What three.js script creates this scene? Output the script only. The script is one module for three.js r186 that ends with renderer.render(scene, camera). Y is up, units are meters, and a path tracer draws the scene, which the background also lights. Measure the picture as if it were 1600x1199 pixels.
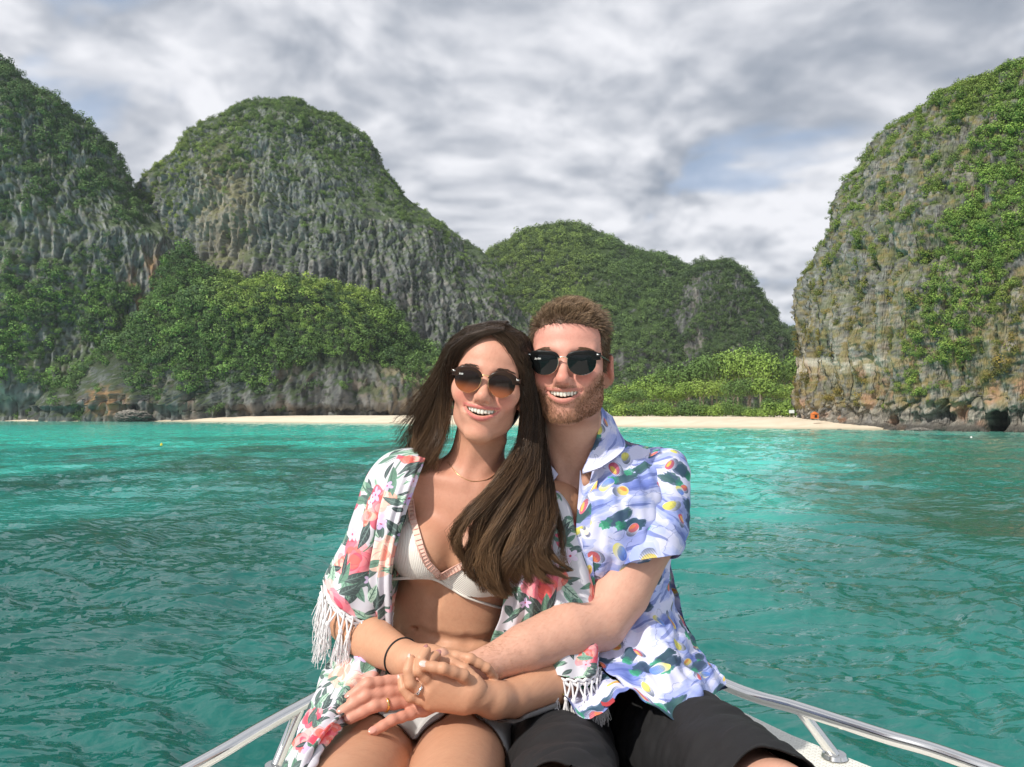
import * as THREE from 'three';
import { mergeGeometries, mergeVertices } from 'three/addons/utils/BufferGeometryUtils.js';
import { TextGeometry } from 'three/addons/geometries/TextGeometry.js';
import { FontLoader } from 'three/addons/loaders/FontLoader.js';
import { createNoise2D, createNoise3D } from 'simplex-noise';

// ---------------------------------------------------------------- camera, sky, sun, exposure
const scene = new THREE.Scene();
const FOCAL = 1160, CX = 800, HZ = 648, EYE = 2.2;             // focal length and horizon row on the 1600 x 1199 photograph
const camera = new THREE.PerspectiveCamera(2 * Math.atan(599.5 / FOCAL) * 180 / Math.PI, 1600 / 1199, 0.05, 4000);
camera.position.set(0, EYE, 0);
camera.lookAt(0, EYE, -10);
camera.setViewOffset(1600, 1199, 0, 599.5 - HZ, 1600, 1199);
scene.add(camera);

const renderer = new THREE.WebGLRenderer({ antialias: true });
renderer.toneMapping = THREE.LinearToneMapping;
renderer.toneMappingExposure = 1.12;
renderer.shadowMap.enabled = true;

const SUN_DIR = new THREE.Vector3(-0.52, 0.70, 0.50).normalize();
const SUN_POWER = 4.0;
const SKY_GAIN = 1.0;
const HAZE = 0.00013;

function rng(seed) {
  let a = seed >>> 0;
  return () => { a = (a + 0x6D2B79F5) | 0; let t = Math.imul(a ^ (a >>> 15), 1 | a); t = (t + Math.imul(t ^ (t >>> 7), 61 | t)) ^ t; return ((t ^ (t >>> 14)) >>> 0) / 4294967296; };
}
const n3 = createNoise3D(rng(11)), n2 = createNoise2D(rng(12)), n3b = createNoise3D(rng(13));
const clamp = (x, a = 0, b = 1) => Math.min(b, Math.max(a, x));
const lerp = (a, b, t) => a + (b - a) * t;
const sstep = (a, b, x) => { const t = clamp((x - a) / (b - a)); return t * t * (3 - 2 * t); };
const fbm3 = (x, y, z, o = 4) => { let s = 0, a = 0.5; for (let i = 0; i < o; i++) { s += a * n3(x, y, z); x = x * 2.03 + 7.1; y = y * 2.03 + 3.7; z = z * 2.03 + 1.9; a *= 0.5; } return s; };
const fbm2 = (x, y, o = 4) => { let s = 0, a = 0.5; for (let i = 0; i < o; i++) { s += a * n2(x, y); x = x * 2.03 + 7.1; y = y * 2.03 + 3.7; a *= 0.5; } return s; };
const V = (x, y, z) => new THREE.Vector3(x, y, z);
// a point that stands at this place of the photograph, d metres in front of the camera
const P = (px, py, d) => V((px - CX) / FOCAL * d, EYE + (HZ - py) / FOCAL * d, -d);
const mix3 = (a, b, t) => [lerp(a[0], b[0], t), lerp(a[1], b[1], t), lerp(a[2], b[2], t)];
const numbers = {};
function numbered(name) { const n = (numbers[name] = (numbers[name] ?? -1) + 1); return n ? `${name}_${String(n).padStart(3, '0')}` : name; }
function tag(o, label, category, group) { o.userData.label = label; o.userData.category = category; if (group) o.userData.group = group; return o; }
function mesh(name, geo, mat, parent = scene) {
  const m = new THREE.Mesh(geo, mat); m.name = parent === scene ? numbered(name) : name;
  m.castShadow = m.receiveShadow = true; parent.add(m); return m;
}
function group(name, pos = V(0, 0, 0)) { const g = new THREE.Group(); g.name = numbered(name); g.position.copy(pos); scene.add(g); return g; }
function structure(o) { o.userData.kind = 'structure'; return o; }
function stuff(o) { o.userData.kind = 'stuff'; return o; }
function grid(nu, nv, f, color, closeU = false, uvf) {            // f(i, j) -> [x,y,z]
  const pos = new Float32Array(nu * nv * 3), col = color ? new Float32Array(nu * nv * 3) : null, uv = new Float32Array(nu * nv * 2), idx = [];
  for (let j = 0; j < nv; j++) for (let i = 0; i < nu; i++) {
    const k = j * nu + i, p = f(i, j); pos[k * 3] = p[0]; pos[k * 3 + 1] = p[1]; pos[k * 3 + 2] = p[2];
    if (color) { const c = color(i, j, p); col[k * 3] = c[0]; col[k * 3 + 1] = c[1]; col[k * 3 + 2] = c[2]; }
    const w = uvf ? uvf(i, j, p) : [i / (nu - 1), j / (nv - 1)]; uv[k * 2] = w[0]; uv[k * 2 + 1] = w[1];
  }
  for (let j = 0; j < nv - 1; j++) for (let i = 0; i < nu - 1 + (closeU ? 1 : 0); i++) {
    const i2 = (i + 1) % nu, a = j * nu + i, b = j * nu + i2, c = (j + 1) * nu + i2, d = (j + 1) * nu + i;
    idx.push(a, b, c, a, c, d);
  }
  const g = new THREE.BufferGeometry();
  g.setAttribute('position', new THREE.BufferAttribute(pos, 3)); if (col) g.setAttribute('color', new THREE.BufferAttribute(col, 3));
  g.setAttribute('uv', new THREE.BufferAttribute(uv, 2)); g.setIndex(idx); g.computeVertexNormals(); return g;
}
function noiseTexture(size, f, srgb = false, channels = 1) {     // f(u, v) -> 0..1 or [r,g,b], tileable when f is
  const d = new Uint8Array(size * size * 4);
  for (let y = 0; y < size; y++) for (let x = 0; x < size; x++) {
    const r = f(x / size, y / size), k = (y * size + x) * 4;
    for (let c = 0; c < 3; c++) d[k + c] = clamp(Array.isArray(r) ? r[c] : r) * 255; d[k + 3] = 255;
  }
  const t = new THREE.DataTexture(d, size, size); t.wrapS = t.wrapT = THREE.RepeatWrapping; t.magFilter = THREE.LinearFilter; t.minFilter = THREE.LinearFilter;
  if (srgb) t.colorSpace = THREE.SRGBColorSpace; t.needsUpdate = true; return t;
}
const ring = (u, r) => [Math.cos(u * 2 * Math.PI) * r, Math.sin(u * 2 * Math.PI) * r];
const nz4 = (() => { // tileable 2-D noise by blending shifted copies
  return (f) => (u, v) => { const a = f(u, v), b = f(u - 1, v), c = f(u, v - 1), d = f(u - 1, v - 1); const su = sstep(0, 1, u), sv = sstep(0, 1, v); return lerp(lerp(a, b, su), lerp(c, d, su), sv); };
})();

const puff = (x, y) => { let s = 0, a = 0.5; for (let i = 0; i < 5; i++) { s += a * (0.42 - Math.abs(n2(x, y))); x = x * 2.1 + 5.3; y = y * 2.1 + 1.9; a *= 0.55; } return s * 1.6; };
// sky: a broken layer of grey-white cloud over pale blue
{
  const W = 2048, H = 1024, data = new Float32Array(W * H * 4);
  for (let r = 0; r < H; r++) {
    const el = ((r + 0.5) / H - 0.5) * Math.PI, y = Math.sin(el), cy = Math.cos(el);
    for (let c = 0; c < W; c++) {
      const az = ((c + 0.5) / W - 0.5) * 2 * Math.PI, x = Math.cos(az) * cy, z = Math.sin(az) * cy;
      let col;
      if (y < -0.01) col = [0.20, 0.32, 0.33];
      else {
        const k = 1 / (Math.max(y, 0) + 0.22), X = x * k, Z = z * k;
        const wx = 0.28 * fbm2(X * 0.8 + 3, Z * 0.8, 3), wz = 0.22 * fbm2(X * 0.8 - 9, Z * 0.8 + 5, 3);
        const den = (u, v) => fbm2(u * 0.75 + wx + 1.7, v * 1.05 + wz + 4.2, 7);
        const a = den(X, Z), lit = a - den(X - 0.22, Z + 0.10), s = fbm2(X * 3.6 + wx * 3, Z * 5.2 + wz * 3 + 40, 5);
        const s2 = fbm2(X * 1.7 + wx * 2 + 70, Z * 2.7 + wz * 2, 5);
        const cover = sstep(-0.38, 0.02, a + 0.30 * s + 0.30 * s2 + 0.62 * sstep(0.05, 0.40, y) - 0.20);
        const light = 0.40 + 0.85 * lit + 0.40 * s + 0.62 * s2 - 0.30 * a + 0.30 * fbm2(X * 7.5 + wx * 5, Z * 8.5 + 11, 4) + 0.40 * puff(X * 2.2 + wx, Z * 2.5 + wz) + 0.16 * sstep(0.45, 0.12, y) - 0.03;
        const cloud = mix3([0.300, 0.335, 0.400], [0.84, 0.845, 0.885], clamp((lerp(light, sstep(-0.1, 1.0, light), 0.4) + 0.22) / 1.22));
        const blue = mix3([0.42, 0.55, 0.77], [0.28, 0.44, 0.70], sstep(0.02, 0.7, y));
        col = mix3(blue, cloud, 0.50 + 0.48 * cover);
        const glow = Math.max(0, x * SUN_DIR.x + y * SUN_DIR.y + z * SUN_DIR.z);
        const g = 1 + 0.9 * Math.pow(glow, 14);
        col = [col[0] * g, col[1] * g, col[2] * g];
        const hz = sstep(0.16, 0.0, y) * 0.55; col = mix3(col, [0.56, 0.64, 0.72], hz);
      }
      const q = (r * W + c) * 4; data[q] = col[0] * SKY_GAIN; data[q + 1] = col[1] * SKY_GAIN; data[q + 2] = col[2] * SKY_GAIN; data[q + 3] = 1;
    }
  }
  const t = new THREE.DataTexture(data, W, H, THREE.RGBAFormat, THREE.FloatType); t.mapping = THREE.EquirectangularReflectionMapping; t.magFilter = t.minFilter = THREE.LinearFilter; t.needsUpdate = true;
  scene.background = t; scene.environment = t;
}
const sun = new THREE.DirectionalLight(new THREE.Color().setRGB(1.0, 0.94, 0.84), SUN_POWER);
sun.name = 'sun'; sun.position.copy(SUN_DIR).multiplyScalar(400); sun.castShadow = true; sun.shadow.radius = 2.2; sun.shadow.mapSize.set(4096, 4096);
Object.assign(sun.shadow.camera, { left: -300, right: 300, top: 300, bottom: -300, near: 1, far: 1200 });
scene.add(sun); scene.add(sun.target);
if (HAZE) scene.fog = new THREE.FogExp2(new THREE.Color().setRGB(0.72, 0.82, 0.90), HAZE);
// ---------------------------------------------------------------- sea
{
  const rows = [], cols = [];
  for (let r = 1.2; r < 3.2; r *= 1.12) rows.push(r);
  for (let r = 3.4; r < 330; r *= 1.0092) rows.push(r);
  for (let r = 340; r < 3000; r *= 1.25) rows.push(r);
  for (let a = -180; a < -46; a += 4.5) cols.push(a);
  for (let a = -44; a <= 44; a += 0.22) cols.push(a);
  for (let a = 46; a <= 180.01; a += 4.47) cols.push(Math.min(a, 180));
  const wave = (x, z, r) => {
    const near = 1 - 0.6 * sstep(60, 200, r), mid = 1 - 0.8 * sstep(40, 140, r), fine = 1 - sstep(10, 28, r);
    const wx = n2(x * 0.16 + 9, z * 0.16) * 0.9, wz = n2(x * 0.16, z * 0.16 + 31) * 0.9;
    const gust = 0.62 + 0.55 * fbm2(x * 0.045 + 2, z * 0.07 + 8, 2);
    let h = 0.060 * n2(x * 0.28 + wx, z * 0.40 + wz);
    h += near * 0.046 * n2(x * 0.75 + wx + 50, z * 1.7 + wz) * gust;
    h += mid * 0.026 * n2(x * 1.8 + wx * 2, z * 4.1 + wz * 2 + 70) * gust;
    h += fine * 0.0140 * n2(x * 3.8 + wx * 3 + 14, z * 8.2 + wz * 3) * gust;
    h += fine * 0.0050 * n2(x * 8.2 + wx * 5, z * 16 + wz * 4) * gust;
    return 1.4 * h * (1 - 0.4 * sstep(70, 170, r));
  };
  const deep = [0.004, 0.122, 0.104], teal = [0.015, 0.275, 0.235], turq = [0.060, 0.76, 0.62], reef = [0.026, 0.090, 0.064], pale = [0.20, 0.46, 0.36];
  const colour = (x, z) => {
    const r = Math.hypot(x, z), az = x / Math.max(1, -z);
    // distance from the shore decides how pale the bottom shows through
    const shore = clamp((az < 0 ? 190 : 190 - 82 * sstep(0, 0.55, az)) - r, 0, 400);
    let c = mix3(deep, teal, sstep(-0.35, 0.35, fbm2(x * 0.06, z * 0.045, 3) + sstep(8, 50, r) * 0.35));
    c = mix3(c, c.map((v) => v * 0.78), sstep(0.20, -0.05, az) * sstep(60, 20, r));
    c = mix3(c, turq, sstep(22, 105, r + 40 * fbm2(x * 0.03, z * 0.03, 3)) * (0.95 - 0.45 * sstep(0.15, 0.5, az)));
    const lane = Math.exp(-Math.pow((az - 0.29 + 0.05 * n2(r * 0.06, 2)) / 0.12, 2)) * sstep(5, 34, r) * sstep(110, 60, r);
    c = mix3(c, turq, lane * 0.6);
    const rf = sstep(-0.25, 0.30, fbm2(x * 0.075 + 5, z * 0.05 + 1, 4) + 0.62 * sstep(0.30, 0.62, az) * sstep(13, 30, r) * sstep(120, 70, r) - 0.32);
    c = mix3(c, reef, rf * 0.6 * sstep(0.12, 0.34, az));
    const rf2 = sstep(0.02, 0.25, fbm2(x * 0.11 + 15, z * 0.055 + 7, 4)) * sstep(18, 32, r) * sstep(90, 50, r) * sstep(0.1, -0.15, az);
    c = mix3(c, [0.018, 0.10, 0.088], rf2 * 0.7);
    c = mix3(c, pale, sstep(14, 2, shore) * 0.6);
    return c;
  };
  const g = grid(cols.length, rows.length, (i, j) => {
    const a = cols[i] * Math.PI / 180, r = rows[j], x = Math.sin(a) * r, z = -Math.cos(a) * r;
    return [x, Math.abs(cols[i]) < 60 ? wave(x, z, r) : 0.0, z];
  }, (i, j, p) => colour(p[0], p[2]), false, (i, j, p) => [p[0] / 3.3 + 0.15 * Math.sin(p[2] * 0.11), p[2] / 2.1 + 0.2 * Math.sin(p[0] * 0.09)]);
  // bump: small ripples in metres, stretched across the wind
  const bump = noiseTexture(1024, nz4((u, v) => 0.5 + 0.62 * fbm2(u * 5, v * 8 + 9, 3)));
  const m = new THREE.MeshPhysicalMaterial({ vertexColors: true, roughness: 0.04, metalness: 0, ior: 1.58, bumpMap: bump, bumpScale: 0.028 });
  structure(mesh('water', g, m)).receiveShadow = true;
}

// ---------------------------------------------------------------- beach
const SHORE = [[-900, 252], [-400, 250], [0, 246], [150, 238], [300, 226], [500, 186], [650, 168], [800, 150], [1000, 128], [1250, 112], [1400, 104], [1500, 99], [1700, 96]];
const shoreDepth = (px) => { for (let i = 1; i < SHORE.length; i++) if (px <= SHORE[i][0]) { const [a, b] = [SHORE[i - 1], SHORE[i]], t = clamp((px - a[0]) / (b[0] - a[0])); return lerp(a[1], b[1], t); } return SHORE[SHORE.length - 1][1]; };
const sandHeight = (s, px) => s < 0 ? s * 0.06 : (1.95 - 0.35 * sstep(900, 1400, px)) * (1 - Math.exp(-s / 11)) ;
{
  const S = [-26, -12, -6, -2.5, -0.8, 0, 0.6, 1.5, 3, 5, 8, 12, 18, 26, 40, 70, 120, 220, 420];
  const g = grid(260, S.length, (i, j) => {
    const px = -1500 + 3500 * i / 259, d = shoreDepth(px) + S[j] + 0.9 * n2(px * 0.012, 3) + 0.3 * n2(px * 0.05, 8), p = P(px, HZ, d);
    const low = px > 1420 ? -0.5 * sstep(1420, 1560, px) : 0;
    return [p.x, sandHeight(S[j], px) + low - (px < 120 ? 0.9 * sstep(120, -60, px) : 0) + (S[j] > 3 ? 0.10 * fbm2(px * 0.03, S[j] * 0.2, 3) : 0), p.z];
  }, (i, j) => { const wet = sstep(2.5, 0.2, S[j]); const t = 0.06 * n2(i * 0.4, j * 1.3); return mix3([0.70 + t, 0.60 + t, 0.46 + t], [0.42, 0.38, 0.27], wet); }, false, (i, j, p) => [p[0] * 0.4, p[2] * 0.4]);
  const bump = noiseTexture(256, nz4((u, v) => 0.5 + 0.5 * fbm2(u * 9, v * 9, 4)));
  structure(mesh('beach', g, new THREE.MeshStandardMaterial({ vertexColors: true, roughness: 0.95, bumpMap: bump, bumpScale: 0.05 })));
}

// ---------------------------------------------------------------- limestone hills
const rockBump = noiseTexture(512, nz4((u, v) => 0.5 + 0.5 * fbm2(u * 12, v * 5, 5)));
const rockMat = new THREE.MeshStandardMaterial({ vertexColors: true, roughness: 0.95, bumpMap: rockBump, bumpScale: 0.35 });
const interp = (rows, y, k) => { if (y <= rows[0][0]) return rows[0][k]; for (let i = 1; i < rows.length; i++) if (y <= rows[i][0]) { const a = rows[i - 1], b = rows[i]; return lerp(a[k], b[k], (y - a[0]) / (b[0] - a[0])); } return rows[rows.length - 1][k]; };
// spread rows so that both crest and wall get points; section(t) gives {h, at(theta)} with theta 0..2pi, front = pi/2
const project = (p) => [CX + FOCAL * p[0] / -p[2], HZ - FOCAL * (p[1] - EYE) / -p[2], -p[2]];

function massif(o) {
  // o: name,label,nv,nuFront,nuBack,section(t,theta)->[x,y,z], rough(scale), colour(p,q,n), shrubs
  const th = [];
  for (let i = 0; i < o.nuFront; i++) th.push(o.front[0] + (o.front[1] - o.front[0]) * i / (o.nuFront - 1));
  const rest = 2 * Math.PI - (o.front[1] - o.front[0]);
  for (let i = 1; i < o.nuBack; i++) th.push(o.front[1] + rest * i / o.nuBack);
  const nu = th.length, nv = o.nv, P0 = [];
  for (let j = 0; j < nv; j++) for (let i = 0; i < nu; i++) P0.push(o.section(j / (nv - 1), th[i]));
  const at = (i, j) => P0[clamp(j, 0, nv - 1) * nu + ((i + nu) % nu)];
  const S = o.scale ?? 1, amp = o.amp ?? 1, nrm = [];
  const g = grid(nu, nv, (i, j) => {
    const p = at(i, j), a = at(i - 1, j), b = at(i + 1, j), c = at(i, j - 1), d = at(i, j + 1);
    const ux = b[0] - a[0], uy = b[1] - a[1], uz = b[2] - a[2], vx = d[0] - c[0], vy = d[1] - c[1], vz = d[2] - c[2];
    let nx = uy * vz - uz * vy, ny = uz * vx - ux * vz, nz = ux * vy - uy * vx; const l = Math.hypot(nx, ny, nz) || 1; nx /= l; ny /= l; nz /= l;
    if (nx * (p[0] - o.centre[0]) + nz * (p[2] - o.centre[1]) + ny * 3 < 0) { nx = -nx; ny = -ny; nz = -nz; }
    nrm.push([nx, ny, nz]);
    const [x, y, z] = p, steep = sstep(0.85, 0.25, ny), low = sstep(0, 6, y);
    let e = 5.5 * S * fbm3(x / (34 * S), y / (40 * S), z / (34 * S), 3) * low * (o.big ?? 1);
    const wx = x + 0.6 * S * n3(x / (9 * S), y / (14 * S), z / (9 * S));
    e += steep * amp * 2.3 * S * (0.5 - Math.abs(n3(wx / (7.5 * S), y / (75 * S), z / (7.5 * S))));           // buttresses
    e += steep * amp * 1.5 * S * (0.5 - Math.abs(n3b(wx / (3.1 * S), y / (34 * S), z / (3.1 * S))));          // flutes
    e += steep * amp * 0.75 * S * n3(wx / (1.3 * S), y / (15 * S) + 9, z / (1.3 * S));
    e += amp * (o.ledge ?? 0.22) * S * n3b(x / (6 * S), y / (1.9 * S), z / (6 * S));                                       // ledges
    e += amp * 0.42 * S * fbm3(x / (1.1 * S), y / (1.3 * S), z / (1.1 * S), 2);
    e += (o.bias ?? 0) * low; if (o.crack) { const k = 1 - Math.abs(n3b(wx / 4.2 + 30, y / 42, z / 4.2)), k2 = 1 - Math.abs(n3(wx / 1.9, y / 18 + 12, z / 1.9)); e -= steep * o.crack * (Math.pow(k, 9) * 1.5 + Math.pow(k2, 8) * 0.7); }
    if (o.extra) e += o.extra(p, steep);
    return [x + nx * e, y + ny * e * 0.8, z + nz * e];
  }, null, true, (i, j, p) => [(p[0] + p[2]) / (11 * S), p[1] / (13 * S)]);
  const pos = g.attributes.position, nor = g.attributes.normal, col = new Float32Array(pos.count * 3);
  for (let k = 0; k < pos.count; k++) {
    const p = [pos.getX(k), pos.getY(k), pos.getZ(k)], n = [nor.getX(k), nor.getY(k), nor.getZ(k)];
    if (n[0] * nrm[k][0] + n[1] * nrm[k][1] + n[2] * nrm[k][2] < 0) { n[0] *= -1; n[1] *= -1; n[2] *= -1; }
    const c = o.colour(p, project(p), n); col.set(c, k * 3);
  }
  g.setAttribute('color', new THREE.BufferAttribute(col, 3));
  structure(mesh(o.name, g, rockMat)).userData.label = o.label;
  // shrubs and small trees that hold on to the rock
  const r = rng(o.seed), puts = [], cells = new Map();
  const jn = nv - 1, iN = o.nuFront - 1;
  // area-weighted picks
  let total = 0; const cum = new Float32Array(jn * iN);
  const e1 = V(), e2 = V(), A = V(), B = V(), C = V();
  for (let j = 0; j < jn; j++) for (let i = 0; i < iN; i++) {
    A.fromBufferAttribute(pos, j * nu + i); B.fromBufferAttribute(pos, j * nu + i + 1); C.fromBufferAttribute(pos, (j + 1) * nu + i);
    const dist = -A.z; total += e1.subVectors(B, A).cross(e2.subVectors(C, A)).length() / (o.flat ? 1 : 1); cum[j * iN + i] = total;
  }
  for (let s = 0; s < o.shrubTries; s++) {
    const t = r() * total; let lo = 0, hi = cum.length - 1; while (lo < hi) { const m = (lo + hi) >> 1; if (cum[m] < t) lo = m + 1; else hi = m; }
    const j = Math.floor(lo / iN), i = lo % iN, k = j * nu + i;
    const p = [pos.getX(k) + (r() - 0.5) * 0.6, pos.getY(k), pos.getZ(k) + (r() - 0.5) * 0.6], n = nrm[k], q = project(p);
    if (q[0] < -140 || q[0] > 1760) continue;
    const w = o.veg(p, q, n);                 // 0..1 chance; size follows
    if (r() > w) continue;
    const size = o.shrub[0] + (o.shrub[1] - o.shrub[0]) * Math.pow(r(), 1.7) * (0.45 + 0.55 * w);
    if (o.space) { const R = size * o.space, gx = Math.floor(p[0] / 4), gy = Math.floor(p[1] / 4), gz = Math.floor(p[2] / 4); let hit = false; for (let a = -1; a <= 1 && !hit; a++) for (let b = -1; b <= 1 && !hit; b++) for (let c = -1; c <= 1 && !hit; c++) for (const u of cells.get((gx + a) + '_' + (gy + b) + '_' + (gz + c)) ?? []) if (Math.hypot(u[0] - p[0], u[1] - p[1], u[2] - p[2]) < (R + u[3] * o.space) * 0.72) { hit = true; break; } if (hit) continue; const k2 = gx + '_' + gy + '_' + gz; if (!cells.has(k2)) cells.set(k2, []); cells.get(k2).push([...p, size]); }
    puts.push([p, n, size, r(), r(), r()]);
  }
  const by = crownShapes.map(() => []);
  for (const u of puts) by[Math.floor(u[3] * crownShapes.length)].push(u);
  const M = new THREE.Matrix4(), Q = new THREE.Quaternion(), E = new THREE.Euler(), Cc = new THREE.Color();
  by.forEach((list, v) => {
    if (!list.length) return;
    const im = new THREE.InstancedMesh(crownShapes[v], leafMat, list.length); im.name = numbered(o.shrubName); im.castShadow = im.receiveShadow = true;
    list.forEach(([p, n, size, , a, b], k) => {
      E.set((b - 0.5) * 0.5 + n[2] * 0.35, a * 6.28, -n[0] * 0.35); Q.setFromEuler(E);
      M.compose(V(p[0] + n[0] * size * 0.35, p[1] + size * 0.12 + n[1] * size * 0.2, p[2] + n[2] * size * 0.35), Q, V(size * (0.9 + 0.3 * b), size * (0.72 + 0.35 * a), size * (0.9 + 0.3 * b)));
      im.setMatrixAt(k, M);
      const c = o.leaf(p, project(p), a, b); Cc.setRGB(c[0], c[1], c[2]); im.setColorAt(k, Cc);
    });
    stuff(im).userData.label = o.shrubLabel; scene.add(im);
  });
  return puts.length;
}
// crowns: a lumpy cloud of small leaf faces, unit radius
const leafMat = new THREE.MeshStandardMaterial({ color: 0xffffff, roughness: 0.85, side: THREE.DoubleSide, vertexColors: true });
function crownGeometry(seed, n, leaf, lobes = 6, flat = 1) {
  const r = rng(seed), pos = [], col = [], L = [];
  for (let k = 0; k < lobes; k++) { const a = r() * 6.28, e = r(); L.push([Math.cos(a) * 0.55 * Math.sqrt(1 - e * 0.4), (e - 0.25) * 0.75 * flat, Math.sin(a) * 0.55 * Math.sqrt(1 - e * 0.4), 0.34 + 0.28 * r()]); }
  L.push([0, 0.1, 0, 0.6]);
  for (let k = 0; k < n; k++) {
    const b = L[Math.floor(r() * L.length)], u = r() * 2 - 1, a = r() * 6.28, s = Math.sqrt(1 - u * u), rr = b[3] * (0.72 + 0.34 * Math.pow(r(), 0.5));
    const d = V(s * Math.cos(a), u, s * Math.sin(a)), c = V(b[0], b[1], b[2]).addScaledVector(d, rr);
    const nn = d.clone().add(V(r() - 0.5, r() * 0.7 - 0.1, r() - 0.5).multiplyScalar(1.1)).normalize();
    const t = V(r() - 0.5, r() - 0.5, r() - 0.5).cross(nn).normalize(), w = nn.clone().cross(t), z = leaf * (0.6 + 0.8 * r());
    const tone = 0.72 + 0.5 * r();
    const q = [c.clone().addScaledVector(t, z), c.clone().addScaledVector(w, z * 0.62).addScaledVector(nn, z * 0.18), c.clone().addScaledVector(t, -z), c.clone().addScaledVector(w, -z * 0.62).addScaledVector(nn, z * 0.18)];
    for (const m of [0, 1, 2, 0, 2, 3]) { pos.push(q[m].x, q[m].y, q[m].z); col.push(tone, tone, tone * 0.95); }
  }
  const g = new THREE.BufferGeometry(); g.setAttribute('position', new THREE.Float32BufferAttribute(pos, 3)); g.setAttribute('color', new THREE.Float32BufferAttribute(col, 3)); g.computeVertexNormals(); return g;
}
const crownShapes = [crownGeometry(1, 210, 0.105, 6), crownGeometry(2, 230, 0.10, 8, 0.75), crownGeometry(3, 200, 0.11, 5, 1.15), crownGeometry(4, 200, 0.115, 7, 0.55)];

const GREYROCK = (p, q, n, o = {}) => {
  const [x, y, z] = p;
  const st = 0.62 * n3(x / 1.7, y / 26, z / 1.7) + 0.5 * n3b(x / 0.75, y / 13, z / 0.75), st2 = n3b(x / 4.5, y / 50, z / 4.5), m = fbm3(x / 14, y / 16, z / 14, 3), f = fbm3(x / 1.2, y / 1.6, z / 1.2, 3);
  let c = mix3([0.105, 0.112, 0.118], [0.290, 0.296, 0.290], clamp(0.45 + 0.45 * st2 + 0.5 * f));
  c = mix3(c, [0.055, 0.057, 0.060], sstep(0.0, 0.45, st + 0.3 * f) * 0.92);
  c = mix3(c, [0.30, 0.19, 0.105], sstep(0.20, 0.42, m + 0.15 * st2) * 0.75 * (o.tan ?? 1));
  c = mix3(c, [0.40, 0.37, 0.33], sstep(0.25, 0.5, fbm3(x / 8 + 40, y / 14, z / 8, 3)) * 0.6 * (o.palef ?? 1));
  const moss = sstep(0.15, 0.6, n[1] + 0.35 * f + 0.1) * (o.moss ?? 1);
  return mix3(c, [0.045, 0.075, 0.022], moss * 0.9);
};
function domeSection(rows, D, drop = 0, bottom = -2) {
  const y0 = rows[0][0], y1 = rows[rows.length - 1][0]; rows = rows.map((r) => [r[0] + drop * (1 - (r[0] - y0) / (y1 - y0)), ...r.slice(1)]);
  return (t, th) => {
    const py = rows[0][0] + (y1 - rows[0][0]) * Math.pow(t, 1.25), last = t >= 0.999;
    const xl = interp(rows, py, 1), xr = interp(rows, py, 2), b = interp(rows, py, 3);
    const h = last ? bottom : EYE + (HZ - py) / FOCAL * D, k = t < 1e-6 ? 0.02 : 1;
    const xc = (xl + xr) / 2, a = (xr - xl) / 2, cs = Math.cos(th), sn = Math.sin(th);
    return [((xc + a * k * cs) - CX) / FOCAL * D, h, -D + b * k * (sn > 0 ? sn : sn * 0.8)];
  };
}
const counts = {};
const FRONT = [-0.35, Math.PI + 0.35];
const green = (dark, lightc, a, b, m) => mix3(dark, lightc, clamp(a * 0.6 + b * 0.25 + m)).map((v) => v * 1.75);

// left peak
counts.A = massif({
  crack: 0.9, name: 'hill', label: 'tall shaded limestone peak at the left edge with grey streaked walls and green slopes', shrubName: 'hillside_shrubs', shrubLabel: 'dark green shrubs covering the left limestone peak', seed: 5,
  nv: 260, nuFront: 390, nuBack: 60, front: [-0.25, 2.2], centre: [-225, -290],
  section: domeSection([[40, -130, -70, 4], [80, -330, 0, 12], [100, -390, 38, 15], [130, -450, 80, 18], [190, -560, 148, 24], [240, -620, 172, 27], [285, -670, 205, 30], [310, -690, 232, 31], [345, -720, 262, 33], [372, -730, 290, 34], [420, -740, 306, 37], [490, -760, 320, 44], [560, -770, 333, 51], [615, -780, 341, 54], [622, -780, 341, 54], [634, -775, 338, 50], [655, -778, 340, 50]], 290, 20),
  colour: (p, q, n) => { const c = GREYROCK(p, q, n, { tan: 0.22 }); const or = sstep(60, 20, Math.hypot((q[0] - 240) * 1.0, (q[1] - 460) * 0.7)) * 0.7 + sstep(45, 15, Math.hypot((q[0] - 165) * 0.9, (q[1] - 632) * 1.4)); return mix3(c, [0.36, 0.19, 0.095], clamp(or) * sstep(-0.25, 0.3, fbm3(p[0] / 5, p[1] / 9, p[2] / 5, 3))); },
  shrubTries: 40000, shrub: [0.9, 3.2], space: 0.45,
  veg: (p, q, n) => {
    const m = fbm3(p[0] / 13, p[1] / 11, p[2] / 13, 3);
    const mf = n3b(p[0] / 4.2, p[1] / 5, p[2] / 4.2); let w = 0.02 + 1.3 * m + 0.5 * mf + sstep(0.2, 0.7, n[1]) * 0.4;
    w += sstep(330, 150, q[1]) * 0.35 + sstep(400, 470, q[1]) * 0.55 - sstep(595, 625, q[1]) * 1.3;
    w -= 1.2 * sstep(75, 30, Math.hypot(q[0] - 262, (q[1] - 450) * 0.65)) + 0.8 * sstep(60, 20, Math.hypot(q[0] - 110, (q[1] - 550)));
    w -= 0.55 * sstep(60, 0, Math.abs(q[1] - 360)) * sstep(-40, 60, q[0]);
    return clamp(w);
  },
  leaf: (p, q, a, b) => green([0.032, 0.058, 0.026], mix3([0.085, 0.14, 0.042], [0.12, 0.21, 0.045], sstep(380, 480, q[1])), a, b, 0.35 * fbm3(p[0] / 9, p[1] / 9, p[2] / 9, 2)),
});
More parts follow.
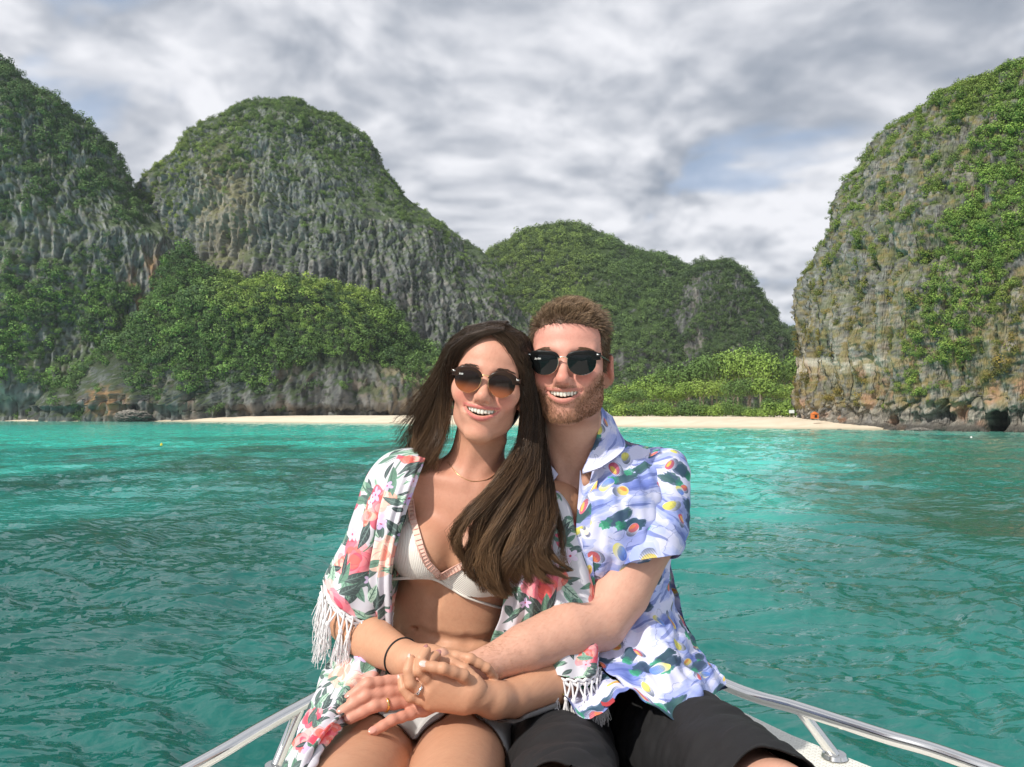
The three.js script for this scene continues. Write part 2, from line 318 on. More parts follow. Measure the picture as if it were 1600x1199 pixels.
// saddle between the two peaks
counts.S = massif({
  name: 'hill', label: 'bright green saddle between the left peak and the rounded dome', shrubName: 'hillside_shrubs', shrubLabel: 'sunlit green shrubs filling the saddle between the two left peaks', seed: 6,
  nv: 110, nuFront: 150, nuBack: 30, front: FRONT, centre: [-118, -312],
  section: domeSection([[338, 262, 282, 3], [350, 250, 320, 8], [380, 240, 362, 13], [420, 230, 420, 18], [480, 220, 470, 24], [655, 210, 490, 30]], 312, 14),
  colour: (p, q, n) => GREYROCK(p, q, n, { moss: 2 }), shrubTries: 4200, shrub: [1.0, 2.9], veg: (p, q, n) => 0.95,
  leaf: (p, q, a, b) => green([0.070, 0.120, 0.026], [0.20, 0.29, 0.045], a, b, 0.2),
});
// rounded dome
counts.B = massif({
  crack: 1.3, name: 'hill', label: 'rounded limestone dome left of the couple with sheer grey fluted front', shrubName: 'hillside_shrubs', shrubLabel: 'green shrubs scattered over the rounded limestone dome', seed: 7,
  nv: 320, nuFront: 470, nuBack: 50, front: [-0.2, Math.PI + 0.2], centre: [-83, -330],
  section: domeSection([[150, 420, 452, 3], [154, 398, 474, 7], [163, 374, 500, 12], [180, 346, 532, 18], [200, 318, 560, 23], [225, 293, 585, 28], [260, 261, 600, 35], [300, 234, 638, 42], [345, 215, 690, 47], [375, 206, 735, 50], [410, 196, 764, 52], [450, 186, 790, 54], [480, 180, 812, 55], [560, 172, 850, 58], [655, 160, 870, 60]], 330, 12),
  colour: (p, q, n) => { const c = GREYROCK(p, q, n, { tan: 0.15 }); const w = sstep(70, 20, Math.hypot(q[0] - 350, (q[1] - 330) * 0.5)); return mix3(c, [0.36, 0.28, 0.16], w * 0.3); },
  shrubTries: 34000, shrub: [0.6, 1.75],
  veg: (p, q, n) => {
    const m = fbm3(p[0] / 12, p[1] / 14, p[2] / 12, 3);
    const mf = n3b(p[0] / 4.2, p[1] / 5, p[2] / 4.2); let w = -0.34 + 1.15 * m + 0.5 * mf + sstep(0.25, 0.7, n[1]) * 0.35;
    w += sstep(320, 190, q[1]) * 0.55 + sstep(360, 250, q[0]) * 0.45;
    w += sstep(60, 10, Math.abs((q[1] - 420) - (q[0] - 740) * 0.9)) * 0.25;
    return clamp(w);
  },
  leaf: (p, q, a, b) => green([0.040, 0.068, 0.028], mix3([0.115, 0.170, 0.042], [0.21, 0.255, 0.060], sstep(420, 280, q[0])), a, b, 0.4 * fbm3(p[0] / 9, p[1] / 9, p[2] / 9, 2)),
});
// wooded mound with a cliff at its foot
counts.F = massif({
  name: 'hill', label: 'wooded green mound above a grey cliff foot behind the left beach', shrubName: 'forest_canopy', shrubLabel: 'dense green tree canopy on the wooded mound behind the left beach', seed: 8,
  nv: 160, nuFront: 400, nuBack: 40, front: [-0.15, Math.PI + 0.15], centre: [-70, -272],
  section: domeSection([[356, 288, 304, 4], [378, 272, 338, 8], [406, 262, 378, 12], [427, 256, 512, 17], [436, 252, 566, 20], [450, 246, 592, 23], [477, 236, 622, 26], [508, 222, 655, 29], [545, 190, 700, 31], [580, 140, 745, 33], [612, 85, 775, 35], [632, 60, 790, 35], [638, 64, 788, 32], [655, 64, 788, 32]], 262, 44),
  extra: (p, s) => 1.6 * s * sstep(14, 4, p[1]) * n3(p[0] / 6, p[1] / 30, p[2] / 6),
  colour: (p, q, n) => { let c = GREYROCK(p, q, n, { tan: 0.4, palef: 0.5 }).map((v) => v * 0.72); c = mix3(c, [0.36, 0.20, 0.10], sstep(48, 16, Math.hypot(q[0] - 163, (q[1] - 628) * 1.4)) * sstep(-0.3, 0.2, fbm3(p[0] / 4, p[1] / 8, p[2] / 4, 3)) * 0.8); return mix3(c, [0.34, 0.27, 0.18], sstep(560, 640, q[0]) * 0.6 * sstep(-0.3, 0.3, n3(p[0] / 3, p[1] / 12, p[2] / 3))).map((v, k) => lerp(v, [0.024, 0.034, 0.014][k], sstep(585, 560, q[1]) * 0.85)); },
  shrubTries: 40000, shrub: [1.3, 4.2], space: 0.62,
  veg: (p, q, n) => {
    const m = fbm3(p[0] / 8, p[1] / 8, p[2] / 8, 3);
    const lip = lerp(606, 562, sstep(410, 470, q[0])) + sstep(560, 640, q[0]) * 35 - 45 * sstep(45, 10, Math.abs(q[0] - 165)) - 25 * sstep(25, 5, Math.abs(q[0] - 262));
    return clamp(0.80 + 1.1 * m - sstep(lip - 34, lip + 22, q[1] + 75 * m) * 1.25);
  },
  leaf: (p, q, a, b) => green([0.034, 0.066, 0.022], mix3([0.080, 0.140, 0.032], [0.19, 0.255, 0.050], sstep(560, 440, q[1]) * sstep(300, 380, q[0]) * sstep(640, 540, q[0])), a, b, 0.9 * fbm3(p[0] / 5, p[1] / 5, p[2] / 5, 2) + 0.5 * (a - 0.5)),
});
// hills behind the beach
counts.C = massif({
  name: 'hill', label: 'green rounded hill behind the heads of the couple', shrubName: 'hillside_shrubs', shrubLabel: 'dark green shrubs over the hill behind the couple', seed: 9,
  nv: 180, nuFront: 270, nuBack: 40, front: [-0.15, Math.PI + 0.15], centre: [45, -420],
  section: domeSection([[346, 880, 896, 3], [351, 848, 908, 9], [362, 806, 935, 16], [376, 785, 968, 22], [390, 768, 1000, 27], [405, 755, 1045, 31], [418, 746, 1078, 35], [450, 735, 1105, 45], [500, 725, 1130, 60], [560, 715, 1150, 75], [655, 700, 1165, 90]], 420, 12),
  colour: (p, q, n) => GREYROCK(p, q, n, { tan: 0.15, moss: 1.2 }).map((v) => v * 0.75), shrubTries: 30000, shrub: [1.2, 3.8], space: 0.5,
  veg: (p, q, n) => clamp(0.50 - 0.2 * sstep(880, 1000, q[0]) + 1.4 * fbm3(p[0] / 15, p[1] / 20, p[2] / 17, 3) + 0.3 * sstep(0.3, 0.7, n[1])),
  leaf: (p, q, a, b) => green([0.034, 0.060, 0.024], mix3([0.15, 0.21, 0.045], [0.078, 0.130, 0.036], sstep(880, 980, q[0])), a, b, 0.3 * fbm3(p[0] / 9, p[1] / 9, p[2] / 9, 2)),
});
counts.C2 = massif({
  name: 'hill', label: 'darker steep hill right of the man with a small rocky crown', shrubName: 'hillside_shrubs', shrubLabel: 'dark shrubs over the steep hill right of the man', seed: 10,
  nv: 160, nuFront: 210, nuBack: 40, front: [-0.15, Math.PI + 0.15], centre: [105, -372],
  section: domeSection([[411, 1122, 1136, 3], [416, 1090, 1148, 7], [430, 1074, 1160, 12], [465, 1055, 1180, 18], [490, 1042, 1200, 22], [520, 1034, 1215, 26], [560, 1028, 1224, 32], [655, 1015, 1232, 40]], 372, -3),
  colour: (p, q, n) => GREYROCK(p, q, n, { tan: 0.15, moss: 1.1 }).map((v) => v * 0.7), shrubTries: 16000, shrub: [1.0, 3.4], space: 0.5,
  veg: (p, q, n) => clamp(0.40 + 1.4 * fbm3(p[0] / 15, p[1] / 18, p[2] / 15, 3) + 0.3 * sstep(0.3, 0.7, n[1])),
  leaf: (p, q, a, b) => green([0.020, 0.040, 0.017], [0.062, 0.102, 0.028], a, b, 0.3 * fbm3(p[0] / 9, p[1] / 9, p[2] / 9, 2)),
});
counts.E = massif({
  name: 'hill', label: 'small distant green hill seen just left of the right cliff', shrubName: 'hillside_shrubs', shrubLabel: 'shrubs on the small distant hill left of the right cliff', seed: 21,
  nv: 60, nuFront: 90, nuBack: 20, front: FRONT, centre: [190, -520],
  section: domeSection([[509, 1208, 1224, 3], [518, 1198, 1240, 8], [540, 1188, 1262, 14], [655, 1150, 1320, 30]], 520),
  colour: (p, q, n) => GREYROCK(p, q, n, { moss: 2 }), shrubTries: 1500, shrub: [1.5, 3.5], veg: () => 0.9,
  leaf: (p, q, a, b) => green([0.022, 0.043, 0.018], [0.060, 0.10, 0.028], a, b, 0),
});
// right-hand cliff, a wall that comes towards the camera: ellipse sections whose left limb follows the skyline
{
  const sky = [[50, 2100], [68, 1800], [80, 1660], [88, 1600], [82, 1560], [88, 1510], [106, 1478], [128, 1450], [162, 1402], [198, 1368], [250, 1350], [282, 1322], [340, 1304], [390, 1280], [440, 1257], [490, 1244], [560, 1237], [620, 1237], [640, 1240], [652, 1244], [672, 1236]];
  const C = [103.5, -123], A = 53, B = 50, H = 60, N = 300, cA = C[0] / A, cB = C[1] / B, L = Math.hypot(cA, cB), ang = Math.atan2(cB, cA);
  const scaleAt = (h) => {
    for (let s = 0.03; s < 1.12; s += 0.004) {                     // the largest section that stays behind the skyline
      for (let k = 0; k < 60; k++) { const th = Math.PI * (0.3 + k / 60), x = C[0] + A * s * Math.cos(th), z = C[1] + B * s * Math.sin(th), px = CX + FOCAL * x / -z, py = HZ - FOCAL * (h - EYE) / -z; if (px < 1640 && px < interp(sky, py, 1)) return s - 0.004; }
    }
    return 1.12;
  };
  const tab = []; for (let k = 0; k <= 120; k++) tab.push(scaleAt(k / 120 * H));
  for (let k = 1; k <= 120; k++) tab[k] = Math.min(tab[k], tab[k - 1]);
  for (let it = 0; it < 3; it++) for (let k = 1; k < 120; k++) tab[k] = (tab[k - 1] + 2 * tab[k] + tab[k + 1]) / 4;
  const sAt = (h) => { const u = clamp(h / H) * 120, i = Math.min(119, Math.floor(u)); return lerp(tab[i], tab[i + 1], u - i); };
  let top = H; while (top > 20 && sAt(top) < 0.035) top -= 0.25; console.log('cliff top', top, sAt(0), sAt(10), sAt(20), sAt(30), sAt(40));
  counts.D = massif({
    name: 'cliff', label: 'sunlit limestone cliff at the right edge with tan and grey rock, ledges and a cave at its foot', shrubName: 'cliff_shrubs', shrubLabel: 'green and yellow shrubs clinging to the right cliff', seed: 14,
    nv: 400, nuFront: 480, nuBack: 60, front: [Math.PI * 0.38, Math.PI * 1.22], centre: C, scale: 0.55, amp: 1.05, big: 0.65, ledge: 0.14, crack: 1.0, bias: -0.7,
    section: (t, th) => {
      const h = (top + 1.5) * (1 - Math.pow(t, 0.9)) - 1.5, s = sAt(h) * (1 - 0.026 * sstep(4.5, 1.6, h) * (1 - sstep(1.4, 0.0, h) * 0.55));
      return [C[0] + A * s * Math.cos(th), h, C[1] + B * s * Math.sin(th)];
    },
    extra: (p, st) => {  // the cave by the waterline and two smaller hollows
      const q = project(p); let e = 0;
      for (const [cx, cy, rx, ry, dd] of [[1556, 659, 19, 17, 6], [1478, 652, 13, 11, 2.6], [1392, 658, 9, 8, 2]]) { const u = Math.hypot((q[0] - cx) / rx, (q[1] - cy) / ry); e -= dd * sstep(1.12, 0.72, u); }
      return e + st * 0.30 * (0.5 - Math.abs(n3(p[0] / 9, p[1] / 2.3, p[2] / 9)));
    },
    colour: (p, q, n) => {
      const [x, y, z] = p, f = fbm3(x / 0.7, y / 0.9, z / 0.7, 3), m = fbm3(x / 6, y / 8, z / 6, 3), st = n3(x / 0.8, y / 7, z / 0.8), hi = sstep(14, 30, y);
      let c = mix3([0.215, 0.195, 0.165], [0.44, 0.400, 0.335], clamp(0.5 + 0.9 * f + 0.3 * st));
      c = mix3(c, mix3([0.13, 0.13, 0.13], [0.34, 0.33, 0.31], clamp(0.5 + f)), sstep(-0.25, 0.25, m + hi * 0.5 - 0.15));
      const ck = Math.max(Math.pow(1 - Math.abs(n3b(x / 2.3 + 30, y / 14.3, z / 2.3)), 7), 0.8 * Math.pow(1 - Math.abs(n3(x / 1.05, y / 5 + 12, z / 1.05)), 6)); c = mix3(c, [0.055, 0.052, 0.048], clamp(sstep(0.25, 0.8, st + 0.5 * f) * 0.75 + ck * 0.8));
      c = mix3(c, [0.13, 0.145, 0.045], sstep(0.0, 0.35, fbm3(x / 4 + 3, y / 6, z / 4, 4)) * 0.55 * sstep(3, 6, y));
      c = mix3(c, [0.56, 0.50, 0.42], sstep(16, 8, Math.abs(q[1] - 571 + (q[0] - 1320) * 0.02)) * sstep(1420, 1350, q[0]) * 0.75);
      c = mix3(c, [0.27, 0.20, 0.065], 0.8 * sstep(0.08, 0.45, fbm3(x / 2.6 + 8, y / 2.2, z / 2.6, 3) + 0.22 * sstep(22, 8, y)) * sstep(2.2, 4, y) * 0.85);
      c = mix3(c, [0.40, 0.215, 0.13], sstep(0.22, 0.45, fbm3(x / 5 + 30, y / 5, z / 5, 2)) * sstep(16, 6, y) * 0.7);
      c = mix3(c, [0.055, 0.050, 0.042], sstep(1.3, 0.6, y) * 0.85);
      return mix3(c, [0.085, 0.11, 0.03], sstep(0.25, 0.7, n[1] + 0.4 * f) * 0.75 * sstep(3, 6, y));
    },
    shrubTries: 36000, shrub: [0.20, 1.15],
    veg: (p, q, n) => {
      const m = fbm3(p[0] / 5, p[1] / 5, p[2] / 5, 3);
      let w = 0.10 + 1.3 * m + 0.45 * sstep(0.25, 0.75, n[1]);
      const line = (q[1] - 560) - (1600 - q[0]) * -1.15;      // the green gully that runs down from the upper right
      w += 0.95 * sstep(95, 25, Math.abs((q[0] - 1530) + (q[1] - 330) * 0.42 - 30)) * sstep(590, 520, q[1]) * sstep(130, 180, q[1]);
      w += 0.8 * sstep(330, 140, q[1]) * sstep(1440, 1560, q[0]);
      w += 0.35 * sstep(180, 120, q[1]);
      w -= sstep(3.2, 1.8, p[1]) * 3 + sstep(14, 7, Math.abs(q[1] - 571)) * sstep(1400, 1340, q[0]) * 2;
      return clamp(w);
    },
    leaf: (p, q, a, b) => {
      const gully = sstep(110, 30, Math.abs((q[0] - 1530) + (q[1] - 330) * 0.42 - 30)), dry = sstep(330, 560, q[1]) * (1 - gully * 0.8);
      return mix3(green([0.045, 0.080, 0.022], [0.140, 0.220, 0.040], a, b, 0.1), mix3([0.11, 0.105, 0.028], [0.27, 0.20, 0.045], a), clamp(dry * (0.45 + 0.75 * b) + 0.22 - 0.2 * gully));
    },
  });
}
console.log('shrubs', JSON.stringify(counts));
// ---------------------------------------------------------------- modelling kit: rounded bodies from distance fields, cloth from swept sheets
const A3 = (v) => v.isVector3 ? [v.x, v.y, v.z] : v;
const PP = (q) => A3(P(q[0], q[1], q[2]));
const smin = (a, b, k) => { const h = Math.max(k - Math.abs(a - b), 0) / k; return Math.min(a, b) - h * h * k * 0.25; };
const smax = (a, b, k) => -smin(-a, -b, k);
function cone(a, b, ra, rb, k = 0.02) {
  a = A3(a); b = A3(b); const [ax, ay, az] = a, bx = b[0] - ax, by = b[1] - ay, bz = b[2] - az, L2 = bx * bx + by * by + bz * bz || 1e-9;
  return { c: [(a[0] + b[0]) / 2, (a[1] + b[1]) / 2, (a[2] + b[2]) / 2], R: Math.sqrt(L2) / 2 + Math.max(ra, rb), k,
    f(x, y, z) { const px = x - ax, py = y - ay, pz = z - az, h = clamp((px * bx + py * by + pz * bz) / L2); return Math.hypot(px - bx * h, py - by * h, pz - bz * h) - (ra + (rb - ra) * h); } };
}
function ell(c, r, k = 0.02, fr) {                                 // fr: three axes of the ellipsoid
  c = A3(c); const [rx, ry, rz] = r, m = Math.min(rx, ry, rz);
  return { c, R: Math.max(rx, ry, rz), k,
    f(x, y, z) {
      let px = x - c[0], py = y - c[1], pz = z - c[2];
      if (fr) { const [u, v, w] = fr; const qx = px * u[0] + py * u[1] + pz * u[2], qy = px * v[0] + py * v[1] + pz * v[2], qz = px * w[0] + py * w[1] + pz * w[2]; px = qx; py = qy; pz = qz; }
      const k0 = Math.hypot(px / rx, py / ry, pz / rz), k1 = Math.hypot(px / (rx * rx), py / (ry * ry), pz / (rz * rz)); return k1 < 1e-9 ? -m : k0 * (k0 - 1) / k1;
    } };
}
const sub = (pr) => { pr.sub = true; return pr; };
function chain(pts, k = 0.02) { const o = []; for (let i = 1; i < pts.length; i++) o.push(cone(pts[i - 1][0], pts[i][0], pts[i - 1][1], pts[i][1], i === 1 ? k : 0.006)); return o; }
// a field is a list of prims; hierarchical fields join whole lists
function field(list, frame) {                                      // frame {o, x, y, z, s}: list is given in its own axes
  const f = (x, y, z) => {
    if (frame) { const { o, x: u, y: v, z: w } = frame, a = x - o[0], b = y - o[1], c = z - o[2]; x = a * u[0] + b * u[1] + c * u[2]; y = a * v[0] + b * v[1] + c * v[2]; z = a * w[0] + b * w[1] + c * w[2]; }
    let d = 1e3;
    for (const p of list) {
      const near = Math.hypot(x - p.c[0], y - p.c[1], z - p.c[2]) - p.R;
      if (p.sub) { if (near + d > p.k) continue; d = smax(d, -p.f(x, y, z), p.k); } else { if (near > d + p.k) continue; d = smin(d, p.f(x, y, z), p.k); }
    }
    return d;
  };
  return f;
}
function axes(yaw, pitch, roll, o) {                               // degrees
  const m = new THREE.Matrix4().makeRotationFromEuler(new THREE.Euler(pitch * Math.PI / 180, yaw * Math.PI / 180, roll * Math.PI / 180, 'YXZ')), e = m.elements;
  return { o: A3(o), x: [e[0], e[1], e[2]], y: [e[4], e[5], e[6]], z: [e[8], e[9], e[10]] };
}
const out = (fr, p) => [0, 1, 2].map((k) => fr.o[k] + p[0] * fr.x[k] + p[1] * fr.y[k] + p[2] * fr.z[k]);
const into = (fr, p) => { const d = [0, 1, 2].map((k) => p[k] - fr.o[k]); return [fr.x, fr.y, fr.z].map((a) => d[0] * a[0] + d[1] * a[1] + d[2] * a[2]); };
const frames = (fr) => [fr.x, fr.y, fr.z];

function skin(f, lo, hi, cell, colour) {                           // surface nets, then a step onto the surface
  const n = [0, 1, 2].map((k) => Math.ceil((hi[k] - lo[k]) / cell) + 1), [nx, ny, nz] = n, S = new Float32Array(nx * ny * nz).fill(1e3), B = 8, act = [];
  const id = (i, j, k) => (k * ny + j) * nx + i;
  for (let bk = 0; bk < nz; bk += B) for (let bj = 0; bj < ny; bj += B) for (let bi = 0; bi < nx; bi += B) {
    const c = [bi, bj, bk].map((b, q) => lo[q] + (b + B / 2) * cell), d = f(c[0], c[1], c[2]), far = Math.abs(d) > B * cell * 1.5;
    const I = Math.min(nx, bi + B + 1), J = Math.min(ny, bj + B + 1), K = Math.min(nz, bk + B + 1);
    if (far) { for (let k = bk; k < K; k++) for (let j = bj; j < J; j++) for (let i = bi; i < I; i++) if (S[id(i, j, k)] === 1e3) S[id(i, j, k)] = d; continue; }
    act.push([bi, bj, bk]);
    for (let k = bk; k < K; k++) for (let j = bj; j < J; j++) for (let i = bi; i < I; i++) S[id(i, j, k)] = f(lo[0] + i * cell, lo[1] + j * cell, lo[2] + k * cell);
  }
  const vid = new Int32Array(nx * ny * nz).fill(-1), pos = [], idx = [];
  for (const [bi, bj, bk] of act) for (let k = bk; k < Math.min(nz - 1, bk + B); k++) for (let j = bj; j < Math.min(ny - 1, bj + B); j++) for (let i = bi; i < Math.min(nx - 1, bi + B); i++) {
    let m = 0; const v = []; for (let c = 0; c < 8; c++) { const s = S[id(i + (c & 1), j + ((c >> 1) & 1), k + (c >> 2))]; v.push(s); if (s < 0) m |= 1 << c; }
    if (m === 0 || m === 255) continue;
    let x = 0, y = 0, z = 0, w = 0;
    for (let c = 0; c < 8; c++) for (const a of [1, 2, 4]) { if (c & a) continue; const e = c | a; if ((v[c] < 0) === (v[e] < 0)) continue; const t = v[c] / (v[c] - v[e]); x += (c & 1) + (a === 1 ? t : 0); y += ((c >> 1) & 1) + (a === 2 ? t : 0); z += (c >> 2) + (a === 4 ? t : 0); w++; }
    vid[id(i, j, k)] = pos.length / 3; pos.push(lo[0] + (i + x / w) * cell, lo[1] + (j + y / w) * cell, lo[2] + (k + z / w) * cell);
  }
  const quad = (a, b, c, d, flip) => { if (a < 0 || b < 0 || c < 0 || d < 0) return; flip ? idx.push(a, c, b, a, d, c) : idx.push(a, b, c, a, c, d); };
  for (const [bi, bj, bk] of act) for (let k = bk; k < Math.min(nz - 1, bk + B); k++) for (let j = bj; j < Math.min(ny - 1, bj + B); j++) for (let i = bi; i < Math.min(nx - 1, bi + B); i++) {
    const s = S[id(i, j, k)] < 0;
    if (j > 0 && k > 0 && s !== S[id(i + 1, j, k)] < 0) quad(vid[id(i, j - 1, k - 1)], vid[id(i, j, k - 1)], vid[id(i, j, k)], vid[id(i, j - 1, k)], !s);
    if (i > 0 && k > 0 && s !== S[id(i, j + 1, k)] < 0) quad(vid[id(i - 1, j, k - 1)], vid[id(i - 1, j, k)], vid[id(i, j, k)], vid[id(i, j, k - 1)], !s);
    if (i > 0 && j > 0 && s !== S[id(i, j, k + 1)] < 0) quad(vid[id(i - 1, j - 1, k)], vid[id(i, j - 1, k)], vid[id(i, j, k)], vid[id(i - 1, j, k)], !s);
  }
  const N = pos.length / 3, nor = new Float32Array(pos.length), col = colour ? new Float32Array(pos.length) : null, e = cell * 0.35;
  for (let q = 0; q < N; q++) {
    let x = pos[q * 3], y = pos[q * 3 + 1], z = pos[q * 3 + 2], gx, gy, gz;
    for (let it = 0; it < 2; it++) {
      gx = f(x + e, y, z) - f(x - e, y, z); gy = f(x, y + e, z) - f(x, y - e, z); gz = f(x, y, z + e) - f(x, y, z - e);
      const l = Math.hypot(gx, gy, gz) || 1e-9; gx /= l; gy /= l; gz /= l;
      if (it === 0) { const d = clamp(f(x, y, z), -cell * 0.6, cell * 0.6) * Math.min(1, (2 * e) / l); x -= gx * d; y -= gy * d; z -= gz * d; }
    }
    pos[q * 3] = x; pos[q * 3 + 1] = y; pos[q * 3 + 2] = z; nor[q * 3] = gx; nor[q * 3 + 1] = gy; nor[q * 3 + 2] = gz;
    if (col) col.set(colour([x, y, z], [gx, gy, gz]), q * 3);
  }
  const g = new THREE.BufferGeometry(); g.setAttribute('position', new THREE.Float32BufferAttribute(pos, 3)); g.setAttribute('normal', new THREE.BufferAttribute(nor, 3)); if (col) g.setAttribute('color', new THREE.BufferAttribute(col, 3)); g.setIndex(idx);
  const uv = new Float32Array(N * 2); for (let q = 0; q < N; q++) { uv[q * 2] = pos[q * 3] + pos[q * 3 + 2] * 0.7; uv[q * 2 + 1] = pos[q * 3 + 1] + pos[q * 3 + 2] * 0.4; } g.setAttribute('uv', new THREE.BufferAttribute(uv, 2));
  return g;
}
function cut(g, keep) {                                            // keeps the part of a surface where keep(x,y,z,nx,ny,nz) > 0, with a clean edge
  const p = g.attributes.position, n = g.attributes.normal, ix = g.index.array, val = new Float32Array(p.count), pos = Array.from(p.array), nor = Array.from(n.array), map = new Map(), idx = [];
  for (let i = 0; i < p.count; i++) val[i] = keep(p.getX(i), p.getY(i), p.getZ(i), n.getX(i), n.getY(i), n.getZ(i));
  const mid = (a, b) => { const key = a < b ? a + '_' + b : b + '_' + a; if (map.has(key)) return map.get(key); const t = val[a] / (val[a] - val[b]), k = pos.length / 3; for (let q = 0; q < 3; q++) { pos.push(lerp(pos[a * 3 + q], pos[b * 3 + q], t)); } for (let q = 0; q < 3; q++) nor.push(lerp(nor[a * 3 + q], nor[b * 3 + q], t)); map.set(key, k); return k; };
  for (let i = 0; i < ix.length; i += 3) {
    const t = [ix[i], ix[i + 1], ix[i + 2]], ins = t.map((v) => val[v] > 0), c = ins.filter(Boolean).length;
    if (c === 3) idx.push(...t);
    else if (c === 1) { const k = ins.indexOf(true), a = t[k], b = t[(k + 1) % 3], d = t[(k + 2) % 3]; idx.push(a, mid(a, b), mid(a, d)); }
    else if (c === 2) { const k = ins.indexOf(false), a = t[k], b = t[(k + 1) % 3], d = t[(k + 2) % 3]; const m1 = mid(a, b), m2 = mid(a, d); idx.push(b, d, m2, b, m2, m1); }
  }
  // compact
  const re = new Int32Array(pos.length / 3).fill(-1), P2 = [], N2 = []; for (let i = 0; i < idx.length; i++) { const v = idx[i]; if (re[v] < 0) { re[v] = P2.length / 3; P2.push(pos[v * 3], pos[v * 3 + 1], pos[v * 3 + 2]); N2.push(nor[v * 3], nor[v * 3 + 1], nor[v * 3 + 2]); } idx[i] = re[v]; }
  const o = new THREE.BufferGeometry(); o.setAttribute('position', new THREE.Float32BufferAttribute(P2, 3)); o.setAttribute('normal', new THREE.Float32BufferAttribute(N2, 3)); o.setIndex(idx); return o;
}
function thicken(g, t) {                                           // gives an open sheet a back side and a rim
  const p = g.attributes.position, n = g.attributes.normal, N = p.count, ix = Array.from(g.index.array), pos = Array.from(p.array), nor = Array.from(n.array), edges = new Map();
  for (let i = 0; i < N; i++) { pos.push(p.getX(i) - n.getX(i) * t, p.getY(i) - n.getY(i) * t, p.getZ(i) - n.getZ(i) * t); nor.push(-n.getX(i), -n.getY(i), -n.getZ(i)); }
  const M = ix.length; for (let i = 0; i < M; i += 3) { ix.push(ix[i] + N, ix[i + 2] + N, ix[i + 1] + N); for (const [a, b] of [[ix[i], ix[i + 1]], [ix[i + 1], ix[i + 2]], [ix[i + 2], ix[i]]]) { const k = a < b ? a * 4e6 + b : b * 4e6 + a; edges.has(k) ? edges.set(k, null) : edges.set(k, [a, b]); } }
  for (const e of edges.values()) if (e) { const [a, b] = e; ix.push(a, a + N, b, b, a + N, b + N); }
  const o = new THREE.BufferGeometry(); o.setAttribute('position', new THREE.Float32BufferAttribute(pos, 3)); o.setAttribute('normal', new THREE.Float32BufferAttribute(nor, 3)); o.setIndex(ix);
  for (const name of ['uv', 'color']) { const a = g.attributes[name]; if (a) o.setAttribute(name, new THREE.Float32BufferAttribute([...a.array, ...a.array], a.itemSize)); }
  return o;
}
const crom = (a, b, c, d, t) => 0.5 * (2 * b + (c - a) * t + (2 * a - 5 * b + 4 * c - d) * t * t + (3 * b - a - 3 * c + d) * t * t * t);
function spline(pts, t, closed = false) {                          // pts: arrays of numbers of any length
  const n = pts.length, u = t * (closed ? n : n - 1), i = Math.min(Math.floor(u), closed ? n - 1 : n - 2), f = u - i, g = (k) => closed ? pts[(k + n) % n] : pts[clamp(k, 0, n - 1)];
  const a = g(i - 1), b = g(i), c = g(i + 1), d = g(i + 2); return b.map((_, k) => crom(a[k], b[k], c[k], d[k], f));
}
// rows of control points (given as [px, py, depth]) -> smooth sheet; fold(u, v) pushes it along its normal in metres
function sheet(rows, nu, nv, { fold, thick = 0.0025, rep = 0.6, world = false, closed = false, off = [0, 0], colour } = {}) {
  nu = Math.max(6, Math.round(nu * 0.8)); nv = Math.max(4, Math.round(nv * 0.8)); const R = rows.map((r) => r.map((q) => world ? q : PP(q)));
  const G = []; for (let j = 0; j < nv; j++) { const v = j / (nv - 1), L = []; for (let i = 0; i < nu; i++) { const u = i / (closed ? nu : nu - 1); L.push(spline(R.map((r) => spline(r, u, closed)), v)); } G.push(L); }
  // lengths along the sheet give uv in metres
  const mj = nv >> 1, us = [0], vs = [0], mi = nu >> 1; for (let i = 1; i <= nu; i++) us.push(us[i - 1] + Math.hypot(...[0, 1, 2].map((k) => G[mj][i % nu][k] - G[mj][i - 1][k]))); for (let j = 1; j < nv; j++) vs.push(vs[j - 1] + Math.hypot(...[0, 1, 2].map((k) => G[j][mi][k] - G[j - 1][mi][k])));
  const at = (i, j) => G[clamp(j, 0, nv - 1)][closed ? (i + nu) % nu : clamp(i, 0, nu - 1)];
  const cols = closed ? nu + 1 : nu;
  const g = grid(cols, nv, (i, j) => {
    const p = at(i, j); if (!fold) return p;
    const a = at(i - 1, j), b = at(i + 1, j), c = at(i, j - 1), d = at(i, j + 1), n = V(b[0] - a[0], b[1] - a[1], b[2] - a[2]).cross(V(c[0] - d[0], c[1] - d[1], c[2] - d[2])).normalize(), e = fold((i % (closed ? nu : 1e9)) / (nu - 1), j / (nv - 1), p);
    return [p[0] + n.x * e, p[1] + n.y * e, p[2] + n.z * e];
  }, colour ? (i, j, p) => colour(i / (nu - 1), j / (nv - 1), p) : null, false, (i, j) => [us[i] / rep + off[0], 1 - vs[j] / rep + off[1]]);
  // outward normal convention: (u x -v)
  const ix = g.index.array; for (let k = 0; k < ix.length; k += 3) { const t = ix[k + 1]; ix[k + 1] = ix[k + 2]; ix[k + 2] = t; } g.computeVertexNormals();
  if (closed) { const n = g.attributes.normal; for (let j = 0; j < nv; j++) { const a = j * cols, b = a + nu; const v = V(n.getX(a) + n.getX(b), n.getY(a) + n.getY(b), n.getZ(a) + n.getZ(b)).normalize(); n.setXYZ(a, v.x, v.y, v.z); n.setXYZ(b, v.x, v.y, v.z); } }
  return thick ? thicken(g, thick) : g;
}
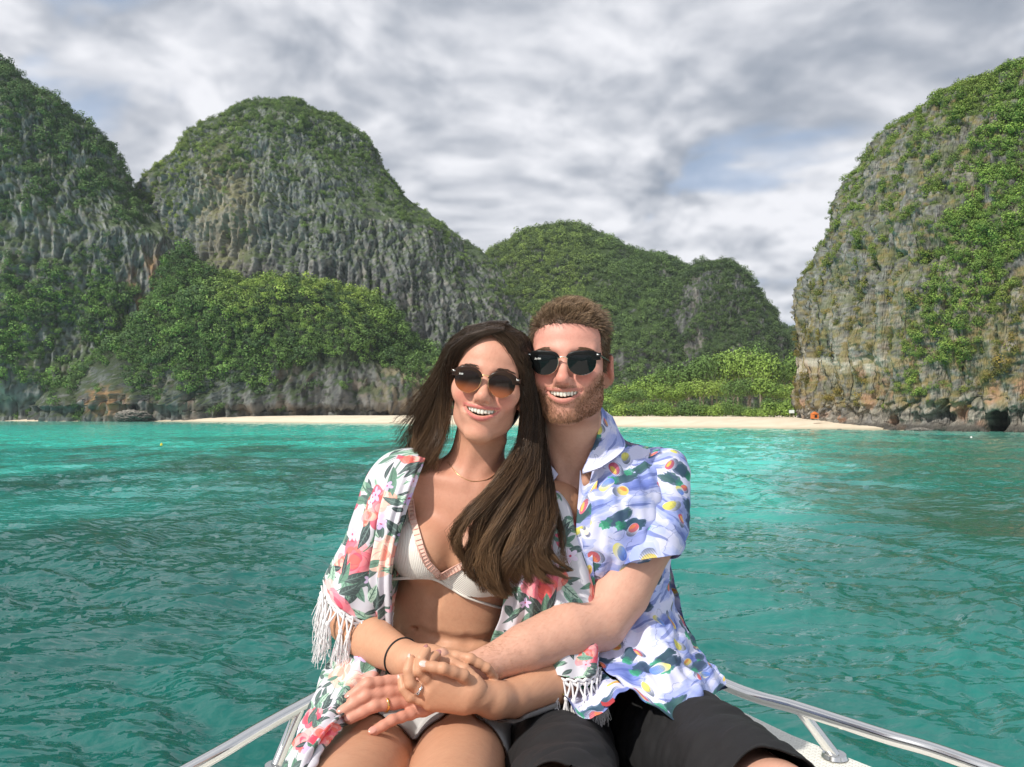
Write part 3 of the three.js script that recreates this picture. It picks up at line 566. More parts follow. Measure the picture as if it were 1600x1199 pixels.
function ringRow(c, ax, rx, rz, n = 10, twist = 0, shape) {         // a ring of world points round an axis; first point faces the viewer's left
  const C = Array.isArray(c) ? V(...PP(c)) : c, a = ax.clone().normalize(), side = V(0, 0, 1).cross(a).normalize(); if (side.lengthSq() < 0.1) side.set(1, 0, 0); const fwd = a.clone().cross(side).normalize(); const o = [];
  for (let i = 0; i < n; i++) { const t = -(i / n) * 2 * Math.PI + twist, s = shape ? shape(i / n) : 1; o.push(A3(C.clone().addScaledVector(side, Math.cos(t) * rx * s).addScaledVector(fwd, Math.sin(t) * rz * s))); }
  return o;
}
function tube(pts, r, seg = 16, sides = 6, world = true, taper) {   // thin tube with a varying radius through points
  const W = pts.map((q) => world ? A3(q) : PP(q)), pos = [], nor = [], idx = [], uv = []; let prev = null, len = 0, last = null;
  for (let j = 0; j <= seg; j++) {
    const t = j / seg, p = spline(W, t), q = spline(W, Math.min(1, t + 0.01)), o = spline(W, Math.max(0, t - 0.01)), d = V(q[0] - o[0], q[1] - o[1], q[2] - o[2]).normalize();
    if (!prev) { prev = Math.abs(d.y) < 0.9 ? V(0, 1, 0) : V(1, 0, 0); } const n = prev.clone().addScaledVector(d, -prev.dot(d)).normalize(), b = d.clone().cross(n); prev = n;
    if (last) len += Math.hypot(p[0] - last[0], p[1] - last[1], p[2] - last[2]); last = p;
    const rr = r * (taper ? taper(t) : 1);
    for (let i = 0; i < sides; i++) { const a = i / sides * 2 * Math.PI, c = Math.cos(a), s = Math.sin(a), nx = n.x * c + b.x * s, ny = n.y * c + b.y * s, nz = n.z * c + b.z * s; pos.push(p[0] + nx * rr, p[1] + ny * rr, p[2] + nz * rr); nor.push(nx, ny, nz); uv.push(i / sides, len); }
  }
  for (let j = 0; j < seg; j++) for (let i = 0; i < sides; i++) { const a = j * sides + i, b = j * sides + (i + 1) % sides; idx.push(a, b, b + sides, a, b + sides, a + sides); }
  for (const j of [0, seg]) for (let i = 1; i < sides - 1; i++) { const a = j * sides; j ? idx.push(a, a + i, a + i + 1) : idx.push(a, a + i + 1, a + i); }
  const g = new THREE.BufferGeometry(); g.setAttribute('position', new THREE.Float32BufferAttribute(pos, 3)); g.setAttribute('normal', new THREE.Float32BufferAttribute(nor, 3)); g.setAttribute('uv', new THREE.Float32BufferAttribute(uv, 2)); g.setIndex(idx); return g;
}
// many fine strands in one geometry; each strand {pts (world), r0, r1, tone}
function strands(list, seg, sides = 3) {
  const nv = list.length * (seg + 1) * sides, pos = new Float32Array(nv * 3), col = new Float32Array(nv * 3), idx = []; let q = 0;
  for (const s of list) {
    const base = q; let prev = V(0.3, 0.2, 1);
    for (let j = 0; j <= seg; j++) {
      const t = j / seg, p = spline(s.pts, t), w = spline(s.pts, Math.min(1, t + 0.02)), o = spline(s.pts, Math.max(0, t - 0.02)), d = V(w[0] - o[0], w[1] - o[1], w[2] - o[2]).normalize();
      const n = prev.clone().addScaledVector(d, -prev.dot(d)).normalize(), b = d.clone().cross(n); prev = n; const r = lerp(s.r0, s.r1, Math.pow(t, 1.6)), c = s.tone(t);
      for (let i = 0; i < sides; i++) { const a = i / sides * 2 * Math.PI, k = q * 3; pos[k] = p[0] + (n.x * Math.cos(a) + b.x * Math.sin(a)) * r; pos[k + 1] = p[1] + (n.y * Math.cos(a) + b.y * Math.sin(a)) * r; pos[k + 2] = p[2] + (n.z * Math.cos(a) + b.z * Math.sin(a)) * r; col[k] = c[0]; col[k + 1] = c[1]; col[k + 2] = c[2]; q++; }
    }
    for (let j = 0; j < seg; j++) for (let i = 0; i < sides; i++) { const a = base + j * sides + i, b = base + j * sides + (i + 1) % sides; idx.push(a, b, b + sides, a, b + sides, a + sides); }
  }
  const g = new THREE.BufferGeometry(); g.setAttribute('position', new THREE.BufferAttribute(pos, 3)); g.setAttribute('color', new THREE.BufferAttribute(col, 3)); g.setIndex(idx); g.computeVertexNormals(); return g;
}
function canvasTexture(w, h, draw, srgb = true) { const c = document.createElement('canvas'); c.width = w; c.height = h; draw(c.getContext('2d'), w, h); const t = new THREE.CanvasTexture(c); t.wrapS = t.wrapT = THREE.RepeatWrapping; if (srgb) t.colorSpace = THREE.SRGBColorSpace; return t; }
const bare = (g) => { const o = new THREE.BufferGeometry(); o.setAttribute('position', g.attributes.position); o.setAttribute('normal', g.attributes.normal); if (g.attributes.color) o.setAttribute('color', g.attributes.color); o.setAttribute('uv', g.attributes.uv ?? new THREE.BufferAttribute(new Float32Array(g.attributes.position.count * 2), 2)); if (g.index) o.setIndex(g.index); return o; };
const join = (list) => mergeGeometries(list.map(bare));

const MOUTH = -0.0615;                                             // mouth height below the eyes
const lipZ = (u) => 0.0975 - 0.0165 * u * u - 0.0045 * u ** 4;
const lipY = (u, lip = 1) => [MOUTH + 0.0054 + 0.0050 * u * u, MOUTH - 0.0100 + 0.0198 * u * u, (0.0023 - 0.0009 * u * u) * lip, (0.0034 - 0.0020 * u * u) * lip];
// ---- a head in its own axes: x to the viewer's right, y up, z out of the face; origin between the ears at eye height
function headPrims(f) {                                            // f: {jaw, chin, nose, brow, cheek, lip}
  const L = [], s2 = (fn) => { fn(-1); fn(1); };
  L.push(ell([0, 0.036, -0.016], [0.0745, 0.084, 0.096], 0.02));
  L.push(ell([0, 0.040, 0.036], [0.0625, 0.058, 0.054], 0.03));                              // forehead
  L.push(ell([0, -0.028, 0.030], [0.0610 * f.wide, 0.072, 0.056], 0.03));                     // mid face
  L.push(ell([0, -0.068, 0.030], [0.0530 * f.jaw, 0.042, 0.052], 0.03));                     // muzzle
  const j = f.jaw;
  s2((s) => L.push(cone([s * 0.0535 * (0.5 + 0.5 * j), -0.024, -0.006], [s * 0.0465 * j, -0.071, 0.012], 0.0155, 0.0155, 0.025), cone([s * 0.0465 * j, -0.071, 0.012], [s * 0.0135, -0.103 * f.chin, 0.070], 0.0155, 0.013, 0.022)));
  L.push(ell([0, -0.101 * f.chin, 0.0745], [0.0195 * j, 0.0145, 0.0145], 0.018));            // chin
  s2((s) => { L.push(ell([s * 0.044, -0.020, 0.058], [0.022, 0.020, 0.019], 0.022)); L.push(ell([s * 0.038, -0.034, 0.071], [0.0190, 0.0170, 0.0150], 0.018)); });   // cheekbones, smiling cheeks
  s2((s) => L.push(cone([s * 0.010, 0.019, 0.084], [s * 0.046, 0.018, 0.070], 0.010 * f.brow, 0.009 * f.brow, 0.018)));
  s2((s) => L.push(sub(ell([s * 0.032, 0.001, 0.095], [0.019, 0.013, 0.016], 0.016))));
  s2((s) => L.push(ell([s * 0.032, 0.000, 0.070], [0.0145, 0.0125, 0.0135], 0.005)));
  L.push(cone([0, 0.006, 0.084], [0, -0.028, 0.107 * f.nose], 0.0085, 0.0092, 0.014), ell([0, -0.0345, 0.109 * f.nose], [0.0118, 0.0098, 0.0112], 0.010));
  s2((s) => L.push(ell([s * 0.0122, -0.0375, 0.098], [0.0086, 0.0076, 0.0105], 0.007)));
  s2((s) => L.push(sub(ell([s * 0.0064, -0.0442, 0.106 * f.nose], [0.0038, 0.0030, 0.0055], 0.003))));
  // open smile
  const my = MOUTH, hw = f.smile;
  L.push(ell([0, my - 0.002, 0.0745], [0.036, 0.026, 0.0205], 0.018));
  L.push(sub(ell([0, my + 0.0006, 0.086], [hw * 0.955, 0.0118, 0.046], 0.0025)));
  s2((s) => L.push(sub(ell([s * hw * 0.90, my + 0.0062, 0.090], [0.0040, 0.0030, 0.010], 0.003))));
  const up = [], lo = []; for (let k = -5; k <= 5; k++) { const u = k / 5, x = u * hw * 1.02, zz = lipZ(u), [yu, yl, ru, rl] = lipY(u, f.lip); up.push([[x, yu + ru, zz], ru]); lo.push([[x, yl - rl, zz - 0.0012], rl]); }
  L.push(...chain(up, 0.003), ...chain(lo, 0.003));
  s2((s) => L.push(sub(cone([s * 0.0195, -0.038, 0.1015], [s * (hw + 0.0085), -0.061, 0.0860], 0.0028, 0.0032, 0.008))));
  s2((s) => {  // ears
    L.push(ell([s * 0.0790, -0.010, -0.012], [0.0088, 0.0310, 0.0200], 0.006, [[0.90, 0, -0.43 * s], [0, 1, 0], [0.43 * s, 0, 0.90]]));
    L.push(ell([s * 0.0725, -0.036, -0.003], [0.0065, 0.0110, 0.0085], 0.006));
    L.push(sub(ell([s * 0.0865, -0.006, -0.004], [0.0050, 0.0165, 0.0085], 0.005)));
  });
  return L;
}
function teethGeometry(fr, my = MOUTH) {
  const list = [];
  for (let k = -5; k < 5; k++) {
    const u = (k + 0.5) / 5, w = 0.0055 - 0.0012 * Math.abs(u), x = Math.sin(u * 1.10) * 0.0295, z = 0.0950 - 0.0185 * u * u, h = (Math.abs(k + 0.5) < 1 ? 0.0074 : Math.abs(Math.abs(k + 0.5) - 2.5) < 0.6 ? 0.0070 : 0.0062) - 0.0012 * u * u;
    const g = new THREE.SphereGeometry(1, 14, 10); g.scale(w * 0.63, h * 1.10, 0.0030); const p = g.attributes.position;
    for (let i = 0; i < p.count; i++) { const sx = p.getX(i) / (w * 0.63), sy = p.getY(i) / (h * 1.10); p.setXY(i, Math.sign(sx) * Math.pow(Math.abs(sx), 0.5) * w * 0.63, Math.sign(sy) * Math.pow(Math.abs(sy), 0.55) * h * 1.10); }
    g.computeVertexNormals(); g.rotateY(u * 0.75); g.translate(x, my + 0.0030 + 0.0052 * u * u, z); list.push(g);
  }
  const m = join(list), b = new THREE.Matrix4().makeBasis(V(...fr.x), V(...fr.y), V(...fr.z)).setPosition(...fr.o); m.applyMatrix4(b); return m;
}
const scriptFont = await new FontLoader().loadAsync('fonts/droid/droid_serif_bold.typeface.json');
const basis = (fr) => new THREE.Matrix4().makeBasis(V(...fr.x), V(...fr.y), V(...fr.z)).setPosition(...fr.o);
// sunglasses: browline top bar, wire rims, lenses, bridge and temples, in head axes
function sunglasses(name, label, fr, o) {
  const root = group(name, V(...fr.o)); root.rotation.setFromRotationMatrix(basis(fr)); tag(root, label, 'sunglasses');
  const shape = (s, k, dx = 0) => { const pts = []; for (let i = 0; i < 48; i++) { const a = i / 48 * 2 * Math.PI, c = Math.cos(a), q = Math.sin(a), n = q > 0 ? o.sqTop : o.sqBot; pts.push([o.cx + Math.sign(c) * Math.pow(Math.abs(c), 2 / n) * o.rx * k, Math.sign(q) * Math.pow(Math.abs(q), 2 / n) * (q > 0 ? o.ryTop : o.ryBot) * k]); } return pts.map(([x, y]) => [s * x, o.cy + y + (x - o.cx) * (o.tilt ?? 0)]); };
  const zAt = (x) => o.z - 0.9 * x * x - Math.max(0, Math.abs(x) - 0.045) * 0.35;
  const glass = o.lens, TILT = 0.16;
  for (const s of [-1, 1]) {
    const pts = shape(s, 1);
    // lens: a slightly domed disc
    const N = 48, M = 8, pos = [], col = [], idx = []; for (let j = 0; j <= M; j++) for (let i = 0; i < N; i++) { const k = j / M, x = s * o.cx + (pts[i][0] - s * o.cx) * k, y = o.cy + (pts[i][1] - o.cy) * k; pos.push(x, y, zAt(x) + TILT * (y - o.cy) + 0.0022 * (1 - k * k)); const c = o.tint((y - o.cy) / o.ryTop); col.push(...c); }
    for (let j = 0; j < M; j++) for (let i = 0; i < N; i++) { const a = j * N + i, b = j * N + (i + 1) % N; idx.push(a, b, b + N, a, b + N, a + N); }
    const g = new THREE.BufferGeometry(); g.setAttribute('position', new THREE.Float32BufferAttribute(pos, 3)); g.setAttribute('color', new THREE.Float32BufferAttribute(col, 3)); g.setIndex(idx); g.computeVertexNormals(); if (s < 0) { for (let q = 0; q < idx.length; q += 3) { const t = g.index.array[q + 1]; g.index.array[q + 1] = g.index.array[q + 2]; g.index.array[q + 2] = t; } g.computeVertexNormals(); }
    mesh('lens', thicken(g, 0.0018), glass, root);
    const rim = [...pts, pts[0]].map(([x, y]) => [x, y, zAt(x) + TILT * (y - o.cy) + 0.0006]); mesh('rim', tube(rim, 0.00115, 96, 6), o.metal, root);
    // brow bar over the top half of the rim
    const rows = [], nb = 30; for (let j = 0; j < 10; j++) { const row = []; for (let i = 0; i <= nb; i++) { const u = i / nb, a = lerp(o.bar[0], o.bar[1], u) * Math.PI, c = Math.cos(a), q = Math.max(0, Math.sin(a)), n = o.sqTop, th = (j / 9) * 2 * Math.PI; const x = o.cx + Math.sign(c) * Math.pow(Math.abs(c), 2 / n) * o.rx, y = Math.pow(q, 2 / n) * o.ryTop; const w = o.barW * (0.45 + 0.55 * sstep(1.0, 0.25, u)) , l = 1 + (Math.cos(th) * w) / o.ryTop; const X = o.cx + (x - o.cx) * l, Y = o.cy + y * l + (x - o.cx) * (o.tilt ?? 0); row.push([s * X, Y, zAt(X) + TILT * (Y - o.cy) + 0.0012 + Math.sin(th) * 0.0022]); } rows.push(row); }
    const bg = grid(nb + 1, 10, (i, j) => rows[j][i]); mesh('brow_bar', bg, o.frame, root);
    // end piece with its pale rivet, temple to the ear
    const ex = o.cx + o.rx, ey = o.cy + o.ryTop * (o.endY ?? 0.55) + o.rx * (o.tilt ?? 0), ez = zAt(ex) + TILT * (ey - o.cy);
    const end = new THREE.BoxGeometry(0.013, 0.0072, 0.0042, 2, 2, 2); end.translate(s * (ex + 0.003), ey + 0.001, ez + 0.0008); mesh('end_piece', end, o.frame, root);
    const rv = new THREE.SphereGeometry(1, 10, 8); rv.scale(0.0028, 0.0014, 0.0009); rv.rotateZ(s * 0.1); rv.translate(s * (ex + 0.004), ey + 0.0012, ez + 0.0030); mesh('rivet', rv, o.rivet, root);
    mesh('temple', tube([[s * (ex + 0.008), ey, ez], [s * (ex + 0.010), ey - 0.001, ez - 0.03], [s * 0.0795, ey - 0.006, 0.0], [s * 0.080, ey - 0.030, -0.03]], 0.0021, 20, 6), o.temple, root);
  }
  if (o.logo) { // the small white script in the corner of one lens
    const t = new TextGeometry(o.logo.text, { font: o.logo.font, size: 0.0034, depth: 0.0003, curveSegments: 3 }); t.computeBoundingBox(); const w = t.boundingBox.max.x, k = o.logo.width / w; t.scale(k, 1, 1); const x0 = -o.cx - o.rx * 0.74, y0 = o.cy + o.ryTop * 0.26, p = t.attributes.position; for (let i = 0; i < p.count; i++) { const x = x0 + p.getX(i) + p.getY(i) * 0.25, y = y0 + p.getY(i), rr = Math.hypot((x + o.cx) / o.rx, (y - o.cy) / o.ryTop); p.setXYZ(i, x, y, zAt(x) + TILT * (y - o.cy) + 0.0022 * (1 - Math.min(1, rr * rr)) + 0.0026 + p.getZ(i)); } t.computeVertexNormals(); mesh('lens_logo', t, new THREE.MeshStandardMaterial({ color: 0xf2f2ee, roughness: 0.5 }), root);
  }
  mesh('bridge', tube([[-(o.cx - o.rx) - 0.0005, o.cy + o.ryTop * 0.30, o.z - 0.0008], [-0.005, o.cy + o.ryTop * 0.52, o.z + 0.0030], [0.005, o.cy + o.ryTop * 0.52, o.z + 0.0030], [(o.cx - o.rx) + 0.0005, o.cy + o.ryTop * 0.30, o.z - 0.0008]], 0.0014, 20, 6), o.metal, root);
  return root;
}
// ---------------------------------------------------------------- grove behind the beach
{
  const bark = new THREE.MeshStandardMaterial({ color: new THREE.Color().setRGB(0.22, 0.19, 0.15), roughness: 0.95, bumpMap: rockBump, bumpScale: 0.05 });
  const greens = [[0.155, 0.260, 0.048], [0.21, 0.33, 0.058], [0.105, 0.190, 0.042], [0.25, 0.36, 0.068]].map((c) => new THREE.MeshPhysicalMaterial({ color: new THREE.Color().setRGB(...c), roughness: 0.8, vertexColors: true, side: THREE.DoubleSide }));
  const trunkGeo = (seed, h) => { const r = rng(seed), L = [], top = [(r() - 0.5) * 0.16 * h, h * 0.62, (r() - 0.5) * 0.1 * h]; L.push(tube([[0, -0.5, 0], [top[0] * 0.3, h * 0.28, top[2] * 0.3], top], 0.028 * h, 10, 8, true, (t) => 1 - 0.5 * t)); for (let k = 0; k < 5; k++) { const a = k * 1.26 + r(), b = 0.3 + 0.3 * r(), s = [top[0] * b * 1.6, h * b, top[2] * b * 1.6]; L.push(tube([s, [s[0] + Math.cos(a) * h * 0.12, s[1] + h * 0.14, s[2] + Math.sin(a) * h * 0.12], [s[0] + Math.cos(a) * h * 0.27, s[1] + h * 0.30, s[2] + Math.sin(a) * h * 0.27]], 0.013 * h, 8, 6, true, (t) => 1 - 0.6 * t)); } return join(L); };
  const protos = [0, 1, 2, 3].map((k) => ({ trunk: trunkGeo(50 + k, 1), crown: crownGeometry(80 + k, 1500, 0.062, 15, [0.8, 0.65, 0.95, 0.7][k]) }));
  const first = [];
  const plant = (px, d, h, w, k, label, cat, name, grp) => {
    const base = P(px, HZ, d); base.y = 1.55; let o;
    const key = name + k;
    if (!first[key]) { o = first[key] = group(name); const t = mesh('trunk', protos[k].trunk, bark, o), c = mesh('crown', protos[k].crown, greens[k], o); t.scale.set(1, 1, 1); c.position.y = 0.68; c.scale.set(0.42, 0.34, 0.42); tag(o, label, cat, grp); }
    else { o = first[key].clone(); o.name = numbered(name); scene.add(o); o.userData = { label, category: cat, group: grp }; }
    o.position.copy(base); o.rotation.y = px * 1.7; o.scale.set(w / 0.84, h, w / 0.84);
    return o;
  };
  const topRow = [[930, 620], [941, 614], [984, 600], [1032, 587], [1065, 580], [1107, 569], [1162, 552], [1192, 559], [1208, 570], [1250, 566]];
  const top = (x) => { for (let i = 1; i < topRow.length; i++) if (x <= topRow[i][0]) { const a = topRow[i - 1], b = topRow[i]; return lerp(a[1], b[1], clamp((x - a[0]) / (b[0] - a[0]))); } return 567; };
  const r = rng(303), tl = 'leafy green tree in the grove behind the right-hand beach', tg = 'trees in the grove behind the beach', bl = 'low green bush in front of the grove at the top of the beach', bg = 'bushes along the top of the beach';
  for (let x = 905; x <= 1255; x += 19) { const d = 205 + 14 * r(), y = top(Math.max(930, x)) + 4 + r() * 7, h = (HZ - y) / FOCAL * d + 0.65; plant(x, d, h * 1.30, 8.5 + 3.5 * r(), Math.floor(r() * 3), tl, 'tree', 'tree', tg); }
  for (let x = 915; x <= 1240; x += 23) { const d = 178 + 12 * r(), y = lerp(top(Math.max(930, x)), 640, 0.36 + 0.22 * r()), h = (HZ - y) / FOCAL * d + 0.65; plant(x, d, h * 1.24, 6.5 + 3 * r(), Math.floor(r() * 4), tl, 'tree', 'tree', tg); }
  for (let x = 900; x <= 1262; x += 15) { const d = 160 + 10 * r() - (x > 1180 ? 8 : 0), b = group('bush'), k = Math.floor(r() * 4), w = 2.4 + 1.5 * r(), h = 1.6 + 1.5 * r() + (x > 1190 ? 1.2 : 0); b.position.copy(P(x + r() * 6, HZ, d)); b.position.y = 1.5; const st = mesh('stem', protos[k].trunk, bark, b), c = mesh('foliage', protos[k].crown, greens[k], b); st.scale.set(w * 0.6, h, w * 0.6); c.position.y = h * 0.55; c.scale.set(w, h * 0.9, w); tag(b, bl, 'bush', bg); }
  // a yellow-green bush on the right cliff and one on its edge
  // ---- rocks, hut, sign, buoys
  const rockGeo = (seed, w, h, d) => { const g = mergeVertices(new THREE.IcosahedronGeometry(1, 24).deleteAttribute('uv').deleteAttribute('normal')), p = g.attributes.position, col = new Float32Array(p.count * 3); for (let i = 0; i < p.count; i++) { const v = V(p.getX(i), p.getY(i), p.getZ(i)), e = 1 + 0.30 * fbm3(v.x * 1.3 + seed, v.y * 1.3, v.z * 1.3, 3) + 0.14 * (0.5 - Math.abs(n3(v.x * 4 + seed, v.y * 7, v.z * 4))) + 0.05 * n3(v.x * 11, v.y * 11, v.z * 11); p.setXYZ(i, v.x * e * w, v.y * e * h, v.z * e * d); const c = mix3([0.06, 0.058, 0.055], [0.26, 0.24, 0.21], clamp(0.35 + 0.8 * fbm3(v.x * 5 + seed, v.y * 5, v.z * 5, 3) + 0.35 * v.y)); col.set(c, i * 3); } g.setAttribute('color', new THREE.BufferAttribute(col, 3)); g.setAttribute('uv', new THREE.BufferAttribute(new Float32Array(p.count * 2), 2)); g.computeVertexNormals(); return g; };
  const rm = new THREE.MeshStandardMaterial({ vertexColors: true, roughness: 0.95 });
  const rk = (px, py, d, w, h, dd, seed, label) => { const m = mesh('boulder', rockGeo(seed, w, h, dd), rm); m.position.copy(P(px, py, d)); tag(m, label, 'boulder'); return m; };
  rk(208, 651, 231, 5.0, 1.9, 4, 3, 'large dark boulder at the waterline of the left beach');
  rk(170, 653, 236, 2.6, 1.0, 2, 9, 'low dark rock left of the large boulder on the left beach');
  rk(1437, 674, 100, 1.5, 0.45, 1.2, 15, 'flat dark rock at the waterline under the right cliff');
  rk(1312, 672, 107, 0.35, 0.16, 0.3, 21, 'tiny dark stone at the water edge of the right beach');
  { const h = group('beach_hut', P(1273, 655, 117)); h.position.y = 1.55; const om = new THREE.MeshStandardMaterial({ color: new THREE.Color().setRGB(0.62, 0.17, 0.035), roughness: 0.6 }), dk = new THREE.MeshStandardMaterial({ color: 0x1a1512, roughness: 0.9 });
    const wl = new THREE.BoxGeometry(0.95, 0.75, 0.8); wl.translate(0, 0.375, 0); mesh('wall', wl, om, h); const dr = new THREE.BoxGeometry(0.42, 0.42, 0.03); dr.translate(0.05, 0.36, 0.41); mesh('window', dr, dk, h); const rf = new THREE.CylinderGeometry(0.12, 0.72, 0.36, 4, 1); rf.rotateY(Math.PI / 4); rf.translate(0, 0.93, 0); mesh('roof', rf, om, h); tag(h, 'small orange hut at the end of the beach beside the right cliff', 'hut'); }
  { const s = group('sign_board', P(1237, 655, 138)); s.position.y = 1.6; const pm = new THREE.MeshStandardMaterial({ color: 0x8a7a62, roughness: 0.9 }), bm = new THREE.MeshStandardMaterial({ color: 0xdfe8ea, roughness: 0.6 }); for (const x of [-0.3, 0.3]) { const p = new THREE.CylinderGeometry(0.04, 0.05, 1.3, 8); p.translate(x, 0.65, 0); mesh('post', p, pm, s); } const b = new THREE.BoxGeometry(0.95, 0.6, 0.05, 2, 2, 1); b.translate(0, 1.15, 0.06); mesh('board', b, bm, s); tag(s, 'small white sign board by the bushes left of the orange hut', 'sign'); }
  const buoy = (px, py, d, R, c, label) => { const b = group('buoy', P(px, py, d)); b.position.y = 0.02; const m = new THREE.MeshStandardMaterial({ color: new THREE.Color().setRGB(...c), roughness: 0.45 }); const pts = []; for (let k = 0; k <= 14; k++) { const a = k / 14 * Math.PI; pts.push(new THREE.Vector2(Math.max(0.001, Math.sin(a) * R * (0.85 + 0.15 * Math.cos(2 * a))), -Math.cos(a) * R * 0.9)); } mesh('float', new THREE.LatheGeometry(pts, 20), m, b); const e = new THREE.TorusGeometry(R * 0.22, R * 0.07, 6, 14); e.translate(0, R * 1.02, 0); mesh('eye', e, m, b); tag(b, label, 'buoy'); };
  buoy(252, 695, 53, 0.13, [0.75, 0.55, 0.03], 'small yellow buoy floating on the left water');
  buoy(1518, 684, 70, 0.12, [0.8, 0.8, 0.78], 'tiny white float on the water before the cave');
}
// ---------------------------------------------------------------- the bow of the boat
{
  const gel = new THREE.MeshPhysicalMaterial({ color: new THREE.Color().setRGB(0.78, 0.77, 0.73), roughness: 0.25, clearcoat: 0.6 });
  const grip = canvasTexture(128, 128, (g, S) => { g.fillStyle = '#303030'; g.fillRect(0, 0, S, S); g.fillStyle = '#fff'; for (let y = 0; y < 4; y++) for (let x = 0; x < 4; x++) { g.beginPath(); const cx = (x + (y & 1 ? 0.5 : 0) + 0.25) * 32, cy = (y + 0.5) * 32; g.moveTo(cx, cy - 13); g.lineTo(cx + 12, cy); g.lineTo(cx, cy + 13); g.lineTo(cx - 12, cy); g.fill(); if (cx > 110) { g.beginPath(); g.moveTo(cx - 128, cy - 13); g.lineTo(cx - 116, cy); g.lineTo(cx - 128, cy + 13); g.lineTo(cx - 140, cy); g.fill(); } } }, false);
  const deckMat = new THREE.MeshPhysicalMaterial({ color: new THREE.Color().setRGB(0.74, 0.73, 0.68), roughness: 0.55, bumpMap: grip, bumpScale: 0.003 });
  const steel = new THREE.MeshStandardMaterial({ color: new THREE.Color().setRGB(0.80, 0.79, 0.77), metalness: 1, roughness: 0.16 });
  const boat = group('boat', V(0.12, 0, -1.2)); tag(boat, 'white boat bow with polished steel rails under the couple', 'boat');
  const R = [[0.12, -2.95], [0.34, -2.55], [0.55, -2.16], [0.705, -1.87], [0.825, -1.70], [1.08, -1.25], [1.28, -0.7], [1.36, 0.3], [1.36, 3.2]], L = R.map(([x, z]) => [x > 0.12 ? 0.12 - (x - 0.12) * 0.93 : x, z]);
  const loop = []; for (let k = 0; k < R.length; k++) loop.push(R[k]); for (let k = L.length - 1; k > 0; k--) loop.push(L[k]);
  const rows = [[1.0, 1.39, 0], [1.012, 1.375, 0], [1.012, 1.32, 0], [0.985, 1.30, 0], [0.95, 1.0, 0.12], [0.86, 0.5, 0.35], [0.66, 0.0, 0.7], [0.30, -0.45, 1.1]];
  const C = [0.12, 0.2], loc = (x, y, z) => [x - 0.12, y, z + 1.2];
  const hull = grid(loop.length, rows.length, (i, j) => { const [s, y, b] = rows[j], [x, z] = loop[i]; return loc(C[0] + (x - C[0]) * s, y, (z < 0 ? z + b * Math.pow(clamp(-z / 2.95), 2) : z) * (j > 0 && j < 3 ? 1.004 : 1)); }, null, true); mesh('hull', hull, gel, boat);
  const sh = new THREE.Shape(); loop.forEach(([x, z], k) => k ? sh.lineTo(x - 0.12, -(z + 1.2)) : sh.moveTo(x - 0.12, -(z + 1.2))); const dg = new THREE.ShapeGeometry(sh); dg.rotateX(-Math.PI / 2); dg.translate(0, 1.392, 0); const uv = dg.attributes.uv, dp = dg.attributes.position; for (let i = 0; i < uv.count; i++) uv.setXY(i, dp.getX(i) / 0.06, dp.getZ(i) / 0.06); mesh('deck', dg, deckMat, boat);
  const seat = new THREE.ExtrudeGeometry((() => { const s = new THREE.Shape(); s.moveTo(-0.52, -1.02); s.lineTo(0.36, -1.02); s.quadraticCurveTo(0.42, -0.5, 0.34, -0.02); s.lineTo(-0.52, -0.02); s.quadraticCurveTo(-0.56, -0.5, -0.52, -1.02); return s; })(), { depth: 0.09, bevelEnabled: true, bevelSize: 0.02, bevelThickness: 0.02, bevelSegments: 4 }); seat.rotateX(-Math.PI / 2); seat.translate(0, 1.41, -0.62 - 0.2); mesh('seat_cushion', seat, new THREE.MeshStandardMaterial({ color: new THREE.Color().setRGB(0.7, 0.69, 0.66), roughness: 0.6 }), boat);
  const onY = (px, py, y) => { const d = (EYE - y) * FOCAL / (py - HZ), p = P(px, py, d); return loc(p.x, p.y, p.z); };
  const ry = 1.50;
  mesh('rail', tube([loc(0.12, 1.52, -2.72), loc(0.30, 1.515, -2.40), onY(1135, 1071, ry), onY(1250, 1108, ry), onY(1380, 1150, ry), onY(1500, 1187, ry), loc(1.10, ry - 0.005, -1.2), loc(1.25, 1.48, -0.6), loc(1.27, 1.39, -0.45)], 0.0155, 90, 18), steel, boat);
  mesh('rail', tube([loc(0.12, 1.52, -2.72), loc(-0.10, 1.515, -2.40), loc(-0.40, 1.505, -1.98), onY(470, 1104, ry), onY(400, 1143, ry), onY(320, 1190, ry), loc(-0.80, ry - 0.005, -1.1), loc(-1.0, 1.48, -0.6), loc(-1.02, 1.39, -0.45)], 0.0155, 90, 18), steel, boat);
  for (const [a, b] of [[onY(1252, 1112, ry - 0.005), onY(1304, 1180, 1.40)], [onY(467, 1110, ry - 0.005), onY(432, 1197, 1.40)], [loc(1.0, 1.5, -1.36), loc(1.03, 1.395, -1.3)], [loc(-0.72, 1.5, -1.27), loc(-0.76, 1.395, -1.22)]]) { const p = mesh('rail_post', tube([a, a.map((v, k) => (v + b[k]) / 2), b], 0.0135, 8, 14), steel, boat); const f = new THREE.CylinderGeometry(0.026, 0.030, 0.008, 20); f.translate(b[0], b[1], b[2]); mesh('flange', f, steel, p); }
}
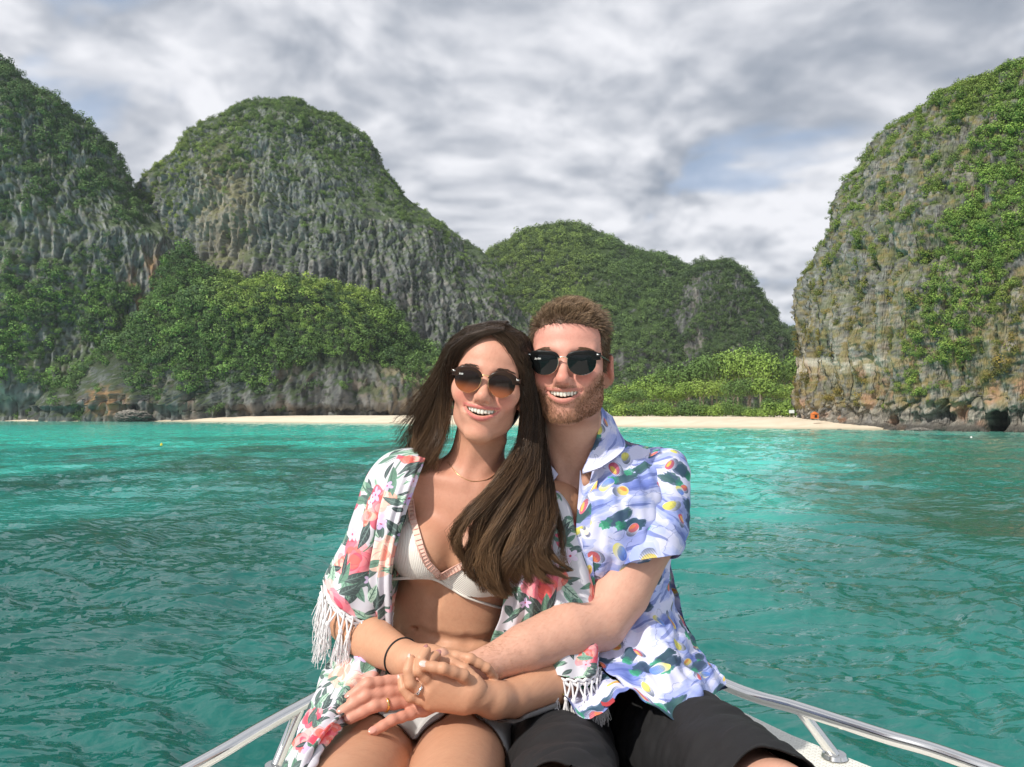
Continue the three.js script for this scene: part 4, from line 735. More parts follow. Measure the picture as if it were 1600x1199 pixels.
// ---------------------------------------------------------------- the woman
const pores = noiseTexture(512, nz4((u, v) => 0.5 + 0.5 * fbm2(u * 40, v * 40, 4)));
const skinTone = noiseTexture(1024, ((f) => { const ch = [0, 1, 2].map((k) => nz4((u, v) => f(u, v)[k])); return (u, v) => ch.map((g) => g(u, v)); })((u, v) => { const m = 0.97 + 0.09 * fbm2(u * 26, v * 26, 4), f = sstep(0.62, 0.80, n2(u * 95, v * 95)) * 0.16 * sstep(-0.2, 0.4, n2(u * 7, v * 7 + 4)), b = 0.035 * fbm2(u * 9 + 5, v * 9, 3); const e = 0.05 * fbm2(u * 15 + 9, v * 15 + 2, 4), t = m - f + b; return [clamp(t + 0.02), clamp(t - 0.02 + e * 0.7), clamp(t - 0.03 + e * 0.9)]; }), false);
const skinMat = new THREE.MeshPhysicalMaterial({ vertexColors: true, map: skinTone, roughness: 0.5, specularIntensity: 0.75, bumpMap: pores.clone(), bumpScale: 0.00022 });
skinMat.bumpMap.repeat.set(5, 5); skinTone.repeat.set(4, 4);
const ivory = new THREE.MeshPhysicalMaterial({ color: new THREE.Color().setRGB(0.80, 0.75, 0.66), roughness: 0.22, clearcoat: 0.4 });
function finger(pts, r, k = 0.006) {                              // pts [px,py,d]; knuckles a little thicker than the bones between
  const o = [], n = pts.length; for (let i = 1; i < n; i++) { const a = PP(pts[i - 1]), b = PP(pts[i]), ra = r * (1.06 - 0.07 * (i - 1)), rb = r * (1.06 - 0.07 * i); const m = [0, 1, 2].map((q) => (a[q] + b[q]) / 2); o.push(cone(a, m, ra, (ra + rb) / 2 * 0.955, 0.004), cone(m, b, (ra + rb) / 2 * 0.955, rb, 0.004)); }
  o[0].k = k; return o;
}
function nail(parent, tip, prev, r, colour, up) {                   // a small curved plate on the back of a fingertip
  const t = V(...PP(tip)), p = V(...PP(prev)), d = t.clone().sub(p).normalize(), n = V(...up).addScaledVector(d, -V(...up).dot(d)).normalize(), s = n.clone().cross(d);
  const g = new THREE.SphereGeometry(1, 14, 10); g.scale(r * 0.70, r * 0.30, r * 0.95); g.applyMatrix4(new THREE.Matrix4().makeBasis(s, n, d).setPosition(t.clone().addScaledVector(n, r * 0.72).addScaledVector(d, r * 0.25)));
  return mesh('fingernail', g, new THREE.MeshPhysicalMaterial({ color: new THREE.Color().setRGB(...colour), roughness: 0.25, clearcoat: 0.6 }), parent);
}
const WH = axes(-2, -3, -9, PP([764, 601, 1.43]));
WH.s = 0.945;
const scaled = (L, s) => L;                                         // heads are modelled at life size; s is applied through the frame
function headField(prims, fr) { const s = fr.s ?? 1, f = field(prims); return (x, y, z) => { const q = into(fr, [x, y, z]); return f(q[0] / s, q[1] / s, q[2] / s) * s; }; }
const woman = group('person', P(700, 1150, 1.42)); woman.userData.label = 'seated woman with long dark hair, floral robe and ivory bikini top, leaning on the man'; woman.userData.category = 'person';
const wRoot = new THREE.Group(); // holder math only
function wadd(name, g, m, parent = woman) { if (parent === woman) g.translate(-woman.position.x, -woman.position.y, -woman.position.z); return mesh(name, g, m, parent); }
const W = {};
{
  const wide = { wide: 0.97, jaw: 0.785, chin: 1.02, nose: 0.985, brow: 0.75, lip: 0.9, smile: 0.0352 };
  const head = headField(headPrims(wide), WH), hc = WH.o, HR = 0.20;
  const T = axes(-16, 4, -7, PP([700, 960, 1.47])), TF = frames(T);
  const sR = PP([615, 762, 1.455]), sL = PP([872, 792, 1.49]), neck0 = PP([740, 742, 1.475]), neck1 = PP([757, 655, 1.455]);
  const body = [
    ell(PP([722, 860, 1.485]), [0.130, 0.150, 0.088], 0.05, TF),
    ell(PP([700, 955, 1.475]), [0.117, 0.11, 0.080], 0.05, TF),
    ell(PP([694, 1025, 1.475]), [0.134, 0.075, 0.084], 0.05, TF),
    ell(PP([690, 1095, 1.52]), [0.165, 0.085, 0.105], 0.05, TF),
    cone(neck0, neck1, 0.053, 0.049, 0.03), cone(PP([738, 765, 1.49]), sR, 0.050, 0.047, 0.05), cone(PP([748, 768, 1.49]), sL, 0.050, 0.047, 0.05),
    ell(PP([725, 790, 1.47]), [0.115, 0.060, 0.062], 0.05, TF),
    ell(PP([660, 862, 1.403]), [0.058, 0.058, 0.048], 0.035, TF), ell(PP([758, 880, 1.405]), [0.058, 0.058, 0.048], 0.035, TF),
    cone(PP([722, 757, 1.418]), PP([640, 738, 1.43]), 0.0075, 0.006, 0.022), cone(PP([752, 765, 1.42]), PP([840, 765, 1.45]), 0.0075, 0.006, 0.022),
    cone(PP([723, 752, 1.425]), PP([742, 690, 1.425]), 0.006, 0.005, 0.016), cone(PP([745, 755, 1.425]), PP([786, 690, 1.44]), 0.006, 0.005, 0.016),
  ];
  const legs = [
    cone(PP([608, 1148, 1.46]), PP([506, 1318, 0.88]), 0.087, 0.065, 0.03), cone(PP([728, 1142, 1.46]), PP([692, 1322, 0.88]), 0.086, 0.065, 0.03),
    cone(PP([498, 1318, 0.88]), V(-0.23, 1.24, -0.92), 0.054, 0.040, 0.03), cone(PP([690, 1324, 0.88]), V(-0.10, 1.24, -0.92), 0.054, 0.040, 0.03),
  ];
  { // the fold across the belly and the navel, laid on the surface
    const f0 = field(body), on = (x, y) => { let t = 1.2; const q = PP([x, y, 1]); for (let k = 0; k < 80; k++) { const p = [q[0] * t, EYE + (q[1] - EYE) * t, q[2] * t], d = f0(...p); if (d < 0.0006) return p; t += Math.max(0.0008, d * 0.8); } return PP([x, y, 1.4]); };
    const cr = [[596, 990], [625, 991], [655, 988], [690, 999], [730, 1003], [770, 1000], [800, 990]].map((q) => on(...q));
    for (let i = 1; i < cr.length; i++) body.push(sub(cone(cr[i - 1], cr[i], 0.0030, 0.0030, 0.016)));
    const nv = on(648, 983); body.push(sub(ell([nv[0], nv[1], nv[2] - 0.002], [0.0070, 0.0042, 0.009], 0.006)));
    const md = [[684, 905], [678, 935], [668, 970]].map((q) => on(...q)); for (let i = 1; i < 3; i++) body.push(sub(cone(md[i - 1].map((v, k) => v + (k === 2 ? 0.004 : 0)), md[i].map((v, k) => v + (k === 2 ? 0.004 : 0)), 0.003, 0.003, 0.02)));
  }
  legs.push(cone(PP([664, 1138, 1.42]), PP([657, 1142, 1.34]), 0.056, 0.050, 0.03));
  const armR = [...chain([[sR, 0.047], [PP([574, 880, 1.43]), 0.043], [PP([546, 972, 1.395]), 0.039], [PP([582, 1002, 1.335]), 0.041], [PP([625, 1026, 1.26]), 0.030], [PP([642, 1036, 1.235]), 0.027]], 0.04)];
  const armL = [...chain([[sL, 0.047], [PP([890, 910, 1.45]), 0.043], [PP([897, 1035, 1.395]), 0.040], [PP([858, 1068, 1.33]), 0.041], [PP([800, 1092, 1.25]), 0.031], [PP([772, 1094, 1.215]), 0.0265]], 0.04)];
  const F = {
    ri: [[688, 1027, 1.205], [726, 1046, 1.192], [743, 1062, 1.186], [752, 1073, 1.186]], rm: [[692, 1022, 1.215], [735, 1030, 1.208], [760, 1044, 1.212], [772, 1058, 1.222]], rr: [[690, 1034, 1.215], [722, 1052, 1.21], [736, 1066, 1.206]], rp: [[684, 1042, 1.216], [704, 1060, 1.212], [712, 1072, 1.21]], rt: [[655, 1048, 1.222], [672, 1062, 1.206], [690, 1070, 1.204]],
    li: [[690, 1060, 1.172], [670, 1041, 1.166], [674, 1030, 1.172], [682, 1024, 1.180]], lm: [[676, 1072, 1.165], [655, 1048, 1.156], [658, 1030, 1.160], [666, 1017, 1.170]], lr: [[668, 1086, 1.164], [641, 1068, 1.152], [638, 1048, 1.156], [642, 1031, 1.166]], lp: [[672, 1100, 1.168], [641, 1090, 1.158], [630, 1076, 1.160], [627, 1061, 1.168]], lt: [[742, 1078, 1.186], [724, 1056, 1.166], [692, 1045, 1.150], [664, 1041, 1.150]],
  };
  W.F = F;
  const handR = [cone(PP([640, 1035, 1.235]), PP([672, 1034, 1.217]), 0.027, 0.024, 0.02), cone(PP([672, 1034, 1.217]), PP([690, 1030, 1.209]), 0.022, 0.0155, 0.02), cone(PP([665, 1040, 1.22]), PP([688, 1042, 1.214]), 0.018, 0.014, 0.02)];
  const handL = [cone(PP([772, 1094, 1.215]), PP([735, 1086, 1.188]), 0.0255, 0.024, 0.02), ...['li', 'lm', 'lr', 'lp'].map((k, i) => cone(PP([728 - i * 2, 1078 + i * 6, 1.184]), PP(F[k][0]), 0.019, 0.0118, 0.014)), cone(PP([745, 1086, 1.192]), PP(F.lt[0]), 0.020, 0.0155, 0.016)];
  const fTorso = field(body), fL1 = field([legs[0], legs[2]]), fL2 = field([legs[1], legs[3]]), fL3 = field([legs[4]]), fB = (x, y, z) => { const a = fTorso(x, y, z); if (y > 1.95) return a; return smin(a, smin(smin(fL1(x, y, z), fL2(x, y, z), 0.006), fL3(x, y, z), 0.005), 0.022); }, fAR = field([...armR, ...handR]), fAL = field([...armL, ...handL]);
  const fingersR = ['ri', 'rm', 'rr', 'rp', 'rt'].map((k) => field(finger(F[k], k === 'rp' ? 0.0074 : k === 'rt' ? 0.0094 : 0.0086))), fingersL = ['li', 'lm', 'lr', 'lp', 'lt'].map((k) => field(finger(F[k], k === 'lp' ? 0.0076 : k === 'lt' ? 0.0098 : 0.0088)));
  const hcR = PP([700, 1045, 1.2]), hcL = PP([685, 1060, 1.17]);
  const core = (x, y, z) => {
    let d = fB(x, y, z);
    const h = Math.hypot(x - hc[0], y - hc[1], z - hc[2]); if (h < HR + 0.05) d = smin(d, head(x, y, z), 0.024);
    d = smin(d, fAR(x, y, z), 0.022 * sstep(1.66, 1.80, y) + 0.002); d = smin(d, fAL(x, y, z), 0.022 * sstep(1.66, 1.80, y) + 0.002);
    return d;
  };
  W.core = core; W.head = head;
  const all = (x, y, z) => {
    let d = core(x, y, z);
    if (Math.hypot(x - hcR[0], y - hcR[1], z - hcR[2]) < 0.13) for (const f of fingersR) d = smin(d, f(x, y, z), 0.0042);
    if (Math.hypot(x - hcL[0], y - hcL[1], z - hcL[2]) < 0.13) for (const f of fingersL) d = smin(d, f(x, y, z), 0.0036);
    return d;
  };
  const colour = (p, n) => {
    const q = into(WH, p).map((v) => v / WH.s), mott = 0.05 * fbm3(p[0] * 28, p[1] * 28, p[2] * 28, 3);
    let c = mix3([0.565, 0.305, 0.188], [0.62, 0.345, 0.230], sstep(0.0, 0.6, -0.1 + p[1] * 0));
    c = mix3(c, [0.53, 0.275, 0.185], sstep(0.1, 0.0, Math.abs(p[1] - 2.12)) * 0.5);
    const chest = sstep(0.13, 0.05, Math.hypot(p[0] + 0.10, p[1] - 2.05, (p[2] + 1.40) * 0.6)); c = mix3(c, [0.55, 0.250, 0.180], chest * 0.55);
    if (q[1] > -0.16 && Math.hypot(...q) < 0.19) {
      const face = sstep(-0.13, -0.09, q[1]); c = mix3(c, [0.63, 0.318, 0.225], face);
      for (const s of [-1, 1]) c = mix3(c, [0.60, 0.215, 0.160], 0.75 * sstep(0.028, 0.006, Math.hypot(q[0] - s * 0.040, q[1] + 0.035)) * face);
      c = mix3(c, [0.56, 0.235, 0.17], 0.5 * sstep(0.018, 0.004, Math.hypot(q[0], q[1] + 0.036)) * face); c = mix3(c, [0.56, 0.25, 0.18], 0.35 * sstep(0.03, 0.008, Math.hypot(q[0], q[1] + 0.104)) * face);
      c = mouthColour(q, c, 1.15, [0.55, 0.150, 0.140]);
    }
    // knuckles and fingertips are a little redder
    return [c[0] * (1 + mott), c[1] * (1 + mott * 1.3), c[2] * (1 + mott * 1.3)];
  };
  const lo = [-0.40, 1.18, -1.68], hi = [0.17, 2.20, -0.80];
  const parts = [];
  // one figure: head and hands get finer cells, and the boxes butt against one another
  const handBox = [[-0.205, 1.70, -1.262], [-0.008, 1.845, -1.115]], headBox = [[-0.16, 2.155, -1.62], [0.09, 2.39, -1.28]];
  const inBox = (b, x, y, z, m) => x > b[0][0] + m && y > b[0][1] + m && z > b[0][2] + m && x < b[1][0] - m && y < b[1][1] - m && z < b[1][2] - m;
  const rough = skin(core, lo, hi, 0.0068, colour);
  const dropInside = (g, boxes) => { const ix = g.index.array, p = g.attributes.position, keep = []; for (let i = 0; i < ix.length; i += 3) { let ins = false; for (const b of boxes) { let all3 = true; for (let k = 0; k < 3; k++) { const v = ix[i + k]; if (!inBox(b, p.getX(v), p.getY(v), p.getZ(v), 0.0075)) all3 = false; } if (all3) ins = true; } if (!ins) keep.push(ix[i], ix[i + 1], ix[i + 2]); } g.setIndex(keep); return g; };
  W.roughKeep = rough;
  parts.push(dropInside(rough.clone(), [handBox, headBox]), skin(all, handBox[0], handBox[1], 0.0023, colour), skin(all, headBox[0], headBox[1], 0.0024, colour));
  const bodyMesh = wadd('body', join(parts), skinMat);
  wadd('teeth', teethGeometry({ ...WH, x: WH.x.map((v) => v * WH.s), y: WH.y.map((v) => v * WH.s), z: WH.z.map((v) => v * WH.s) }), ivory);
  // nails
  const nl = (k, col, up, r) => { const f = F[k], n = nail(woman, f[f.length - 1], f[f.length - 2], r, col, up); n.geometry.translate(-woman.position.x, -woman.position.y, -woman.position.z); };
  nl('ri', [0.62, 0.34, 0.31], [0.5, 0.5, 0.8], 0.0072); nl('lt', [0.72, 0.52, 0.46], [0, 0.75, 0.7], 0.0082); nl('lr', [0.72, 0.50, 0.44], [-0.8, 0.2, 0.5], 0.0070); nl('lm', [0.36, 0.15, 0.14], [-0.6, 0.6, 0.4], 0.0070); nl('lp', [0.72, 0.50, 0.44], [-0.8, 0.1, 0.5], 0.0062); nl('li', [0.45, 0.20, 0.19], [0.3, 0.8, 0.4], 0.0070);
}
function mouthColour(q, c, lip, lipCol, hw = 0.0352) {
  const u = q[0] / (hw * 1.02); if (Math.abs(u) > 1.12 || q[2] < 0.05) return c;
  const zc = lipZ(u), [yu, yl, ru, rl] = lipY(u, lip), e = sstep(1.10, 0.95, Math.abs(u));
  if (q[2] < zc - 0.0040 && q[1] < yu + 0.003 && q[1] > yl - 0.004 && Math.abs(u) < 1.05) return q[1] > MOUTH + 0.004 ? [0.36, 0.11, 0.10] : [0.15, 0.035, 0.032];
  const a = sstep(ru * 1.5, ru * 1.0, Math.abs(q[1] - yu - ru)), b = sstep(rl * 1.35, rl * 0.95, Math.abs(q[1] - yl + rl));
  return mix3(c, lipCol, clamp(Math.max(a, b) * e * 0.85));
}
// eyebrows
function brows(fr, tone, parent, off, dense = 1, y0 = 0.0235) {
  const r = rng(77), s = fr.s ?? 1;
  for (const sd of [-1, 1]) { const L = []; for (let k = 0; k < 260 * dense; k++) {
    const t = r(), x = lerp(0.012, 0.050, t), y = y0 + 0.0065 * Math.sin(t * 2.3) - 0.003 * t + (r() - 0.5) * 0.0065 * (1 - 0.6 * t), z = 0.0945 - 5.2 * x * x - (y > 0.03 ? 0.002 : 0);
    const a = out(fr, [sd * x * s, y * s, (z + 0.0005) * s]), b = out(fr, [sd * (x + 0.006) * s, (y + 0.0028 * (1 - t * 1.4)) * s, (z - 0.0010) * s]);
    const m = a.map((v, i) => (v + b[i]) / 2 + (i === 2 ? 0.0008 : 0)); L.push({ pts: [a, m, b].map((p) => p.map((v, i) => v - off[i])), r0: 0.00034, r1: 0.00014, tone: () => tone });
  }
  mesh('eyebrow', strands(L, 3, 3), new THREE.MeshStandardMaterial({ vertexColors: true, roughness: 0.6 }), parent); }
}
const wOff = A3(woman.position);
brows(WH, [0.085, 0.050, 0.034], woman, wOff, 0.5, 0.0200);
// hair: a dark cap and several thousand strands in two falls
{
  const s = WH.s, hairMat = new THREE.MeshPhysicalMaterial({ vertexColors: true, roughness: 0.38, specularIntensity: 0.8 });
  const cap = headField([ell([0, 0.038, -0.018], [0.0800, 0.0900, 0.1010], 0.02), ell([0, -0.03, -0.045], [0.072, 0.08, 0.062], 0.04)], WH);
  const g0 = skin(cap, [-0.16, 2.10, -1.62], [0.09, 2.42, -1.28], 0.005), line = [[0.10, 0.062], [0.084, 0.064], [0.066, 0.056], [0.038, 0.030], [0.0, 0.018], [-0.03, -0.004], [-0.2, -0.004]];
  const zl = (y) => { for (let i = 1; i < line.length; i++) if (y >= line[i][0]) { const a = line[i - 1], b = line[i]; return lerp(a[1], b[1], clamp((y - a[0]) / (b[0] - a[0]))); } return -0.01; };
  const capG = thicken(cut(g0, (x, y, z) => { const q = into(WH, [x, y, z]).map((v) => v / s); return zl(q[1]) - q[2]; }), 0.004);
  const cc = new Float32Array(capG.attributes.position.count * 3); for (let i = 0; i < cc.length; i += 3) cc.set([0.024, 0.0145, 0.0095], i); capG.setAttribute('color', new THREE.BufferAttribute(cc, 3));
  capG.translate(-wOff[0], -wOff[1], -wOff[2]);
  const left = [
    [[775, 516, 1.350], [727, 533, 1.352], [705, 570, 1.374], [700, 622, 1.405], [698, 668, 1.42], [690, 705, 1.41], [674, 738, 1.40]],
    [[776, 512, 1.372], [728, 528, 1.378], [702, 574, 1.405], [688, 632, 1.43], [676, 680, 1.435], [662, 712, 1.43], [650, 742, 1.42]],
    [[777, 506, 1.405], [722, 524, 1.415], [692, 580, 1.445], [672, 642, 1.465], [662, 686, 1.465], [653, 714, 1.46], [649, 734, 1.45]],
    [[778, 503, 1.445], [722, 520, 1.46], [688, 578, 1.49], [664, 638, 1.50], [656, 680, 1.50], [643, 702, 1.50], [630, 716, 1.495]],
    [[784, 503, 1.49], [732, 525, 1.51], [700, 590, 1.54], [682, 650, 1.54], [672, 700, 1.52], [660, 735, 1.50], [655, 760, 1.485]],
  ];
  const right = [
    [[772, 516, 1.352], [798, 540, 1.352], [813, 585, 1.375], [820, 640, 1.395], [812, 695, 1.39], [786, 745, 1.365], [744, 785, 1.345], [716, 825, 1.335], [720, 862, 1.335]],
    [[773, 512, 1.375], [806, 534, 1.378], [822, 590, 1.40], [829, 660, 1.41], [818, 730, 1.375], [780, 790, 1.345], [742, 845, 1.330], [732, 890, 1.330], [752, 905, 1.335]],
    [[774, 506, 1.40], [812, 532, 1.41], [828, 600, 1.43], [836, 680, 1.415], [828, 750, 1.375], [795, 812, 1.345], [762, 868, 1.330], [758, 910, 1.332], [772, 935, 1.34]],
    [[775, 504, 1.43], [818, 532, 1.44], [832, 605, 1.455], [837, 685, 1.435], [836, 755, 1.385], [826, 820, 1.345], [794, 875, 1.330], [782, 910, 1.330], [790, 930, 1.338]],
    [[776, 503, 1.455], [822, 540, 1.47], [830, 620, 1.475], [844, 700, 1.45], [850, 765, 1.395], [850, 825, 1.345], [838, 872, 1.328], [848, 898, 1.328], [870, 905, 1.335]],
    [[772, 503, 1.48], [822, 550, 1.50], [832, 640, 1.495], [846, 710, 1.470], [858, 770, 1.405], [868, 820, 1.358], [864, 858, 1.340], [872, 878, 1.338], [886, 888, 1.345]],
  ];
  const r = rng(404), list = [];
  const skull = W.head, pushOut = (p, m) => { for (let k = 0; k < 2; k++) { const d = skull(...p); if (d > m) return p; const e = 0.002, g = V(skull(p[0] + e, p[1], p[2]) - d, skull(p[0], p[1] + e, p[2]) - d, skull(p[0], p[1], p[2] + e) - d).normalize(); p = [p[0] + g.x * (m - d), p[1] + g.y * (m - d), p[2] + g.z * (m - d)]; } return p; };
  const make = (G, n, spread, amp) => {
    const per = 7, nl = (G.length - 1) * per;
    for (let k = 0; k < n; k++) {
      const s0 = r() * (G.length - 1), lock = Math.floor(s0 * per + r() * 0.9), mid = (lock + 0.5) / per, lr = rng(lock * 131 + G.length * 17), ph = lr() * 6.28, ph2 = lr() * 6.28, wv = 7 + 5 * lr(), la = amp * (0.5 + 0.9 * lr()), lx = (lr() - 0.5) * 10, ld = (lr() - 0.3) * 0.022, jx = (r() + r() - 1), jd = r(), cutoff = r() < 0.15 ? 0.72 + 0.2 * r() : 0.90 + 0.13 * r(), stray = r() < 0.06 ? 2.4 : 1, tw = (r() - 0.5) * 1.5, rx = (r() - 0.5) * 26, ry = (r() - 0.5) * 4;
      const pts = [];
      for (let j = 0; j < 13; j++) {
        const t = j / 12 * Math.min(1, cutoff), s = clamp(lerp(s0, mid, 0.55 * sstep(0.3, 1, t)), 0, G.length - 1.001), i = Math.floor(s), f = s - i, a = spline(G[i], t), b = spline(G[i + 1], t), w = sstep(0.15, 0.85, t), wave = Math.sin(t * wv + ph + tw * w);
        const px = lerp(a[0], b[0], f) + (1 - w) * rx + w * (stray * spread * jx * (1.1 - 0.6 * t) + la * wave + lx), py = lerp(a[1], b[1], f) + (1 - w) * ry + w * 2.5 * Math.sin(t * wv * 1.3 + ph2), d = lerp(a[2], b[2], f) + (jd - 0.4) * 0.026 * (0.25 + w) * (1.1 - 0.5 * t) + w * (0.010 * Math.cos(t * wv + ph2) + ld);
        let p = PP([px, py, d]); if (t < 0.62) p = pushOut(p, 0.0015 + 0.011 * jd * sstep(0, 0.12, t) + 0.002 * r());
        pts.push(p.map((v, q) => v - wOff[q] + (j ? (r() - 0.5) * 0.0016 * w : 0)));
      }
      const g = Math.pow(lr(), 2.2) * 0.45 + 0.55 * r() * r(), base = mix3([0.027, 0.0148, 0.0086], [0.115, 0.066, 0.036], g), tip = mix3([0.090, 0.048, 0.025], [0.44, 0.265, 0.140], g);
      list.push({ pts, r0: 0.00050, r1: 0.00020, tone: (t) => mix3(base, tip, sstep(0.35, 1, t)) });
    }
  };
  make(left, 3000, 11, 11); make(right, 6000, 9, 12);
  // fly-away strands at the left, blown outward
  for (let k = 0; k < 420; k++) { const a = left[1 + Math.floor(r() * 2)], pts = []; const e = [608 + r() * 62, 635 + r() * 95, 1.48 + r() * 0.03], t0 = 0.25 + r() * 0.4; for (let j = 0; j < 7; j++) { const t = j / 6, b = spline(a, lerp(0.05, t0, t)), w = t * t; const p = PP([lerp(b[0], e[0], w) + Math.sin(t * 5 + k) * 3, lerp(b[1], e[1], w) + Math.cos(t * 4 + k) * 3, lerp(b[2], e[2], w)]); pts.push(p.map((v, q) => v - wOff[q])); } list.push({ pts, r0: 0.0006, r1: 0.00025, tone: () => [0.09, 0.052, 0.03] }); }
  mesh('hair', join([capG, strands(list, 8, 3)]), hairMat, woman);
}
sunglasses('sunglasses', 'tortoiseshell half-rim sunglasses with round amber lenses worn by the woman', { ...WH, o: WH.o }, {
  cx: 0.0305, cy: -0.003, rx: 0.0235, ryTop: 0.0170, ryBot: 0.0250, sqTop: 2.2, sqBot: 2.0, z: 0.1035, barW: 0.0055, bar: [0.02, 0.92], endY: 0.52, logo: { text: 'Ray-Ban', font: scriptFont, width: 0.0075 },
  tint: (v) => mix3([0.34, 0.095, 0.034], [0.014, 0.007, 0.005], sstep(-1.35, -0.15, v)),
  lens: new THREE.MeshPhysicalMaterial({ vertexColors: true, roughness: 0.04, specularIntensity: 0.6 }),
  metal: new THREE.MeshStandardMaterial({ color: new THREE.Color().setRGB(0.85, 0.62, 0.32), metalness: 1, roughness: 0.25 }),
  frame: new THREE.MeshPhysicalMaterial({ color: new THREE.Color().setRGB(0.030, 0.014, 0.008), roughness: 0.3, specularIntensity: 0.5 }),
  temple: new THREE.MeshPhysicalMaterial({ color: new THREE.Color().setRGB(0.022, 0.012, 0.008), roughness: 0.2 }), rivet: new THREE.MeshStandardMaterial({ color: 0xd8d8d4, metalness: 1, roughness: 0.25 }),
});
// ---------------------------------------------------------------- the man
const MH = axes(-11, 0, -1, PP([890, 570, 1.478])); MH.s = 1.0;
const man = group('person', P(940, 1150, 1.5)); man.userData.label = 'seated man with short brown hair, ginger beard and fish-print shirt, arm round the woman'; man.userData.category = 'person';
const mOff = A3(man.position);
function madd(name, g, m, parent = man) { if (parent === man) g.translate(-mOff[0], -mOff[1], -mOff[2]); return mesh(name, g, m, parent); }
const M = {};
{
  const head = headField(headPrims({ wide: 1.06, jaw: 0.96, chin: 1.0, nose: 1.015, brow: 1.1, lip: 0.95, smile: 0.0352 }), MH), hc = MH.o; M.head = head;
  const T = axes(-14, 2, 3, PP([950, 950, 1.56])), TF = frames(T);
  const sL = PP([1028, 752, 1.58]), sR = PP([790, 770, 1.66]), neck0 = PP([900, 745, 1.57]), neck1 = PP([893, 650, 1.50]);
  const body = [
    ell(PP([920, 850, 1.595]), [0.135, 0.165, 0.085], 0.06, TF), ell(PP([950, 980, 1.60]), [0.115, 0.14, 0.080], 0.06, TF), ell(PP([950, 1100, 1.62]), [0.155, 0.09, 0.110], 0.06, TF),
    ell(PP([915, 775, 1.565]), [0.145, 0.07, 0.080], 0.06, TF),
    cone(neck0, neck1, 0.062, 0.0585, 0.03), cone(PP([915, 765, 1.59]), sL, 0.058, 0.056, 0.06), cone(PP([895, 770, 1.60]), sR, 0.058, 0.056, 0.06),
    cone(PP([890, 765, 1.485]), PP([990, 742, 1.53]), 0.009, 0.007, 0.022),
    cone(PP([884, 758, 1.49]), PP([915, 690, 1.505]), 0.008, 0.007, 0.02), cone(PP([876, 760, 1.49]), PP([866, 690, 1.50]), 0.008, 0.007, 0.02),
    ell(PP([945, 840, 1.51]), [0.055, 0.05, 0.04], 0.05), ell(PP([865, 850, 1.495]), [0.062, 0.05, 0.04], 0.05),
  ];
  const legs = [
    cone(PP([870, 1140, 1.55]), PP([876, 1300, 0.97]), 0.088, 0.064, 0.05), cone(PP([1014, 1128, 1.55]), PP([1212, 1270, 1.02]), 0.086, 0.064, 0.05),
    cone(PP([876, 1300, 0.97]), V(0.04, 1.24, -1.0), 0.057, 0.044, 0.03), cone(PP([1212, 1270, 1.02]), V(0.36, 1.24, -1.08), 0.057, 0.044, 0.03),
  ];
  const el = PP([936, 972, 1.405]);
  const armL = chain([[sL, 0.062], [PP([1005, 845, 1.52]), 0.0625], [PP([968, 925, 1.445]), 0.058], [el, 0.0535], [PP([885, 986, 1.365]), 0.0525], [PP([820, 1014, 1.315]), 0.0425], [PP([765, 1038, 1.275]), 0.0305], [PP([738, 1051, 1.255]), 0.0275]], 0.05);
  const armR = chain([[sR, 0.058], [PP([770, 930, 1.70]), 0.05], [PP([790, 1090, 1.72]), 0.044]], 0.05);
  const F = {
    i: [[655, 1062, 1.205], [606, 1066, 1.186], [574, 1069, 1.166], [549, 1088, 1.155]], m: [[650, 1078, 1.198], [608, 1083, 1.178], [571, 1088, 1.157], [536, 1111, 1.142]], r: [[652, 1094, 1.194], [616, 1099, 1.176], [584, 1104, 1.156], [547, 1123, 1.140]], p: [[662, 1108, 1.190], [642, 1116, 1.174], [612, 1126, 1.150], [584, 1143, 1.133]], t: [[715, 1034, 1.222], [690, 1024, 1.205], [668, 1030, 1.195]],
  };
  M.F = F;
  const hand = [cone(PP([738, 1051, 1.255]), PP([700, 1066, 1.228]), 0.0275, 0.0245, 0.02), ...['i', 'm', 'r', 'p'].map((k, i) => cone(PP([705, 1058 + 7 * i, 1.228]), PP(F[k][0]), 0.0205, 0.0130, 0.014))];
  const fB = field([...body, ...legs]), fA = field([...armL, ...hand]), fR = field(armR), hcp = PP([620, 1090, 1.18]);
  const fing = ['i', 'm', 'r', 'p', 't'].map((k) => field(finger(F[k], k === 'p' ? 0.0090 : 0.0103)));
  const core = (x, y, z) => { let d = fB(x, y, z); if (Math.hypot(x - hc[0], y - hc[1], z - hc[2]) < 0.26) d = smin(d, head(x, y, z), 0.026); d = smin(d, fA(x, y, z), 0.03 * sstep(1.8, 1.95, y) + 0.002); return smin(d, fR(x, y, z), 0.03); };
  const all = (x, y, z) => { let d = core(x, y, z); if (Math.hypot(x - hcp[0], y - hcp[1], z - hcp[2]) < 0.15) for (const f of fing) d = smin(d, f(x, y, z), 0.0045); return d; };
  M.core = core;
  const beardAt = (q) => { // 0..1 where whiskers grow
    if (q[2] < -0.012) return 0; const [yu, yl] = lipY(clamp(q[0] / 0.031, -1, 1));
    const top = lerp(-0.053, -0.018, sstep(0.034, 0.068, Math.abs(q[0]))) , cheek = sstep(top + 0.006, top - 0.014, q[1]);
    const must = sstep(-0.0435, -0.0475, q[1]) * sstep(0.044, 0.034, Math.abs(q[0])), lips = Math.abs(q[0]) < 0.0345 && q[1] < yu + 0.0040 && q[1] > yl - 0.0085 ? 0 : 1;
    const under = sstep(-0.132, -0.112, q[1]);
    const bare = sstep(0.012, 0.022, Math.hypot(q[0] * 0.8, q[1] + 0.080));
    return clamp(Math.max(cheek * sstep(0.020, 0.034, Math.abs(q[0]) + sstep(-0.06, -0.085, q[1]) * 0.03), must * 0.85)) * lips * under * lerp(0.55, 1, bare);
  };
  M.beardAt = beardAt;
